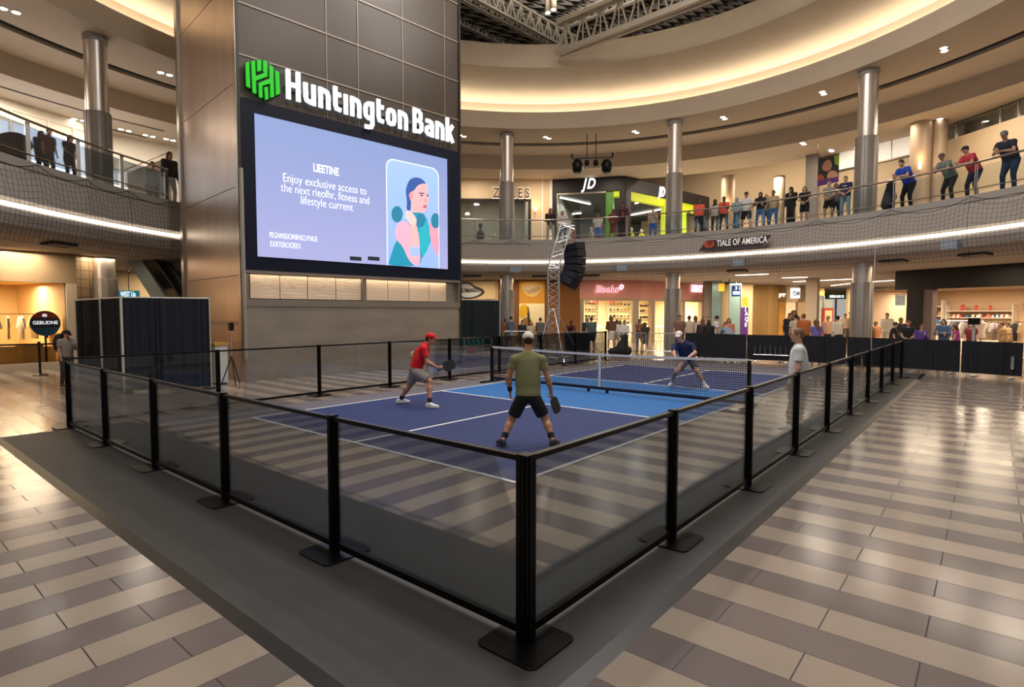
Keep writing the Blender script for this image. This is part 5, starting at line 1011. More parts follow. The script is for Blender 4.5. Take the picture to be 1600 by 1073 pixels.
def person(label, J, s, o, group=None, h=.026, detail=False):
    """J joints in world space; s body scale; o outfit"""
    g = lambda k: np.array(J[k], float); pel, neck, head = g('pel'), g('neck'), g('head'); b = o.get('b', 1.)
    t = thing('person', label, 'person', (pel[0], pel[1], J['z0']), group)
    up = nrm(neck-pel); x = g('hR')-g('hL'); x = nrm(x-up*np.dot(x, up)); xs = g('sR')-g('sL'); xs = nrm(xs-up*np.dot(xs, up)); fw = np.cross(up, x); fs_ = np.cross(up, xs)
    Mt = [xs, fs_, up]; Mp = [x, fw, up]; hf = nrm(g('face')); hx = nrm(np.cross(hf, [0, 0, 1.])); hu = np.cross(hx, hf); Mh = [hx, hf, hu]
    chest, abd = pel+(neck-pel)*.70, pel+(neck-pel)*.36; fem = .93 if o.get('fem') else 1.
    sk = skinm(o.get('skin', '#c99a7c'))
    B = SDF(.035*s)
    def torso(S, e=0., lo_=0.):
        S.ell(chest, ((.158*b*fem+e)*s, (.108*b+e)*s, (.19+e)*s), Mt); S.ell(abd, ((.138*b*fem+e)*s, (.100*b+e)*s, (.18+e)*s), Mt); S.cone(g('sL')*.94+chest*.06, g('sR')*.94+chest*.06, (.052+e)*s)
        S.cone(neck-up*.03*s, g('sL'), (.04+e*.6)*s, (.048+e)*s); S.cone(neck-up*.03*s, g('sR'), (.04+e*.6)*s, (.048+e)*s)
    torso(B); B.ell(pel, (.155*b*s, .112*b*s, .12*s), Mp); B.cone(neck-up*.04*s, head-hu*.05*s-hf*.01*s, .064*s, .056*s)
    for q in 'LR':
        S_, E_, W_ = g('s'+q), g('e'+q), g('w'+q); B.cone(S_, E_, .050*b*s, .038*s); B.cone(E_, E_+(W_-E_)*.35, .040*s, .040*s); B.cone(E_+(W_-E_)*.35, W_, .040*s, .025*s)
        H_, K_, A_ = g('h'+q), g('k'+q), g('a'+q); B.cone(H_, K_, .088*b*s, .054*s); bk_ = nrm(np.cross(x, K_-A_)); bk_ = bk_ if np.dot(bk_, fw) < 0 else -bk_
        B.cone(K_, K_+(A_-K_)*.32+bk_*.012*s, .052*s, .056*s); B.cone(K_+(A_-K_)*.32+bk_*.012*s, A_, .056*s, .034*s)
        td = nrm(g('toe'+q)) if 'toe'+q in J else nrm([fw[0], fw[1], 0]); B.cone(A_-td*.02*s, A_+td*.12*s-np.array([0, 0, .045*s]), .032*s, .020*s)
        side = 1 if q == 'R' else -1
        if not detail:
            d = nrm(W_-E_); B.ell(W_+d*.055*s, (.036*s, .030*s, .055*s), [xs, fs_, d], .02)
    if detail:
        for q, k in J['hands'].items(): hand(B, g('w'+q), *k[:3], s, **k[3])
    # head: skull, jaw, nose, brow, lips, chin, ears
    B.ell(head+hu*.015*s-hf*.012*s, (.074*s, .094*s, .100*s), Mh, .02*s); B.ell(head+hf*.028*s-hu*.050*s, (.052*s, .058*s, .058*s), Mh, .03*s)
    B.cone(head+hf*.085*s+hu*.008*s, head+hf*.103*s-hu*.026*s, .010*s, .0135*s, .012*s)
    for sd_ in (-1, 1): B.ell(head+hx*.077*s*sd_-hf*.012*s-hu*.008*s, (.012*s, .020*s, .032*s), Mh, .008*s)
    if detail:
        B.cone(head+hf*.083*s+hu*.028*s-hx*.03*s, head+hf*.083*s+hu*.028*s+hx*.03*s, .010*s, .010*s, .012*s); B.ell(head+hf*.083*s-hu*.052*s, (.024*s, .010*s, .010*s), Mh, .01*s); B.ell(head+hf*.072*s-hu*.090*s, (.022*s, .018*s, .018*s), Mh, .02*s)
    grow(B, h, 'body', sk, t)
    # eyes (only where a face can be made out)
    if detail and o.get('eyes', True):
        for sd_ in (-1, 1):
            S = SDF(.002).ell(head+hf*.082*s+hu*.010*s+hx*.030*s*sd_, (.013*s, .007*s, .008*s), Mh); grow(S, .004, 'eye', mat('eye_white', '#d9d4cc', .3), t)
            S = SDF(.002).ell(head+hf*.0885*s+hu*.010*s+hx*.030*s*sd_, (.006*s, .003*s, .006*s), Mh); grow(S, .0025, 'iris', mat('eye_dark', '#241a14', .2), t)
            S = SDF(.002).cone(head+hf*.092*s+hu*.034*s+hx*.014*s*sd_, head+hf*.084*s+hu*.034*s+hx*.044*s*sd_, .0045*s, .003*s); grow(S, .004, 'eyebrow', hairm(o['hair'][1]), t)
        S = SDF(.002).cone(head+hf*.091*s-hu*.052*s-hx*.020*s, head+hf*.091*s-hu*.052*s+hx*.020*s, .0055*s, .0055*s); grow(S, .004, 'lips', mat('lips', '#a5665a', .5), t)
    # shirt
    sc_, sl_ = o['shirt']; hem = o.get('hem', .04); fine = h*1.0
    S = SDF(.05*s); torso(S, .014); lo2 = o.get('loose', .022); S.ell(abd+(chest-abd)*.3, ((.150*b*fem+lo2)*s, (.102*b+lo2*.8)*s, .22*s), Mt); S.ell(abd-(chest-abd)*.35, ((.148*b*fem+lo2)*s, (.102*b+lo2*.8)*s, .20*s), Mt); S.ell(pel+up*.02*s, ((.150*b+lo2)*s, (.108*b+lo2)*s, .14*s), Mp)
    if sl_ != 'tank':
        f = .52 if sl_ == 'short' else .97
        for q in 'LR':
            S_, E_, W_ = g('s'+q), g('e'+q), g('w'+q)
            if sl_ == 'short': S.cone(S_, S_+(E_-S_)*o.get('slv', .62), (.064*b)*s, .070*s, .02*s, True)
            else: S.cone(S_, E_, .066*b*s, .052*s); S.cone(E_, E_+(W_-E_)*.9, .052*s, .040*s)
    S.cut(pel-up*hem*s, -up); S.hole(neck+up*.055*s+hf*.015*s, .075*s)
    grow(S, fine, 'shirt', cloth(sc_), t)
    if o.get('print'):
        S2 = SDF(.035*s); S2.P = S.P; pc = chest+fs_*.12*s+up*.03*s
        P_ = SDF(.03*s); P_.P = S.P+[]; P_.P = [(p[0], p[1], p[2], (p[3]+.004 if p[0] == 'c' else p[3]), (p[4]+.004 if p[0] == 'c' else p[4]), p[5], p[6]) if p[0] == 'c' else (p[0], p[1], p[2]+.004, p[3], p[4], p[5]) for p in S.P]
        P_.cut(pc+xs*.085*s, xs); P_.cut(pc-xs*.085*s, -xs); P_.cut(pc+up*.022*s, up); P_.cut(pc-up*.022*s, -up); P_.cut(chest+fs_*.03*s, -fs_)
        grow(P_, min(h, .012), 'shirt_print', cloth(o['print']), t)
    bt, bc = o['bottom']; S = SDF(.03*s)
    if bt in ('shorts', 'pants'):
        S.ell(pel, ((.160*b+.016)*s, (.116*b+.016)*s, .125*s), Mp)
        for q in 'LR':
            H_, K_, A_ = g('h'+q), g('k'+q), g('a'+q)
            if bt == 'shorts': e = H_+(K_-H_)*o.get('short_len', .80); S.cone(H_, e, (.098*b+.006)*s, .100*s, .02*s, True) 
            else: S.cone(H_, K_, (.098*b)*s, .068*s, .02*s); S.cone(K_, A_+(K_-A_)*.06, .068*s, .056*s, .02*s)
        S.cut(pel+up*.075*s, up)
        if bt == 'shorts': pass
        grow(S, fine, bt if bt == 'shorts' else 'trousers', cloth(bc), t)
    else:
        kz = (g('kL')+g('kR'))/2; az = (g('aL')+g('aR'))/2; end = kz if bt == 'skirt' else az+(kz-az)*.1
        S.ell(pel, ((.160*b+.02)*s, (.116*b+.02)*s, .13*s), Mp); S.cone(pel, end, .15*b*s, (.17 if bt == 'skirt' else .16)*b*s); S.cut(pel+up*.08*s, up); S.cut(end+[0, 0, .02], [0, 0, -1.]); grow(S, fine, bt, cloth(bc), t)
    # shoes and socks
    for q in 'LR':
        A_, K_ = g('a'+q), g('k'+q); td = nrm(g('toe'+q)) if 'toe'+q in J else nrm([fw[0], fw[1], 0]); S = SDF(.02*s)
        z0 = A_[2]-.075*s; c = np.array([A_[0], A_[1], z0]); hs = nrm(np.cross(td, [0, 0, 1.]))
        S.ell(c+td*.055*s+[0, 0, .030*s], (.047*s, .148*s, .046*s), [hs, td, np.cross(hs, td)]); S.cone(c+[0, 0, .04*s]+td*.09*s, c+[0, 0, .07*s]+td*.01*s, .034*s, .044*s); S.ell(c+[0, 0, .055*s]-td*.015*s, (.044*s, .066*s, .056*s), [hs, td, np.cross(hs, td)]); S.cut(c, (0, 0, -1.)); so_ = grow(S, min(h, .018), 'shoe', mat('shoe_'+o.get('shoes', '#2a2a2c')[1:], o.get('shoes', '#2a2a2c'), .5, var=.08, scale=20), t)
        if detail:
            S = SDF(.02*s); S.ell(c+td*.055*s+[0, 0, .012*s], (.050*s, .152*s, .018*s), [hs, td, np.cross(hs, td)]); S.cut(c, (0, 0, -1.)); so2 = grow(S, .008, 'sole', mat('sole_'+o.get('sole', '#e9e9e6')[1:], o.get('sole', '#e9e9e6'), .6), t)
            if so2 and so_: so2.parent = so_
        if o.get('socks'): S = SDF(.01).cone(A_-[0, 0, .01*s], A_+(K_-A_)*o.get('sockh', .22), .041*s, (.043+.034*o.get('sockh', .22))*s); grow(S, min(h, .012), 'sock', cloth(o['socks']), t)
    # hair, headscarf, cap
    hs_, hc = o['hair']; S = SDF(.02*s)
    if hs_ != 'bald':
        if hs_ == 'hijab':
            S.ell(head+hu*.012*s-hf*.012*s, (.092*s, .112*s, .122*s), Mh); S.cone(head-hu*.09*s-hf*.02*s, neck-up*.08*s, .085*s, .15*s); S.cut(head+hf*.072*s, hf)
        else:
            S.ell(head+hu*.024*s-hf*.020*s, (.083*s, .100*s, .104*s), Mh)
            if hs_ in ('long', 'curly'):
                w_ = .055 if hs_ == 'long' else .085; S.cone(head-hf*.055*s+hu*.03*s, neck-hf*.09*s-np.array([0, 0, .13*s]), (.075 if hs_ == 'long' else .10)*s, w_*s)
                for sd_ in (-1, 1): S.cone(head+hx*.07*s*sd_-hf*.02*s+hu*.02*s, neck+hx*.075*s*sd_-hf*.02*s-np.array([0, 0, .08*s]), (.034 if hs_ == 'long' else .055)*s, .03*s)
                if hs_ == 'curly': S.ell(head+hu*.03*s-hf*.03*s, (.12*s, .12*s, .12*s), Mh)
            if hs_ == 'bun': S.ell(head-hf*.10*s+hu*.06*s, (.045*s,)*3)
            if hs_ == 'short': S.cut(head-hu*(.055)*s-hf*.06*s, nrm(-hu*.8+hf*.25))
            S.cut(head+hf*.052*s+hu*.035*s, nrm(hf*.9-hu*.55))
        grow(S, min(h, .018), 'headscarf' if hs_ == 'hijab' else 'hair', cloth(hc) if hs_ == 'hijab' else hairm(hc), t)
    if o.get('cap'):
        bd = -hf if o.get('cap_back') else hf; S = SDF(.012*s); S.ell(head+hu*.045*s-hf*.014*s, (.092*s, .110*s, .088*s), Mh); S.cut(head+hu*.028*s, -hu)
        if o.get('cap_back'): S.hole(head-hf*.118*s+hu*.028*s, .026*s)
        c_ = grow(S, min(h, .012), 'cap', mat('cap_'+o['cap'][1:], o['cap'], .8, var=.04, scale=20), t)
        S = SDF(.01*s).ell(head+hu*.034*s+bd*.115*s-hu*.004*s, (.066*s, .062*s, .010*s), [hx, nrm(bd*1.-hu*.18), nrm(hu+bd*.18)]); v_ = grow(S, min(h, .010), 'visor', mat('cap_'+o['cap'][1:], o['cap']), t)
        if v_ and c_: v_.parent = c_
    return t
def pose(base, ang, H, kind, rnd=None, lean=0.):
    """joint positions of a standing adult, in metres, facing the world angle ang"""
    r = rnd or random; f = np.array([math.cos(ang), math.sin(ang), 0]); x = np.array([math.sin(ang), -math.cos(ang), 0]); z = np.array([0, 0, 1.]); base = np.array(base, float)
    P = lambda a, b_, c: base+(x*a+f*b_+z*c)*H
    j = r.uniform(-.008, .008); ln = {'rail': .10, 'bend': .20}.get(kind, 0)+lean; w_ = r.uniform(.0, .03)
    J = dict(z0=base[2], pel=P(j, -.02-ln*.5, .525), hL=P(-.052+j, -.02-ln*.5, .51), hR=P(.052+j, -.02-ln*.5, .51), kL=P(-.06-w_, .015, .28), kR=P(.06+w_, .01, .28), aL=P(-.062-w_*1.4, -.02, .043), aR=P(.062+w_*1.4, -.02, .043))
    zs = .815-ln*.35; yf = ln
    J['neck'] = P(0, yf, zs+.03); J['head'] = P(0, yf+.025+ln*.3, zs+.118); J['sL'] = P(-.105, yf-.005, zs-.005); J['sR'] = P(.105, yf-.005, zs-.005)
    A = {'stand': ((-.13, 0, .635), (-.135, .04, .49), (.13, 0, .635), (.135, .03, .49)), 'rail': ((-.14, yf+.05, zs-.15), (-.03, yf+.19, zs-.155), (.14, yf+.05, zs-.15), (.03, yf+.19, zs-.15)), 'cross': ((-.14, .05, .66), (.05, .12, .68), (.14, .05, .66), (-.05, .13, .66)),
         'phone': ((-.13, .04, .66), (-.03, .16, .76), (.13, .0, .64), (.13, .05, .50)), 'hip': ((-.17, -.02, .65), (-.09, .04, .56), (.13, 0, .635), (.13, .06, .50)), 'walk': ((-.13, -.05, .64), (-.13, -.02, .50), (.13, .06, .64), (.12, .14, .53)), 'front': ((-.13, .03, .645), (-.04, .12, .56), (.13, .03, .645), (.04, .12, .57)), 'bend': ((-.12, yf+.06, zs-.17), (-.04, yf+.14, zs-.28), (.12, yf+.06, zs-.17), (.04, yf+.14, zs-.28))}[kind]
    for k, v in zip(('eL', 'wL', 'eR', 'wR'), A): J[k] = P(*v)
    if kind == 'walk': J['kL'] = P(-.05, .08, .285); J['aL'] = P(-.055, .10, .05); J['kR'] = P(.05, -.02, .28); J['aR'] = P(.055, -.13, .06)
    ta = r.uniform(-.35, .35); J['face'] = f*math.cos(ta)+x*math.sin(ta)-z*({'rail': .35, 'phone': .35, 'bend': .5}.get(kind, .08))
    return J
def toward(b, X=6.7, Y=3.): return math.atan2(Y-b[1], X-b[0])
def crowd(px, ytop, where, label, shirt, bottom, hair, kind='stand', skin='#c08e70', ang=None, group=None, H=None, turn=0., **kw):
    """where = ('b', d): on the balcony ring; ('g', D): on the ground at optical depth D; the crown of the head reaches photo row ytop"""
    if where[0] == 'b': b = rp(hit(px, where[1], RB, ytop+30), where[1], 5.66)
    else: b = atD(px, 500, where[1]); b[2] = .012
    Dp = (b-CAM)@FW; zt = CAM[2]+(ray(px, ytop)*Dp)[2]; Hh = H or max(1.40, min(1.95, zt-b[2])); k_ = {'rail': .93, 'bend': .88}.get(kind, 1.0)
    if H is None: Hh = min(1.98, Hh/k_)
    a = (toward(b) if ang is None else ang)+turn
    J = pose(b, a, Hh/1.0, kind, random.Random(px)); o = dict(shirt=shirt, bottom=bottom, hair=hair, skin=skin, b=1.14); o.update(kw)
    return person(label, J, Hh/1.78, o, group, h=max(.020, min(.03, Dp*.0011)))
# ------------------------------------------------------------------ people along the upper balcony
S_, P_, L_ = 'short', 'pants', 'long'
away = math.atan2(FW[1], FW[0])
D1, D2, D3 = '#6b452f', '#8a5c40', '#c4967a'
for a in [
 (860, 326, ('b', 1.6), 'person in black top, pink headscarf and beige trousers, first right of the tower', ('#241a1c', L_), (P_, '#b3a594'), ('hijab', '#7a4a4c'), 'front', D3),
 (879, 322, ('b', 2.4), 'person with blond hair and white top standing before the dark sports shop', ('#ddd8d0', L_), (P_, '#4a4650'), ('long', '#a5733c'), 'stand', D3),
 (958, 327, ('b', 1.6), 'person in a rust brown dress on the balcony before the green panel', ('#6e3a2c', L_), ('skirt', '#6e3a2c'), ('long', '#3a2418'), 'front', D2),
 (934, 333, ('b', 3.2), 'person in pale top and blue skirt inside the sports shop entrance', ('#cfc8ba', S_), ('skirt', '#2f5fa8'), ('long', '#3a2418'), 'stand', D2),
 (973, 320, ('b', .9), 'person in maroon jumper leaning at the rail before the sports shop corner', ('#4a2438', L_), (P_, '#2a2226'), ('short', '#1c1412'), 'rail', D2),
 (1020, 325, ('b', 2.0), 'person in beige tee and bright blue jeans between the two white shop signs', ('#b9a58e', S_), (P_, '#2f62b4'), ('short', '#5a3a24'), 'phone', D3),
 (1092, 312, ('b', .9), 'broad person in a bright coral tee and black trousers right of the steel column', ('#e8604a', S_), (P_, '#1c1a1c'), ('short', '#1a1210'), 'stand', D1),
 (1117, 312, ('b', 1.3), 'person in light grey tee between the two people in coral shirts', ('#b9b6ae', S_), (P_, '#35332f'), ('hijab', '#2a211f'), 'stand', D1),
 (1131, 308, ('b', .9), 'slim person in a coral tee and black trousers before the lamp column', ('#e0584e', S_), (P_, '#1d1b1f'), ('short', '#1a1210'), 'phone', D1),
 (1151, 309, ('b', .65), 'person in a long teal dress and pale scarf at the upper rail', ('#8fa4a6', L_), ('dress', '#2f7186'), ('hijab', '#8a9ea4'), 'front', D3),
 (1166, 301, ('b', 1.35), 'person in white tee, black shorts and black cap at the upper rail', ('#e0dcd6', S_), ('shorts', '#1a1a1e'), ('short', '#1c1512'), 'hip', D3),
 (1188, 301, ('b', .7), 'person in black headscarf, black top and blue jeans with folded arms', ('#1a1718', L_), (P_, '#4f78a8'), ('hijab', '#181416'), 'cross', D3),
 (1197, 304, ('b', 1.5), 'person with blond hair in pale clothes behind the black headscarf', ('#cbb89c', S_), (P_, '#6f8fb4'), ('long', '#9a7440'), 'stand', D3),
 (1208, 298, ('b', 1.0), 'person in a tan open shirt and blue jeans before the slim round column', ('#b5a07c', S_), (P_, '#3f6a9c'), ('short', '#1c1512'), 'stand', D2),
 (1236, 293, ('b', .7), 'tall person in long black robe and black headscarf at the upper rail', ('#16130f', L_), ('dress', '#171518'), ('hijab', '#141112'), 'phone', D3),
 (1257, 292, ('b', .8), 'person in black tee and black shorts left of the hanging portrait banner', ('#18161a', S_), ('shorts', '#17161a'), ('long', '#241814'), 'front', D3),
 (1295, 284, ('b', .7), 'person in grey patterned shirt and black shorts under the portrait banner', ('#8b8780', S_), ('shorts', '#1c1b1e'), ('short', '#8a8078'), 'front', D3),
 (1306, 287, ('b', 1.5), 'dark haired person half hidden between the grey shirt and the navy tee', ('#6d6a6c', S_), (P_, '#3b4258'), ('long', '#231915'), 'stand', D2),
 (1321, 276, ('b', .6), 'person in navy tee with white print and pale jeans left of the right column', ('#20284a', S_), (P_, '#8fa6b4'), ('short', '#2a1c14'), 'front', D3),
 (1417, 254, ('b', .55), 'person in royal blue tee leaning on the rail right of the right column', ('#2347b0', S_), (P_, '#15151a'), ('short', '#1d1a1c'), 'rail', D3),
 (1481, 244, ('b', .55), 'person in grey green polo and flat cap leaning on the upper rail', ('#6f8078', S_), (P_, '#22242c'), ('short', '#33261c'), 'rail', D3),
 (1519, 233, ('b', .55), 'person in red polo with dark cap leaning far over the upper rail', ('#c23a46', S_), (P_, '#1c2036'), ('short', '#231915'), 'rail', D3),
 (1577, 211, ('b', .55), 'person in dark navy tee and grey cap, rightmost at the upper rail', ('#242638', S_), (P_, '#1d3a5c'), ('short', '#231915'), 'rail', D3),
 (110, 218, ('b', .8), 'person with long dark hair and black top at the left balcony rail', ('#23262c', S_), (P_, '#1c1c22'), ('long', '#1c1412'), 'front', D3),
 (66, 226, ('b', 1.3), 'person with grey jacket half hidden by a post of the left balcony', ('#5a5a60', L_), (P_, '#33343c'), ('long', '#3b2b22'), 'stand', D3),
 (78, 233, ('b', .9), 'short haired person with reddish top beside the left balcony post', ('#8a4a3a', S_), (P_, '#2c2c34'), ('bun', '#6b5a48'), 'stand', D3),
 (237, 234, ('b', 2.6), 'pale dressed person far back beside the stair panel on the left balcony', ('#bcb7b0', L_), (P_, '#7b7a80'), ('short', '#3a2c22'), 'walk', D3),
 (265, 235, ('b', .8), 'person with long dark red hair at the left balcony end beside the tower', ('#3a3436', L_), (P_, '#c9c2ba'), ('long', '#4a1c18'), 'stand', D3)]:
    px, yt, wh, lab, sh, bo, ha, kd, sk = a; kw = {}
    if px == 1092: kw['b'] = 1.45
    if px == 1166: kw['cap'] = '#17171a'
    if px == 1236: kw['b'] = 1.25
    if px in (1481,): kw['cap'] = '#5b5248'
    if px == 1519: kw['cap'] = '#2a2428'
    if px == 1577: kw['cap'] = '#77757c'
    if px == 1321: kw['print'] = '#c9cdd8'
    if px in (958, 860, 1188, 1152, 1236, 1257, 110, 265): kw['fem'] = 1
    if px in (1417, 1481, 1519, 1577): kw['b'] = 1.28
    tn = -.35 if px in (1417, 1481, 1519) else 0
    crowd(px, yt, wh, lab, sh, bo, ha, kd, sk, turn=tn, **kw)
# ------------------------------------------------------------------ people on the ground floor behind the barriers
for a in [
 (798, 494, 27.5, 'person in grey blue shirt and grey shorts beside the steel column by the tower', ('#5d6b78', L_), ('shorts', '#7e8894'), ('short', '#1e1814'), 'stand', D3, 2.2),
 (789, 498, 29, 'person in brown standing just left of the person in grey blue shirt', ('#7a4a30', L_), (P_, '#4d3a30'), ('short', '#1e1814'), 'phone', D2, .5),
 (816, 500, 27.5, 'person in a dark jacket before the yellow mural', ('#26262b', L_), (P_, '#3a3430'), ('short', '#1e1814'), 'stand', D3, .3),
 (829, 505, 28, 'person with light brown hair and glittering cream top before the mural', ('#c9b896', S_), ('skirt', '#a89878'), ('long', '#7a5630'), 'stand', D3, .2),
 (844, 496, 28, 'person in a grey jacket left of the truss tower', ('#6a6660', L_), (P_, '#3c3a3c'), ('short', '#2c2018'), 'stand', D3, 2.5),
 (889, 504, 27.5, 'person in a dark red top behind the black table', ('#5a2a26', L_), (P_, '#2a2426'), ('short', '#2a1a14'), 'bend', D2, .2),
 (917, 496, 28.5, 'person in dark top at the left edge of the pink shop window', ('#33302e', L_), (P_, '#2a2a2e'), ('long', '#3a2a1e'), 'stand', D3, .2),
 (924, 495, 26.2, 'person seen from behind in grey green tee and navy shorts at the metal rail', ('#4c5a58', S_), ('shorts', '#1f2636'), ('short', '#4a3624'), 'stand', D3, 'away'),
 (955, 494, 28.5, 'person with long brown hair and white skirt before the pink shop', ('#6b4632', L_), ('skirt', '#e6ddcc'), ('long', '#5a3822'), 'front', D3, 'away'),
 (964, 499, 29.6, 'person in dark dress right of the white skirt before the pink shop', ('#3b3436', S_), ('skirt', '#2c2a30'), ('long', '#3a2a20'), 'stand', D3, 'away'),
 (969, 500, 29, 'person with brown hair and white top in the middle of the pink shop queue', ('#e4ddd2', L_), (P_, '#c9bca8'), ('long', '#6b4a30'), 'stand', D3, 'away'),
 (976, 500, 26.5, 'person with black hair, white top and grey shoulder bag beside the black case', ('#ddd6cc', L_), (P_, '#2d3142'), ('long', '#17120f'), 'front', D3, .3),
 (1000, 498, 26.8, 'person with long hair, brown top and jeans at the second shop window', ('#7a5640', L_), (P_, '#5f6470'), ('long', '#4a2e1c'), 'cross', D3, .6),
 (1008, 504, 26.3, 'person seen from behind in dark olive top and short skirt', ('#3a3226', S_), ('skirt', '#5a5038'), ('long', '#4a3420'), 'stand', D3, 'away'),
 (1062, 492, 24.5, 'person in patterned brown top right beside the ground floor steel column', ('#7a5a4c', S_), (P_, '#3c4254'), ('short', '#241a14'), 'stand', D3, .4),
 (1077, 493, 25.6, 'person seen from behind in a pale tee with a faded print on the back', ('#cbb8a0', S_), (P_, '#4a4440'), ('short', '#3a2a1c'), 'stand', D3, 'away'),
 (1087, 493, 26.6, 'person with long brown hair and cream top behind the black draped barrier', ('#d9cab0', S_), (P_, '#8a7a68'), ('long', '#6b4426'), 'stand', D3, 'away'),
 (1098, 498, 23.6, 'person with long auburn hair and dark top leaning on the draped barrier', ('#3b2a28', L_), (P_, '#222226'), ('long', '#6b3f22'), 'front', D3, 'away'),
 (1100, 494, 27, 'short brown haired person further back between the pale tops', ('#a58a6c', S_), (P_, '#4a4440'), ('short', '#5a3d24'), 'stand', D3, .3),
 (1108, 494, 26, 'person with light brown hair behind the person in black with a bag strap', ('#c4a584', S_), (P_, '#55504c'), ('short', '#7a5a38'), 'stand', D3, .3),
 (1108, 500, 23.2, 'person with black hair and black top with a pale bag strap across the back', ('#1b181a', L_), (P_, '#201e22'), ('long', '#16110f'), 'front', D3, 'away'),
 (1119, 493, 24, 'dark haired person in a white tee looking down at the draped barrier', ('#e4dfd8', S_), (P_, '#3a3a44'), ('short', '#1a1310'), 'phone', D3, 2.0),
 (1139, 497, 24.5, 'person with reddish hair and peach top behind the bent blue back', ('#c97a5c', L_), (P_, '#4a3a3a'), ('long', '#7a3524'), 'front', D3, .2),
 (1140, 507, 22.6, 'person in a pale blue grey shirt bending forward at the draped barrier', ('#7d8d9c', S_), (P_, '#4a4c54'), ('short', '#8a5a3c'), 'bend', D3, 'away'),
 (1234, 489, 27, 'person in a dark top far left of the corridor crowd', ('#26262c', L_), (P_, '#26262c'), ('short', '#1e1512'), 'stand', D3, .4),
 (1240, 485, 28, 'tall person with curly light brown hair in the corridor crowd', ('#8a6a4c', L_), (P_, '#3a3430'), ('curly', '#8a5f30'), 'stand', D3, .3),
 (1244, 491, 23.5, 'person seen from behind with black hair and beige tee', ('#cdbb9f', S_), (P_, '#4a4440'), ('short', '#14100f'), 'stand', D3, 'away'),
 (1256, 490, 23, 'broad person in an orange brown shirt seen from behind', ('#b5622c', S_), (P_, '#5a4a44'), ('short', '#7a4a2c'), 'stand', D3, 'away'),
 (1276, 500, 22, 'person with brown curls and purple top behind the draped barrier', ('#6d62a8', S_), (P_, '#3a3444'), ('curly', '#6e3f28'), 'stand', D3, 'away'),
 (1294, 493, 25, 'person in peach and cream top with dark trousers in the corridor', ('#e0ad84', L_), (P_, '#3a332c'), ('bun', '#c9a078'), 'front', D3, 'away'),
 (1309, 493, 23, 'person with short black hair, cream blouse and black skirt', ('#dccdb4', L_), ('skirt', '#16141a'), ('short', '#120e0e'), 'walk', D3, 'away'),
 (1320, 490, 33, 'distant person in cream clothes in the corridor crowd left of the steel column', ('#d9c9b0', L_), (P_, '#6a5a4c'), ('short', '#4a3020'), 'walk', D3, .2),
 (1328, 487, 36, 'distant dark haired person right at the edge of the steel column', ('#a58a70', S_), (P_, '#4a3c34'), ('short', '#241814'), 'walk', D3, .1),
 (1369, 502, 23.5, 'person in an orange peach blouse right of the ground floor steel column', ('#dd9460', L_), ('skirt', '#d9a878'), ('bun', '#c99a6c'), 'front', D3, 'away'),
 (1386, 489, 27, 'person in white shirt and pale trousers walking in the corridor', ('#e4dccf', L_), (P_, '#cbbfae'), ('short', '#4a2e20'), 'walk', D3, .2),
 (1376, 497, 30, 'distant person in dark clothes between the peach blouse and the white shirt', ('#3a3a3c', L_), (P_, '#3a3a3c'), ('short', '#1c1512'), 'walk', D3, .2),
 (1398, 503, 21.5, 'broad person in black tee at the end of the right-hand glass barrier', ('#131316', S_), (P_, '#1a1a1e'), ('short', '#1e1512'), 'phone', D3, 1.9),
 (1408, 496, 23, 'bearded person in dark shirt behind the person in black tee', ('#2a2a30', L_), (P_, '#1f1f24'), ('short', '#17110f'), 'stand', D2, .2),
 (1420, 501, 21, 'person with auburn hair and black tee left of the black shop pier', ('#18171a', S_), (P_, '#222226'), ('long', '#6b2f1e'), 'front', D3, .2),
 (1440, 507, 20.5, 'person with long brown hair and purple top before the black shop pier', ('#5a3f8a', L_), (P_, '#2a2832'), ('long', '#5a3726'), 'phone', D3, .8),
 (1475, 498, 21, 'person with dark curly hair and blue denim shirt with crossed arms', ('#4f6480', L_), (P_, '#3a4a60'), ('long', '#2a1712'), 'cross', D3, .05),
 (1494, 507, 19.8, 'person with long reddish brown hair and magenta top at the right barrier', ('#b03a8c', 'tank'), (P_, '#2a2230'), ('long', '#5a2f22'), 'front', D3, -1.1),
 (1518, 504, 22.5, 'person in dark red shirt behind the black camera box', ('#6b2428', S_), (P_, '#2a2426'), ('short', '#1e1512'), 'stand', D3, .2),
 (1567, 503, 20.6, 'person in tan shirt with bun, left one of the two at the far right', ('#b08a54', S_), (P_, '#8a6c44'), ('bun', '#5a3826'), 'stand', D3, -1.0),
 (1576, 503, 21.6, 'person in pale gold patterned shirt, right one of the two at the far right', ('#cdb07c', S_), (P_, '#94764c'), ('short', '#7a4a30'), 'stand', D3, -.9)]:
    px, yt, D, lab, sh, bo, ha, kd, sk, tn = a; kw = {}
    if px in (1256, 1398): kw['b'] = 1.3
    if px == 1140: kw['b'] = 1.2
    if px in (955, 963, 976, 1000, 1008, 1098, 1309, 1475, 1494, 1420, 1440): kw['fem'] = 1
    crowd(px, yt, ('g', D), lab, sh, bo, ha, kd, sk, ang=(away if tn == 'away' else None), turn=(0 if tn == 'away' else tn), **kw)
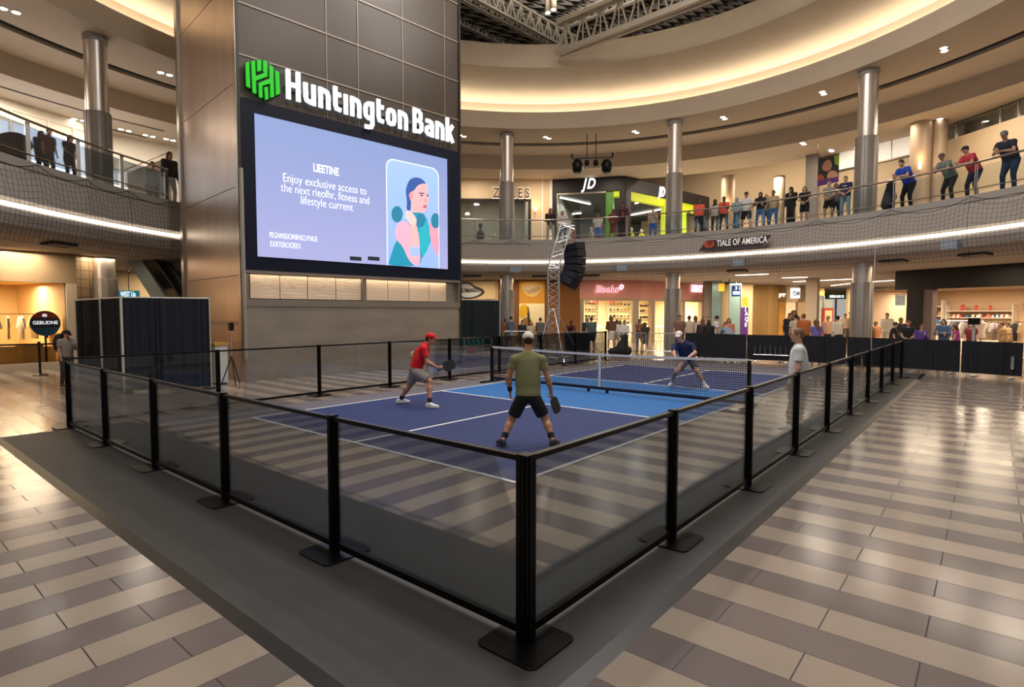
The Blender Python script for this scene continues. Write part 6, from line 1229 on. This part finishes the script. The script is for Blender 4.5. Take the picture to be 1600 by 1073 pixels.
# person at the left shop rope
cap_ = crowd(102, 521, ('g', 14.3), 'person in black cap, grey tee and black backpack beside the left shop window', ('#9a8d80', S_), (P_, '#3a342e'), ('short', '#1c1512'), 'phone', D3, ang=away-1.9, cap='#17181c')
b_ = np.array(cap_.location); fd = np.array([math.cos(away-1.9), math.sin(away-1.9), 0])
bp_ = thing('backpack', 'black backpack worn by the person in black cap at the left', 'bag', tuple(b_-fd*.2+[0, 0, 1.0])); q = b_-fd*.20+[0, 0, 1.08]
S = SDF(.04).ell(q, (.13, .16, .24), [fd, nrm(np.cross(fd, [0, 0, 1.])), [0, 0, 1.]]); S.cone(q-[0, 0, .12], q-[0, 0, .12]+fd*.02, .12); grow(S, .015, 'pack', cloth('#17171a'), bp_)
MB().tube([q+[0, 0, .2]+fd*.05, q+[0, 0, .30]+fd*.12, q+[0, 0, .26]+fd*.22, q+[0, 0, .1]+fd*.30], .018).build('strap', cloth('#17171a'), bp_)
# ================================================================== THE FOUR PLAYERS
def PJ(px, py, D): return atD(px, py, D)
def mainp(label, D0, pts, face, s, o, hands, z0=.008, toes=None):
    J = {k: PJ(v[0], v[1], D0+(v[2] if len(v) > 2 else 0)) for k, v in pts.items()}; J['face'] = face; J['z0'] = z0; J['hands'] = hands
    if toes: J.update(toes)
    return person(label, J, s, o, None, h=.0085, detail=True), J
RTh = np.array([RT[0], RT[1], 0]); RTh /= np.linalg.norm(RTh); FWh = np.array([FW[0], FW[1], 0]); FWh /= np.linalg.norm(FWh); Zu = np.array([0, 0, 1.])
paddle_m = mat('paddle_black', '#15161a', .45); grip_m = mat('paddle_grip', '#2b2b2e', .8); edge_m = mat('paddle_edge', '#3b3d42', .5)
def paddle(label, c, ax, nrml, s=1., grip_l=.13):
    """c centre of the blade, ax from blade to handle, nrml across the blade"""
    ax = nrm(ax); nn = nrm(nrml-np.dot(nrml, ax)*ax); sd_ = np.cross(nn, ax); t = thing('paddle', label, 'paddle', tuple(c))
    P = rrect(0, 0, .098*s, .122*s, .06*s, 6); P2 = rrect(0, 0, .093*s, .117*s, .056*s, 6)
    MB().prism(P, c-nn*.006, sd_, ax, nn, .012).build('edge_guard', edge_m, t); MB().prism(P2, c-nn*.0075, sd_, ax, nn, .015).build('face', paddle_m, t)
    a = c+ax*.115*s; b = c+ax*(.125+grip_l)*s; MB().tube([a, a+(b-a)*.25, b], .015*s, 10).build('handle', grip_m, t, True); MB().tube([b, b+ax*.008], .018*s, 10).build('butt_cap', edge_m, t, True)
    return t
def depth_of(px, py): p_ = at(px, py, 0.01); return float((p_-CAM)@FW)
# -- nearest player, back to us, olive tee
Dg = (depth_of(781, 696)+depth_of(869, 696))/2
dL, dR = depth_of(783, 697)-Dg, depth_of(869, 697)-Dg
g_pts = dict(pel=(825, 618), neck=(825, 549.5), head=(825.2, 531.5, .06), sL=(804, 561.5, .02), sR=(846.5, 561.5, .02), eL=(794, 589, .04), wL=(797, 611, .10), eR=(856, 591, .04), wR=(861.5, 612, .12),
             hL=(815, 624), hR=(836, 624), kL=(799, 656, .10), kR=(852, 655, .08), aL=(785.5, 688, dL-.04), aR=(864, 688, dR-.04))
sg_ = .92
th = {'L': (nrm(-Zu+FWh*.35), RTh, FWh, dict(curl=(18, 25, 20))), 'R': (nrm(-Zu*.8+FWh*.45+RTh*.15), -RTh, FWh, dict(curl=(50, 70, 40), grip=True))}
gp, GJ = mainp('player seen from behind in olive tee, black shorts and white cap, holding a paddle', Dg, g_pts, FWh*1.-RTh*.05+Zu*.0, sg_, dict(shirt=('#7f8059', S_), bottom=('shorts', '#10141c'), hair=('short', '#2a1c14'), skin='#b98566', cap='#d8d2c4', cap_back=False, shoes='#2b2630', sole='#4a4248', socks='#14181f', sockh=.30, short_len=.74, eyes=False, b=1.0, loose=.040, slv=.5, hem=-.0), th,
               toes=dict(toeL=FWh*.8-RTh*.45, toeR=FWh*.75+RTh*.5))
# strap opening of the cap at the back of the head, wrist band
hd = GJ['head']; S = SDF(.006).ell(hd-FWh*.118*sg_+Zu*.040*sg_, (.030, .018, .018), [RTh, FWh, Zu]); S.cut(hd+Zu*.030*sg_, -Zu); ob = grow(S, .005, 'cap_opening', hairm('#2a1c14'), gp)
wb = GJ['wL']; MB().tube([wb+nrm(GJ['eL']-wb)*.01, wb+nrm(GJ['eL']-wb)*.075], .034, 14).build('wristband', cloth('#15171c'), gp, True)
hw = GJ['wR']+th['R'][0]*.07*sg_+FWh*.012; axp = nrm(-Zu*.75+RTh*.28+FWh*.1)
paddle('black paddle held low by the player in olive tee', hw+axp*.155, -axp, FWh*.55-RTh*.8, .95)
# -- player in red, side on
Dr = (depth_of(625, 629)+depth_of(676, 637))/2; dl_, dr_ = depth_of(625, 630)-Dr, depth_of(673, 637)-Dr
sr = .98
r_pts = dict(pel=(649, 576), neck=(666, 537, 0), head=(673.5, 529.5, -.02), sL=(661, 545, .20), sR=(662, 545, -.20), eR=(668, 566, -.24), wR=(684, 574.5, -.20), eL=(645, 552, .28), wL=(643.5, 557, .22),
             hL=(647, 582, .10), hR=(652, 582, -.10), kL=(641, 601, .18), kR=(672, 596, -.14), aL=(625.5, 624, dl_), aR=(671.5, 631, dr_))
rf = nrm(RTh*.95-FWh*.1-Zu*.10)
rh = {'R': (nrm(RTh*.9-Zu*.25), Zu*.2+FWh*.9, Zu, dict(curl=(55, 70, 45), grip=True)), 'L': (nrm(-Zu*.6+RTh*.4), FWh, RTh, dict(curl=(30, 35, 25)))}
rpn, RJ = mainp('player in red tee and red cap with grey shorts, crouching sideways with paddle forward', Dr, r_pts, rf, sr, dict(shirt=('#cc1420', S_), bottom=('shorts', '#9b9490'), hair=('short', '#1e1512'), skin='#b8846a', cap='#d4161c', shoes='#e6e4e0', sole='#f0f0ee', socks='#17171b', sockh=.2, short_len=.78), rh,
               toes=dict(toeL=nrm(RTh*.9+FWh*.35), toeR=nrm(RTh*.98-FWh*.2)))
hw = RJ['wR']+rh['R'][0]*.075; axr = nrm(RTh*.95+Zu*.42); paddle('black paddle held out in front of the player in red', hw+axr*.17, -axr, FWh*.9-Zu*.25+RTh*.15, 1.02)
# -- far player in navy, crouching, facing us
Df = (depth_of(1048, 604)+depth_of(1102, 607))/2; dl_, dr_ = depth_of(1103, 607)-Df, depth_of(1048, 603)-Df
sf = .98
f_pts = dict(pel=(1076, 561, .10), neck=(1064, 534, -.12), head=(1060.5, 525, -.20), sR=(1054, 541, -.14), sL=(1082, 540, -.10), eR=(1053, 552, -.30), wR=(1056, 559.5, -.45), eL=(1086, 551, -.20), wL=(1074, 559.5, -.42),
             hR=(1069, 566, .05), hL=(1083, 566, .05), kR=(1056, 581, -.15), kL=(1089, 580, -.12), aR=(1049.5, 598, dr_+.05), aL=(1101, 601, dl_+.05))
ff = nrm(-FWh*.85-RTh*.42-Zu*.15)
fh = {'R': (nrm(RTh*.75-FWh*.5-Zu*.1), FWh*.5-Zu*.3, Zu, dict(curl=(50, 65, 40), grip=True)), 'L': (nrm(-RTh*.7-FWh*.5-Zu*.2), Zu*-.8, -FWh, dict(curl=(40, 45, 30)))}
fp_, FJ = mainp('far player in navy tee with white chest print and white cap, crouching behind the net', Df, f_pts, ff, sf, dict(shirt=('#1f2a55', S_), bottom=('shorts', '#6d6a78'), hair=('short', '#7a5a3c'), skin='#cf9e86', cap='#e6e0d8', shoes='#e8e8e6', sole='#f2f2f0', socks='#e4e2dc', sockh=.16, short_len=.6, print='#d5d9e6'), fh,
               toes=dict(toeL=nrm(-FWh*.8+RTh*.2), toeR=nrm(-FWh*.75-RTh*.6)))
hw = FJ['wR']+fh['R'][0]*.06; axf = nrm(RTh*.55-FWh*.6+Zu*.1); paddle('black paddle held at the waist by the far player in navy', hw+axf*.13, -axf, Zu*.8+FWh*.4, .95)
# -- bystander in white tee inside the right-hand barrier
Db = (depth_of(1224, 672)+depth_of(1250, 671))/2
sb = .93
b_pts = dict(pel=(1248, 600), neck=(1248, 537), head=(1245.5, 523.5, -.02), sL=(1250, 546, .19), sR=(1249, 547, -.19), eL=(1256, 572, .22), wL=(1250, 593, .22), eR=(1247, 576, -.23), wR=(1236, 600, -.20),
             hL=(1250, 606, .09), hR=(1246, 606, -.09), kL=(1252, 636, .08), kR=(1236, 636, -.09), aL=(1251, 664, .10), aR=(1233, 664, -.09))
bf = nrm(-RTh*.97+FWh*.25-Zu*.02)
bh = {'R': (nrm(-Zu*.85-RTh*.35), FWh*.9, -RTh, dict(curl=(22, 30, 22))), 'L': (nrm(-Zu*.9-RTh*.2), -FWh, -RTh, dict(curl=(22, 30, 22)))}
bp2, BJ = mainp('bystander in loose white tee and shorts standing sideways inside the right-hand barrier', Db, b_pts, bf, sb, dict(shirt=('#d4d8d8', S_), bottom=('shorts', '#8b8078'), hair=('short', '#7a5236'), skin='#c3937c', shoes='#e2e0dc', sole='#efefec', socks='#3b3a40', sockh=.12, hem=.13, b=1.12, loose=.045, short_len=.62), bh,
               toes=dict(toeL=-RTh*.95+FWh*.2, toeR=-RTh))
# ================================================================== EQUIPMENT ROUND THE COURT
polem = mat('pole_white', '#c9c6c2', .4, .3); alu = mat('aluminium', '#c9c9cb', .32, .9)
def curtain(A, B, z0, z1, mt, parent, folds=9, amp=.035, seed=0, name='curtain'):
    W = WF(A, B); r = random.Random(seed); n = folds*8; nz_ = 6; ph = [r.uniform(0, 6.28) for _ in range(4)]; V = []
    for side in (0, 1):
        for j in range(nz_+1):
            for i in range(n+1):
                u = W.L*i/n; f = 1-.35*j/nz_; o_ = amp*f*(math.sin(2*math.pi*folds*i/n+ph[0]+2.2*math.sin(9*i/n+ph[1])+1.5*math.sin(23*i/n+ph[3]))*(.6+.4*math.sin(13*i/n+ph[2]))+.3*math.sin(4.6*math.pi*folds*i/n+ph[2])); V.append(W.P(u, z0+(z1-z0)*j/nz_, o_+side*.02))
    N0 = (n+1)*(nz_+1); Fc = []
    for j in range(nz_):
        for i in range(n): a = j*(n+1)+i; Fc += [(a, a+1, a+n+2, a+n+1), (a+N0, a+n+1+N0, a+n+2+N0, a+1+N0)]
    rim = [i for i in range(n+1)]+[j*(n+1)+n for j in range(1, nz_+1)]+[nz_*(n+1)+i for i in range(n-1, -1, -1)]+[j*(n+1) for j in range(nz_-1, 0, -1)]
    for a, b in zip(rim, rim[1:]+rim[:1]): Fc.append((b, a, a+N0, b+N0))
    m = MB(); m.add(V, Fc); o = m.build(name, mt, parent, True); return o
def pole(p_, z1, parent, r=.022, name='pole'):
    p_ = np.array([p_[0], p_[1], 0.]); MB().tube([p_+[0, 0, .02], p_+[0, 0, z1]], r, 10).build(name, polem, parent, True); MB().box(p_-[.16, .16, -.012], p_+[.16, .16, .024]).build('base_plate', blackm, parent)
a_, b_, c_ = at(194, 614)[:2], at(330, 606)[:2], atD(119, 500, 15.2)[:2]
bo = thing('curtain_booth', 'tall black pipe and drape booth with white poles left of the bank tower', 'curtain booth', (a_[0], a_[1], 0))
dn = mat('drape_navy', '#0d1220', .9, var=.15, scale=5)
mid_ = a_+(c_-a_)*.42; Wd = WF(a_, b_)
curtain(c_, mid_, .05, 2.17, drape, bo, 9, .03, 1); curtain(mid_, a_, .05, 2.19, drape, bo, 6, .03, 2); curtain(a_, b_, .05, 2.19, dn, bo, 10, .018, 3)
pole(a_+(CAM[:2]-a_)*.006, 2.24, bo, .028); pole(mid_+(CAM[:2]-mid_)*.006, 2.22, bo, .026); pole(b_, 2.2, bo); pole(c_, 2.2, bo)
m = MB(); m.tube([(*c_, 2.18), (*a_, 2.2), (*b_, 2.2)], .02, 8); m.build('top_bar', polem, bo)
a2, b2 = at(720, 552)[:2], at(781, 549)[:2]; fc = thing('curtain_screen', 'black pipe and drape screen just right of the bank tower', 'curtain', (a2[0], a2[1], 0))
curtain(a2, b2, .05, 2.42, mat('drape_green', '#0f1c20', .9, var=.2, scale=5), fc, 11, .04, 5); pole(b2, 2.46, fc, .03); pole(a2, 2.46, fc, .03); m = MB(); m.tube([(*a2, 2.44), (*b2, 2.44)], .02, 8); m.build('top_bar', polem, fc)
# wire cart
q = at(745, 561); ct = thing('wire_cart', 'low wire trolley in front of the black curtain beside the bank tower', 'cart', (q[0], q[1], 0)); Wc = WF(at(727, 563)[:2], at(768, 560)[:2])
m = MB()
for u in (0, Wc.L):
    for o_ in (0, -.55): a = Wc.P(u, .12, o_); m.tube([a, a+[0, 0, .72]], .016, 6)
for z in (.2, .55, .84):
    for o_ in (0, -.55): m.tube([Wc.P(0, z, o_), Wc.P(Wc.L, z, o_)], .012, 5)
    for u in (0, Wc.L): m.tube([Wc.P(u, z, 0), Wc.P(u, z, -.55)], .012, 5)
m.build('frame', alu, ct)
for z in (.2, .55): m = MB(); [m.tube([Wc.P(u_*Wc.L/12, z, 0), Wc.P(u_*Wc.L/12, z, -.55)], .006, 4) for u_ in range(13)]; m.build('wire_shelf', alu, ct)
for u in (.05, Wc.L-.05):
    for o_ in (-.03, -.52): c = Wc.P(u, .06, o_); MB().tube([c-Wc.n*.02, c+Wc.n*.02], .055, 12).build('wheel', blackm, ct)
S = SDF(.04).ell(Wc.P(Wc.L*.42, .335, -.28), (.26, .17, .13), [Wc.d, Wc.n, Zu]); rb = thing('bag', 'red duffel bag on the lower shelf of the wire trolley', 'bag', tuple(Wc.P(Wc.L*.42, .21, -.28))); grow(S, .02, 'pack', cloth('#a02a2c'), rb); MB().tube([Wc.P(Wc.L*.42-.12, .42, -.2), Wc.P(Wc.L*.42, .50, -.2), Wc.P(Wc.L*.42+.12, .42, -.2)], .012, 6).build('handle', cloth('#6a1a1c'), rb)
for k in range(5): c = Wc.P(Wc.L*(k+.6)/5.6, .562, -.28); t_ = MB().lathe(c, [(.07, 0), (.085, .1), (.07, .2), (.03, .24)], 10); tmesh(t_, 'bottle', mat('teal_plastic', '#1f7a6c', .25, spec=.7), 'teal bottle standing on the middle shelf of the wire trolley', 'bottle', 'bottles on the wire trolley')
# white stand and tripod left of the tower corner
q = at(347, 600); Ww = WF(at(337, 601)[:2], at(357, 599)[:2]); wc_ = thing('stand_cabinet', 'small white upright cabinet with yellow top at the tower corner', 'cabinet', (q[0], q[1], 0)); m = MB(); Ww.box(m, 0, Ww.L, .03, 1.0, -.35, 0); m.build('body', mat('white_panel', '#c6cbc6', .5), wc_, bevel=.01); m = MB(); Ww.box(m, -.02, Ww.L+.02, 1.0, 1.08, -.37, .02); m.build('top', mat('yellow_lid', '#b48a3c', .6), wc_)
m = MB(); Ww.box(m, .02, .06, .0, .05, -.3, -.05); Ww.box(m, Ww.L-.06, Ww.L-.02, 0, .05, -.3, -.05); m.build('feet', blackm, wc_)
q = at(363, 602); q[2] = 0; tp = thing('tripod', 'black tripod with a phone holder leaning by the tower corner', 'tripod', tuple(q)); 
for k in range(3): a = 2.1*k+.4; MB().tube([q+[0, 0, .75], q+[.26*math.cos(a), .26*math.sin(a), .02]], .014, 6).build('leg', blackm, tp)
MB().tube([q+[0, 0, .6], q+[0, 0, 1.42]], .014, 8).build('centre_column', alu, tp); MB().box(q+[-.05, -.06, 1.40], q+[.05, .06, 1.60]).build('phone_holder', black, tp)
# belt barrier posts at the left shop
sp = [at(63, 586), at(-30, 590), at(112, 583)]
for k, q in enumerate(sp):
    q = q.copy(); q[2] = 0; t = thing('belt_post', ('black belt barrier post in the middle of the left shop window', 'black belt barrier post at the extreme left edge of the floor', 'black belt barrier post beside the person in black cap')[k], 'barrier post', tuple(q)); MB().lathe(q, [(.19, .0), (.19, .02), (.03, .045), (.032, .98), (.04, 1.0)], 20).build('post', black, t, True); MB().lathe(q, [(.042, .88), (.042, .99)], 16).build('cassette', blackm, t)
for a, b in ((sp[1], sp[0]), (sp[0], sp[2])):
    t = MB(); [t.bar(a+(b-a)*.02+[0, 0, z], b-(b-a)*.02+[0, 0, z], .008, .05) for z in (.92,)]; tmesh(t, 'barrier_belt', cloth('#2a1716'), 'dark red barrier belt stretched between posts at the left shop', 'belt', 'belts at the left shop')
# truss tower with hanging loudspeaker array
tq = at(864, 563); tq[2] = 0; tt = thing('truss_tower', 'silver lattice truss tower with splayed legs beyond the net', 'truss tower', tuple(tq))
R1 = RTh; F1 = FWh; w_ = .21
def lattice(p0, p1, wd, n, name):
    p0, p1 = np.array(p0, float), np.array(p1, float); d = nrm(p1-p0); a = nrm(np.cross(d, F1)); b = np.cross(d, a); m = MB(); cs = [(1, 1), (-1, 1), (-1, -1), (1, -1)]
    C_ = [[p0+(p1-p0)*i/n+(a*x+b*y)*wd for x, y in cs] for i in range(n+1)]
    for k in range(4): m.tube([C_[0][k], C_[n][k]], .024, 7)
    for i in range(n):
        for k in range(4):
            k2 = (k+1) % 4; m.tube([C_[i][k], C_[i+1][k2]] if i % 2 else [C_[i][k2], C_[i+1][k]], .011, 5)
    for i in (0, n):
        for k in range(4): m.tube([C_[i][k], C_[i][(k+1) % 4]], .018, 5)
    m.build(name, alu, tt)
lattice(tq+[0, 0, .12], tq+[0, 0, 3.55], w_, 14, 'mast'); top0 = tq+[0, 0, 3.6]; top1 = atD(884, 352, (tq-CAM)@FW); lattice(top0, top1, w_*.95, 6, 'upper_mast')
MB().box(tq-[.3, .3, -.01], tq+[.3, .3, .12]).build('base_box', blackm, tt)
for (px, py) in ((882, 571), (905, 556), (838, 566), (850, 552)):
    f_ = at(px, py); f_[2] = .06; a = tq+[0, 0, 2.0]; sd2 = nrm((f_-tq)*[1, 1, 0]); MB().tube([tq+sd2*.25+[0, 0, .08], f_], .03, 7).build('outrigger', alu, tt); MB().tube([a+sd2*.2, f_], .022, 7).build('brace', alu, tt); MB().lathe(f_-[0, 0, .06], [(.11, 0), (.11, .02), (.03, .04), (.03, .1)], 14).build('foot', blackm, tt)
Dt = (tq-CAM)@FW; ta_ = atD(898, 358, Dt); m = MB(); m.tube([top1-R1*.1, ta_], .03, 7); m.tube([top1+[0, 0, -.45], ta_], .022, 7); m.tube([atD(872, 348, Dt), ta_+[0, 0, .12]], .022, 6); m.build('head_arm', alu, tt)
st = thing('loudspeaker_array', 'curved black line of loudspeakers hanging from the truss tower', 'loudspeaker', tuple(ta_))
m = MB(); m.tube([ta_, atD(898, 381, Dt)], .035, 8); m.build('hoist_strap', mat('strap_orange', '#8a4a2a', .7), st)
ctr = [(897, 386), (898.5, 397), (898.5, 408.5), (897, 420), (893.5, 431), (887.5, 440)]
for k, (cx_, cy_) in enumerate(ctr):
    a = atD(cx_, cy_, Dt); nx_ = ctr[min(k+1, 5)]; pv = ctr[max(k-1, 0)]; tdir = nrm(atD(nx_[0], nx_[1], Dt)-atD(pv[0], pv[1], Dt)); out = nrm(-R1*.75-F1*.66); out = nrm(out-np.dot(out, tdir)*tdir); sdw = np.cross(out, tdir); m = MB()
    P = [(-.24, -.14), (.24, -.125), (.24, .125), (-.24, .14)]; m.prism(P, a-sdw*.36, out, -tdir, sdw, .72); bx_ = m.build('cabinet', blackm, st, bevel=.01)
    m = MB(); m.prism([(.242, -.11), (.256, -.10), (.256, .10), (.242, .11)], a-sdw*.33, out, -tdir, sdw, .66); g_ = m.build('grille', mat('grille', '#1d2230', .5, .3), st); g_.parent = bx_
# steel crowd barriers behind the far end of the court
def steel_barrier(A, B, label, H=.98):
    W = WF(A, B); t = thing('crowd_barrier', label, 'barrier', tuple(W.P(0, 0)), 'steel crowd barriers behind the court'); m = MB()
    m.tube([W.P(.03, .05), W.P(.03, H-.05), W.P(.08, H), W.P(W.L-.08, H), W.P(W.L-.03, H-.05), W.P(W.L-.03, .05)], .02, 7); m.tube([W.P(.03, .22), W.P(W.L-.03, .22)], .016, 6); m.build('frame', alu, t)
    n = int(W.L/.17)
    for i in range(1, n): u = W.L*i/n; MB().tube([W.P(u, .22), W.P(u, H)], .008, 5).build('bar', alu, t)
    for u in (.25, W.L-.25): MB().box(W.P(u, .0)-[.25, .03, -.014], W.P(u, .0)+[.25, .03, .04]).build('foot', alu, t)
bx = [rp_ for rp_ in (atD(786, 500, 27.0), atD(838, 500, 27.0), atD(905, 500, 25.8), atD(961, 500, 25.4), atD(1012, 500, 24.6), atD(1062, 500, 24.0))]
for k in range(5):
    if k == 1: pass
    steel_barrier(bx[k][:2]+0, bx[k+1][:2]-(bx[k+1][:2]-bx[k][:2])*.02, ('steel crowd barrier beside the column, before the rust wall', 'steel crowd barrier behind the lattice truss tower', 'steel crowd barrier right of the black table', 'steel crowd barrier before the pink shop windows', 'steel crowd barrier ending at the draped barriers')[k])
# black draped table
Wt = WF(atD(886, 500, 24.9)[:2], atD(921, 500, 24.5)[:2]); tb = thing('draped_table', 'black cloth covered table right of the truss tower', 'table', tuple(Wt.P(Wt.L/2, 0))); m = MB(); Wt.box(m, .02, Wt.L-.02, .9, .93, -.68, -.02); m.build('table_top', blackm, tb); curtain(Wt.P(0, 0)[:2], Wt.P(Wt.L, 0)[:2], .02, .95, drape, tb, 8, .02, 8, 'tablecloth')
# big black padded case
q = atD(970, 540, 24.6); q[2] = .02; cs_ = thing('padded_case', 'large slanted black padded case beside the steel barrier', 'case', tuple(q)); S = SDF(.05); S.cone(q-R1*.38+[0, 0, .16], q+R1*.28+[0, 0, .20], .16, .20, .12); S.cone(q+[0, 0, .25], q+R1*.20+[0, 0, .80], .26, .12, .12); S.cut(q, (0, 0, -1)); grow(S, .025, 'shell', cloth('#16161a'), cs_); MB().tube([q+R1*.1+[0, 0, .86], q+R1*.24+[0, 0, 1.0], q+R1*.34+[0, 0, .84]], .018, 6).build('handle', blackm, cs_)
# black draped crowd barriers across the right
LP = [at(px, y_) for px, y_ in ((1070, 559), (1166, 565.5), (1242, 568.5), (1322, 573.5), (1408, 579.5), (1500, 586.5), (1598, 594), (1712, 602))]
labs = ('black draped barrier behind the far player in navy', 'black draped barrier before the gold mesh wall', 'black draped barrier behind the bystander in white', 'black draped barrier right before the ground floor steel column', 'black draped barrier before the black shop pier', 'black draped barrier in the middle of the black shop front', 'black draped barrier at the extreme right')
for k in range(7):
    A, B = LP[k][:2], LP[k+1][:2]; W = WF(A, B); t = thing('draped_barrier', labs[k], 'barrier', tuple(W.P(0, 0)), 'black draped barriers across the far end'); W.box
    curtain(W.P(.02, 0)[:2], W.P(W.L-.02, 0)[:2], .10, 1.03, drape, t, 9, .018, 20+k, 'drape')
    m = MB(); m.tube([W.P(.05, .03, -.06), W.P(.05, 1.0, -.06), W.P(W.L-.05, 1.0, -.06), W.P(W.L-.05, .03, -.06)], .018, 6); m.build('frame', alu, t)
    for u in (.3, W.L-.3): m = MB(); W.box(m, u-.04, u+.04, .002, .04, -.28, .14); m.build('foot', alu, t)
    if k in (1, 5, 6):
        m = MB(); m.tube([W.P(.25 if k != 5 else 1.2, .30, .06), W.P(W.L-.2, .30, .06)], .010, 5); m.build('lower_rail', alu, t); n = 7
        for i in range(n): u = .3+(W.L-.6)*i/(n-1) if k != 5 else 1.25+(W.L-1.5)*i/(n-1); MB().tube([W.P(u, .30, .06), W.P(u, .62+.04*(i % 2), .06)], .007, 4).build('bar', alu, t)
q = at(1162, 562); q[2] = 0; ds = thing('bin', 'tall cream bin standing before the black draped barrier', 'bin', tuple(q)); MB().lathe(q, [(.12, .01), (.13, .05), (.13, .62), (.10, .72), (.05, .76)], 16).build('body', mat('cream_plastic', '#b9b19a', .5), ds, True); MB().lathe(q+[0, 0, .76], [(.05, 0), (.045, .05), (.02, .08)], 12).build('lid', blackm, ds, True)
q = at(1219, 566); q[2] = 0; wp = thing('folded_stand', 'thin white folded stand leaning on the draped barrier left of the bystander', 'stand', tuple(q)); MB().tube([q+[0, 0, .02], q+[.03, .02, .5], q+[0, 0, .92]], .022, 7).build('pole', polem, wp); MB().lathe(q, [(.09, .0), (.09, .025), (.03, .05)], 12).build('foot', polem, wp); MB().lathe(q+[0, 0, .3], [(.035, 0), (.045, .12), (.03, .3)], 10).build('wrap', white, wp)
q = at(1361, 592); cdp = thing('plumb_line', 'thin pale cord hanging from the ceiling to the floor right of the steel column', 'cord', tuple(q)); MB().tube([q+[0, 0, .01], q+[0, 0, .5], q+[.02, .03, 1.2], q+[.0, 0, 3.82]], .010, 5).build('cord', polem, cdp); MB().lathe(q, [(.05, .0), (.05, .02), (.015, .04)], 10).build('weight', polem, cdp)
# camera box on stand in front of black shop, white mannequin
q = atD(1522, 500, 19.0); q[2] = 0; cb = thing('camera_stand', 'black box camera on a white stand behind the right draped barrier', 'camera', tuple(q)); MB().tube([q+[0, 0, .02], q+[0, 0, 1.46]], .04, 8).build('pole', polem, cb); MB().box(q+[-.12, -.16, 1.46], q+[.12, .16, 1.68]).build('housing', black, cb, bevel=.01); MB().lathe(q, [(.2, 0), (.2, .03), (.04, .06)], 14).build('base', blackm, cb)
q = K1.P(K1.u(1534, -1.0), .014, -1.0); mw = thing('mannequin', 'white headless mannequin torso in the window of the black fronted shop', 'mannequin', tuple(q)); MB().lathe(q, [(.2, 0), (.2, .03), (.03, .05), (.03, .75)], 14).build('stand', chrome, mw); MB().lathe(q, [(.13, .72), (.17, .8), (.13, 1.0), (.17, 1.25), (.19, 1.38), (.08, 1.46), (.05, 1.52)], 18).build('torso', mat('mannequin_white', '#d9c9c6', .5), mw, True)
garment_rack(K1.P(K1.u(1500, -3.0), 0.014, -3.0), K1.d, 1.8, 'clothes rack with grey and dark tops before the long shelf', ['#6b6a6c', '#8f8a86', '#4a4648', '#a9a29a', '#3a3638', '#7a7470'], ('grey top on the rack before the long shelf of the black fronted shop', 'grey tops before the long shelf'))
# dark armchair back at the left balcony, coat on the rail
q = rp(hit(5, 1.6, RB, 230), 1.6, 5.66); ac = thing('armchair', 'dark brown rounded armchair at the far left of the upper balcony', 'armchair', tuple(q)); S = SDF(.08).ell(q+[0, 0, .45], (.5, .5, .35)); S.ell(q+[0, 0, .85]-FWh*-.3, (.55, .2, .35), [RTh, FWh, Zu]); S.cut(q+[0, 0, .06], (0, 0, -1)); grow(S, .04, 'upholstery', cloth('#2c2220'), ac)
for sx in (-.3, .3):
    for sy in (-.3, .3): MB().box(q+[sx-.03, sy-.03, 0], q+[sx+.03, sy+.03, .14]).build('leg', blackm, ac)
q = rp(hit(1391, .25, RB, 320), .25, 6.66); ch = thing('coat', 'dark coat draped over the upper rail right of the steel column', 'coat', tuple(q)); S = SDF(.04).cone(q+[0, 0, -.02], q+[0, 0, -.75]-RTh*.08, .13, .24); S.cone(q+[0, 0, .0], q+[0, 0, -.5]+RTh*.12, .09, .11); grow(S, .03, 'body', cloth('#23242a'), ch); MB().tube([q+[0, 0, -.03]-RTh*.18, q+[0, 0, .06], q+[0, 0, -.03]+RTh*.18], .02, 6).build('collar', cloth('#23242a'), ch)
# pickleball resting beside the court line is not seen; chairs and cables left of the booth
for k, (px, py) in enumerate(((142, 592), (170, 596))):
    q = at(px, py); q[2] = .0; t = thing('cable_case', 'small dark equipment case on the floor by the left pole of the black booth' if k == 0 else 'small dark equipment case near the corner pole of the black booth', 'case', tuple(q)); MB().box(q+[-.16, -.11, .004], q+[.16, .11, .2]).build('body', blackm, t, bevel=.015); MB().tube([q+[-.06, 0, .2], q+[-.04, 0, .25], q+[.04, 0, .25], q+[.06, 0, .2]], .01, 6).build('handle', alu, t)
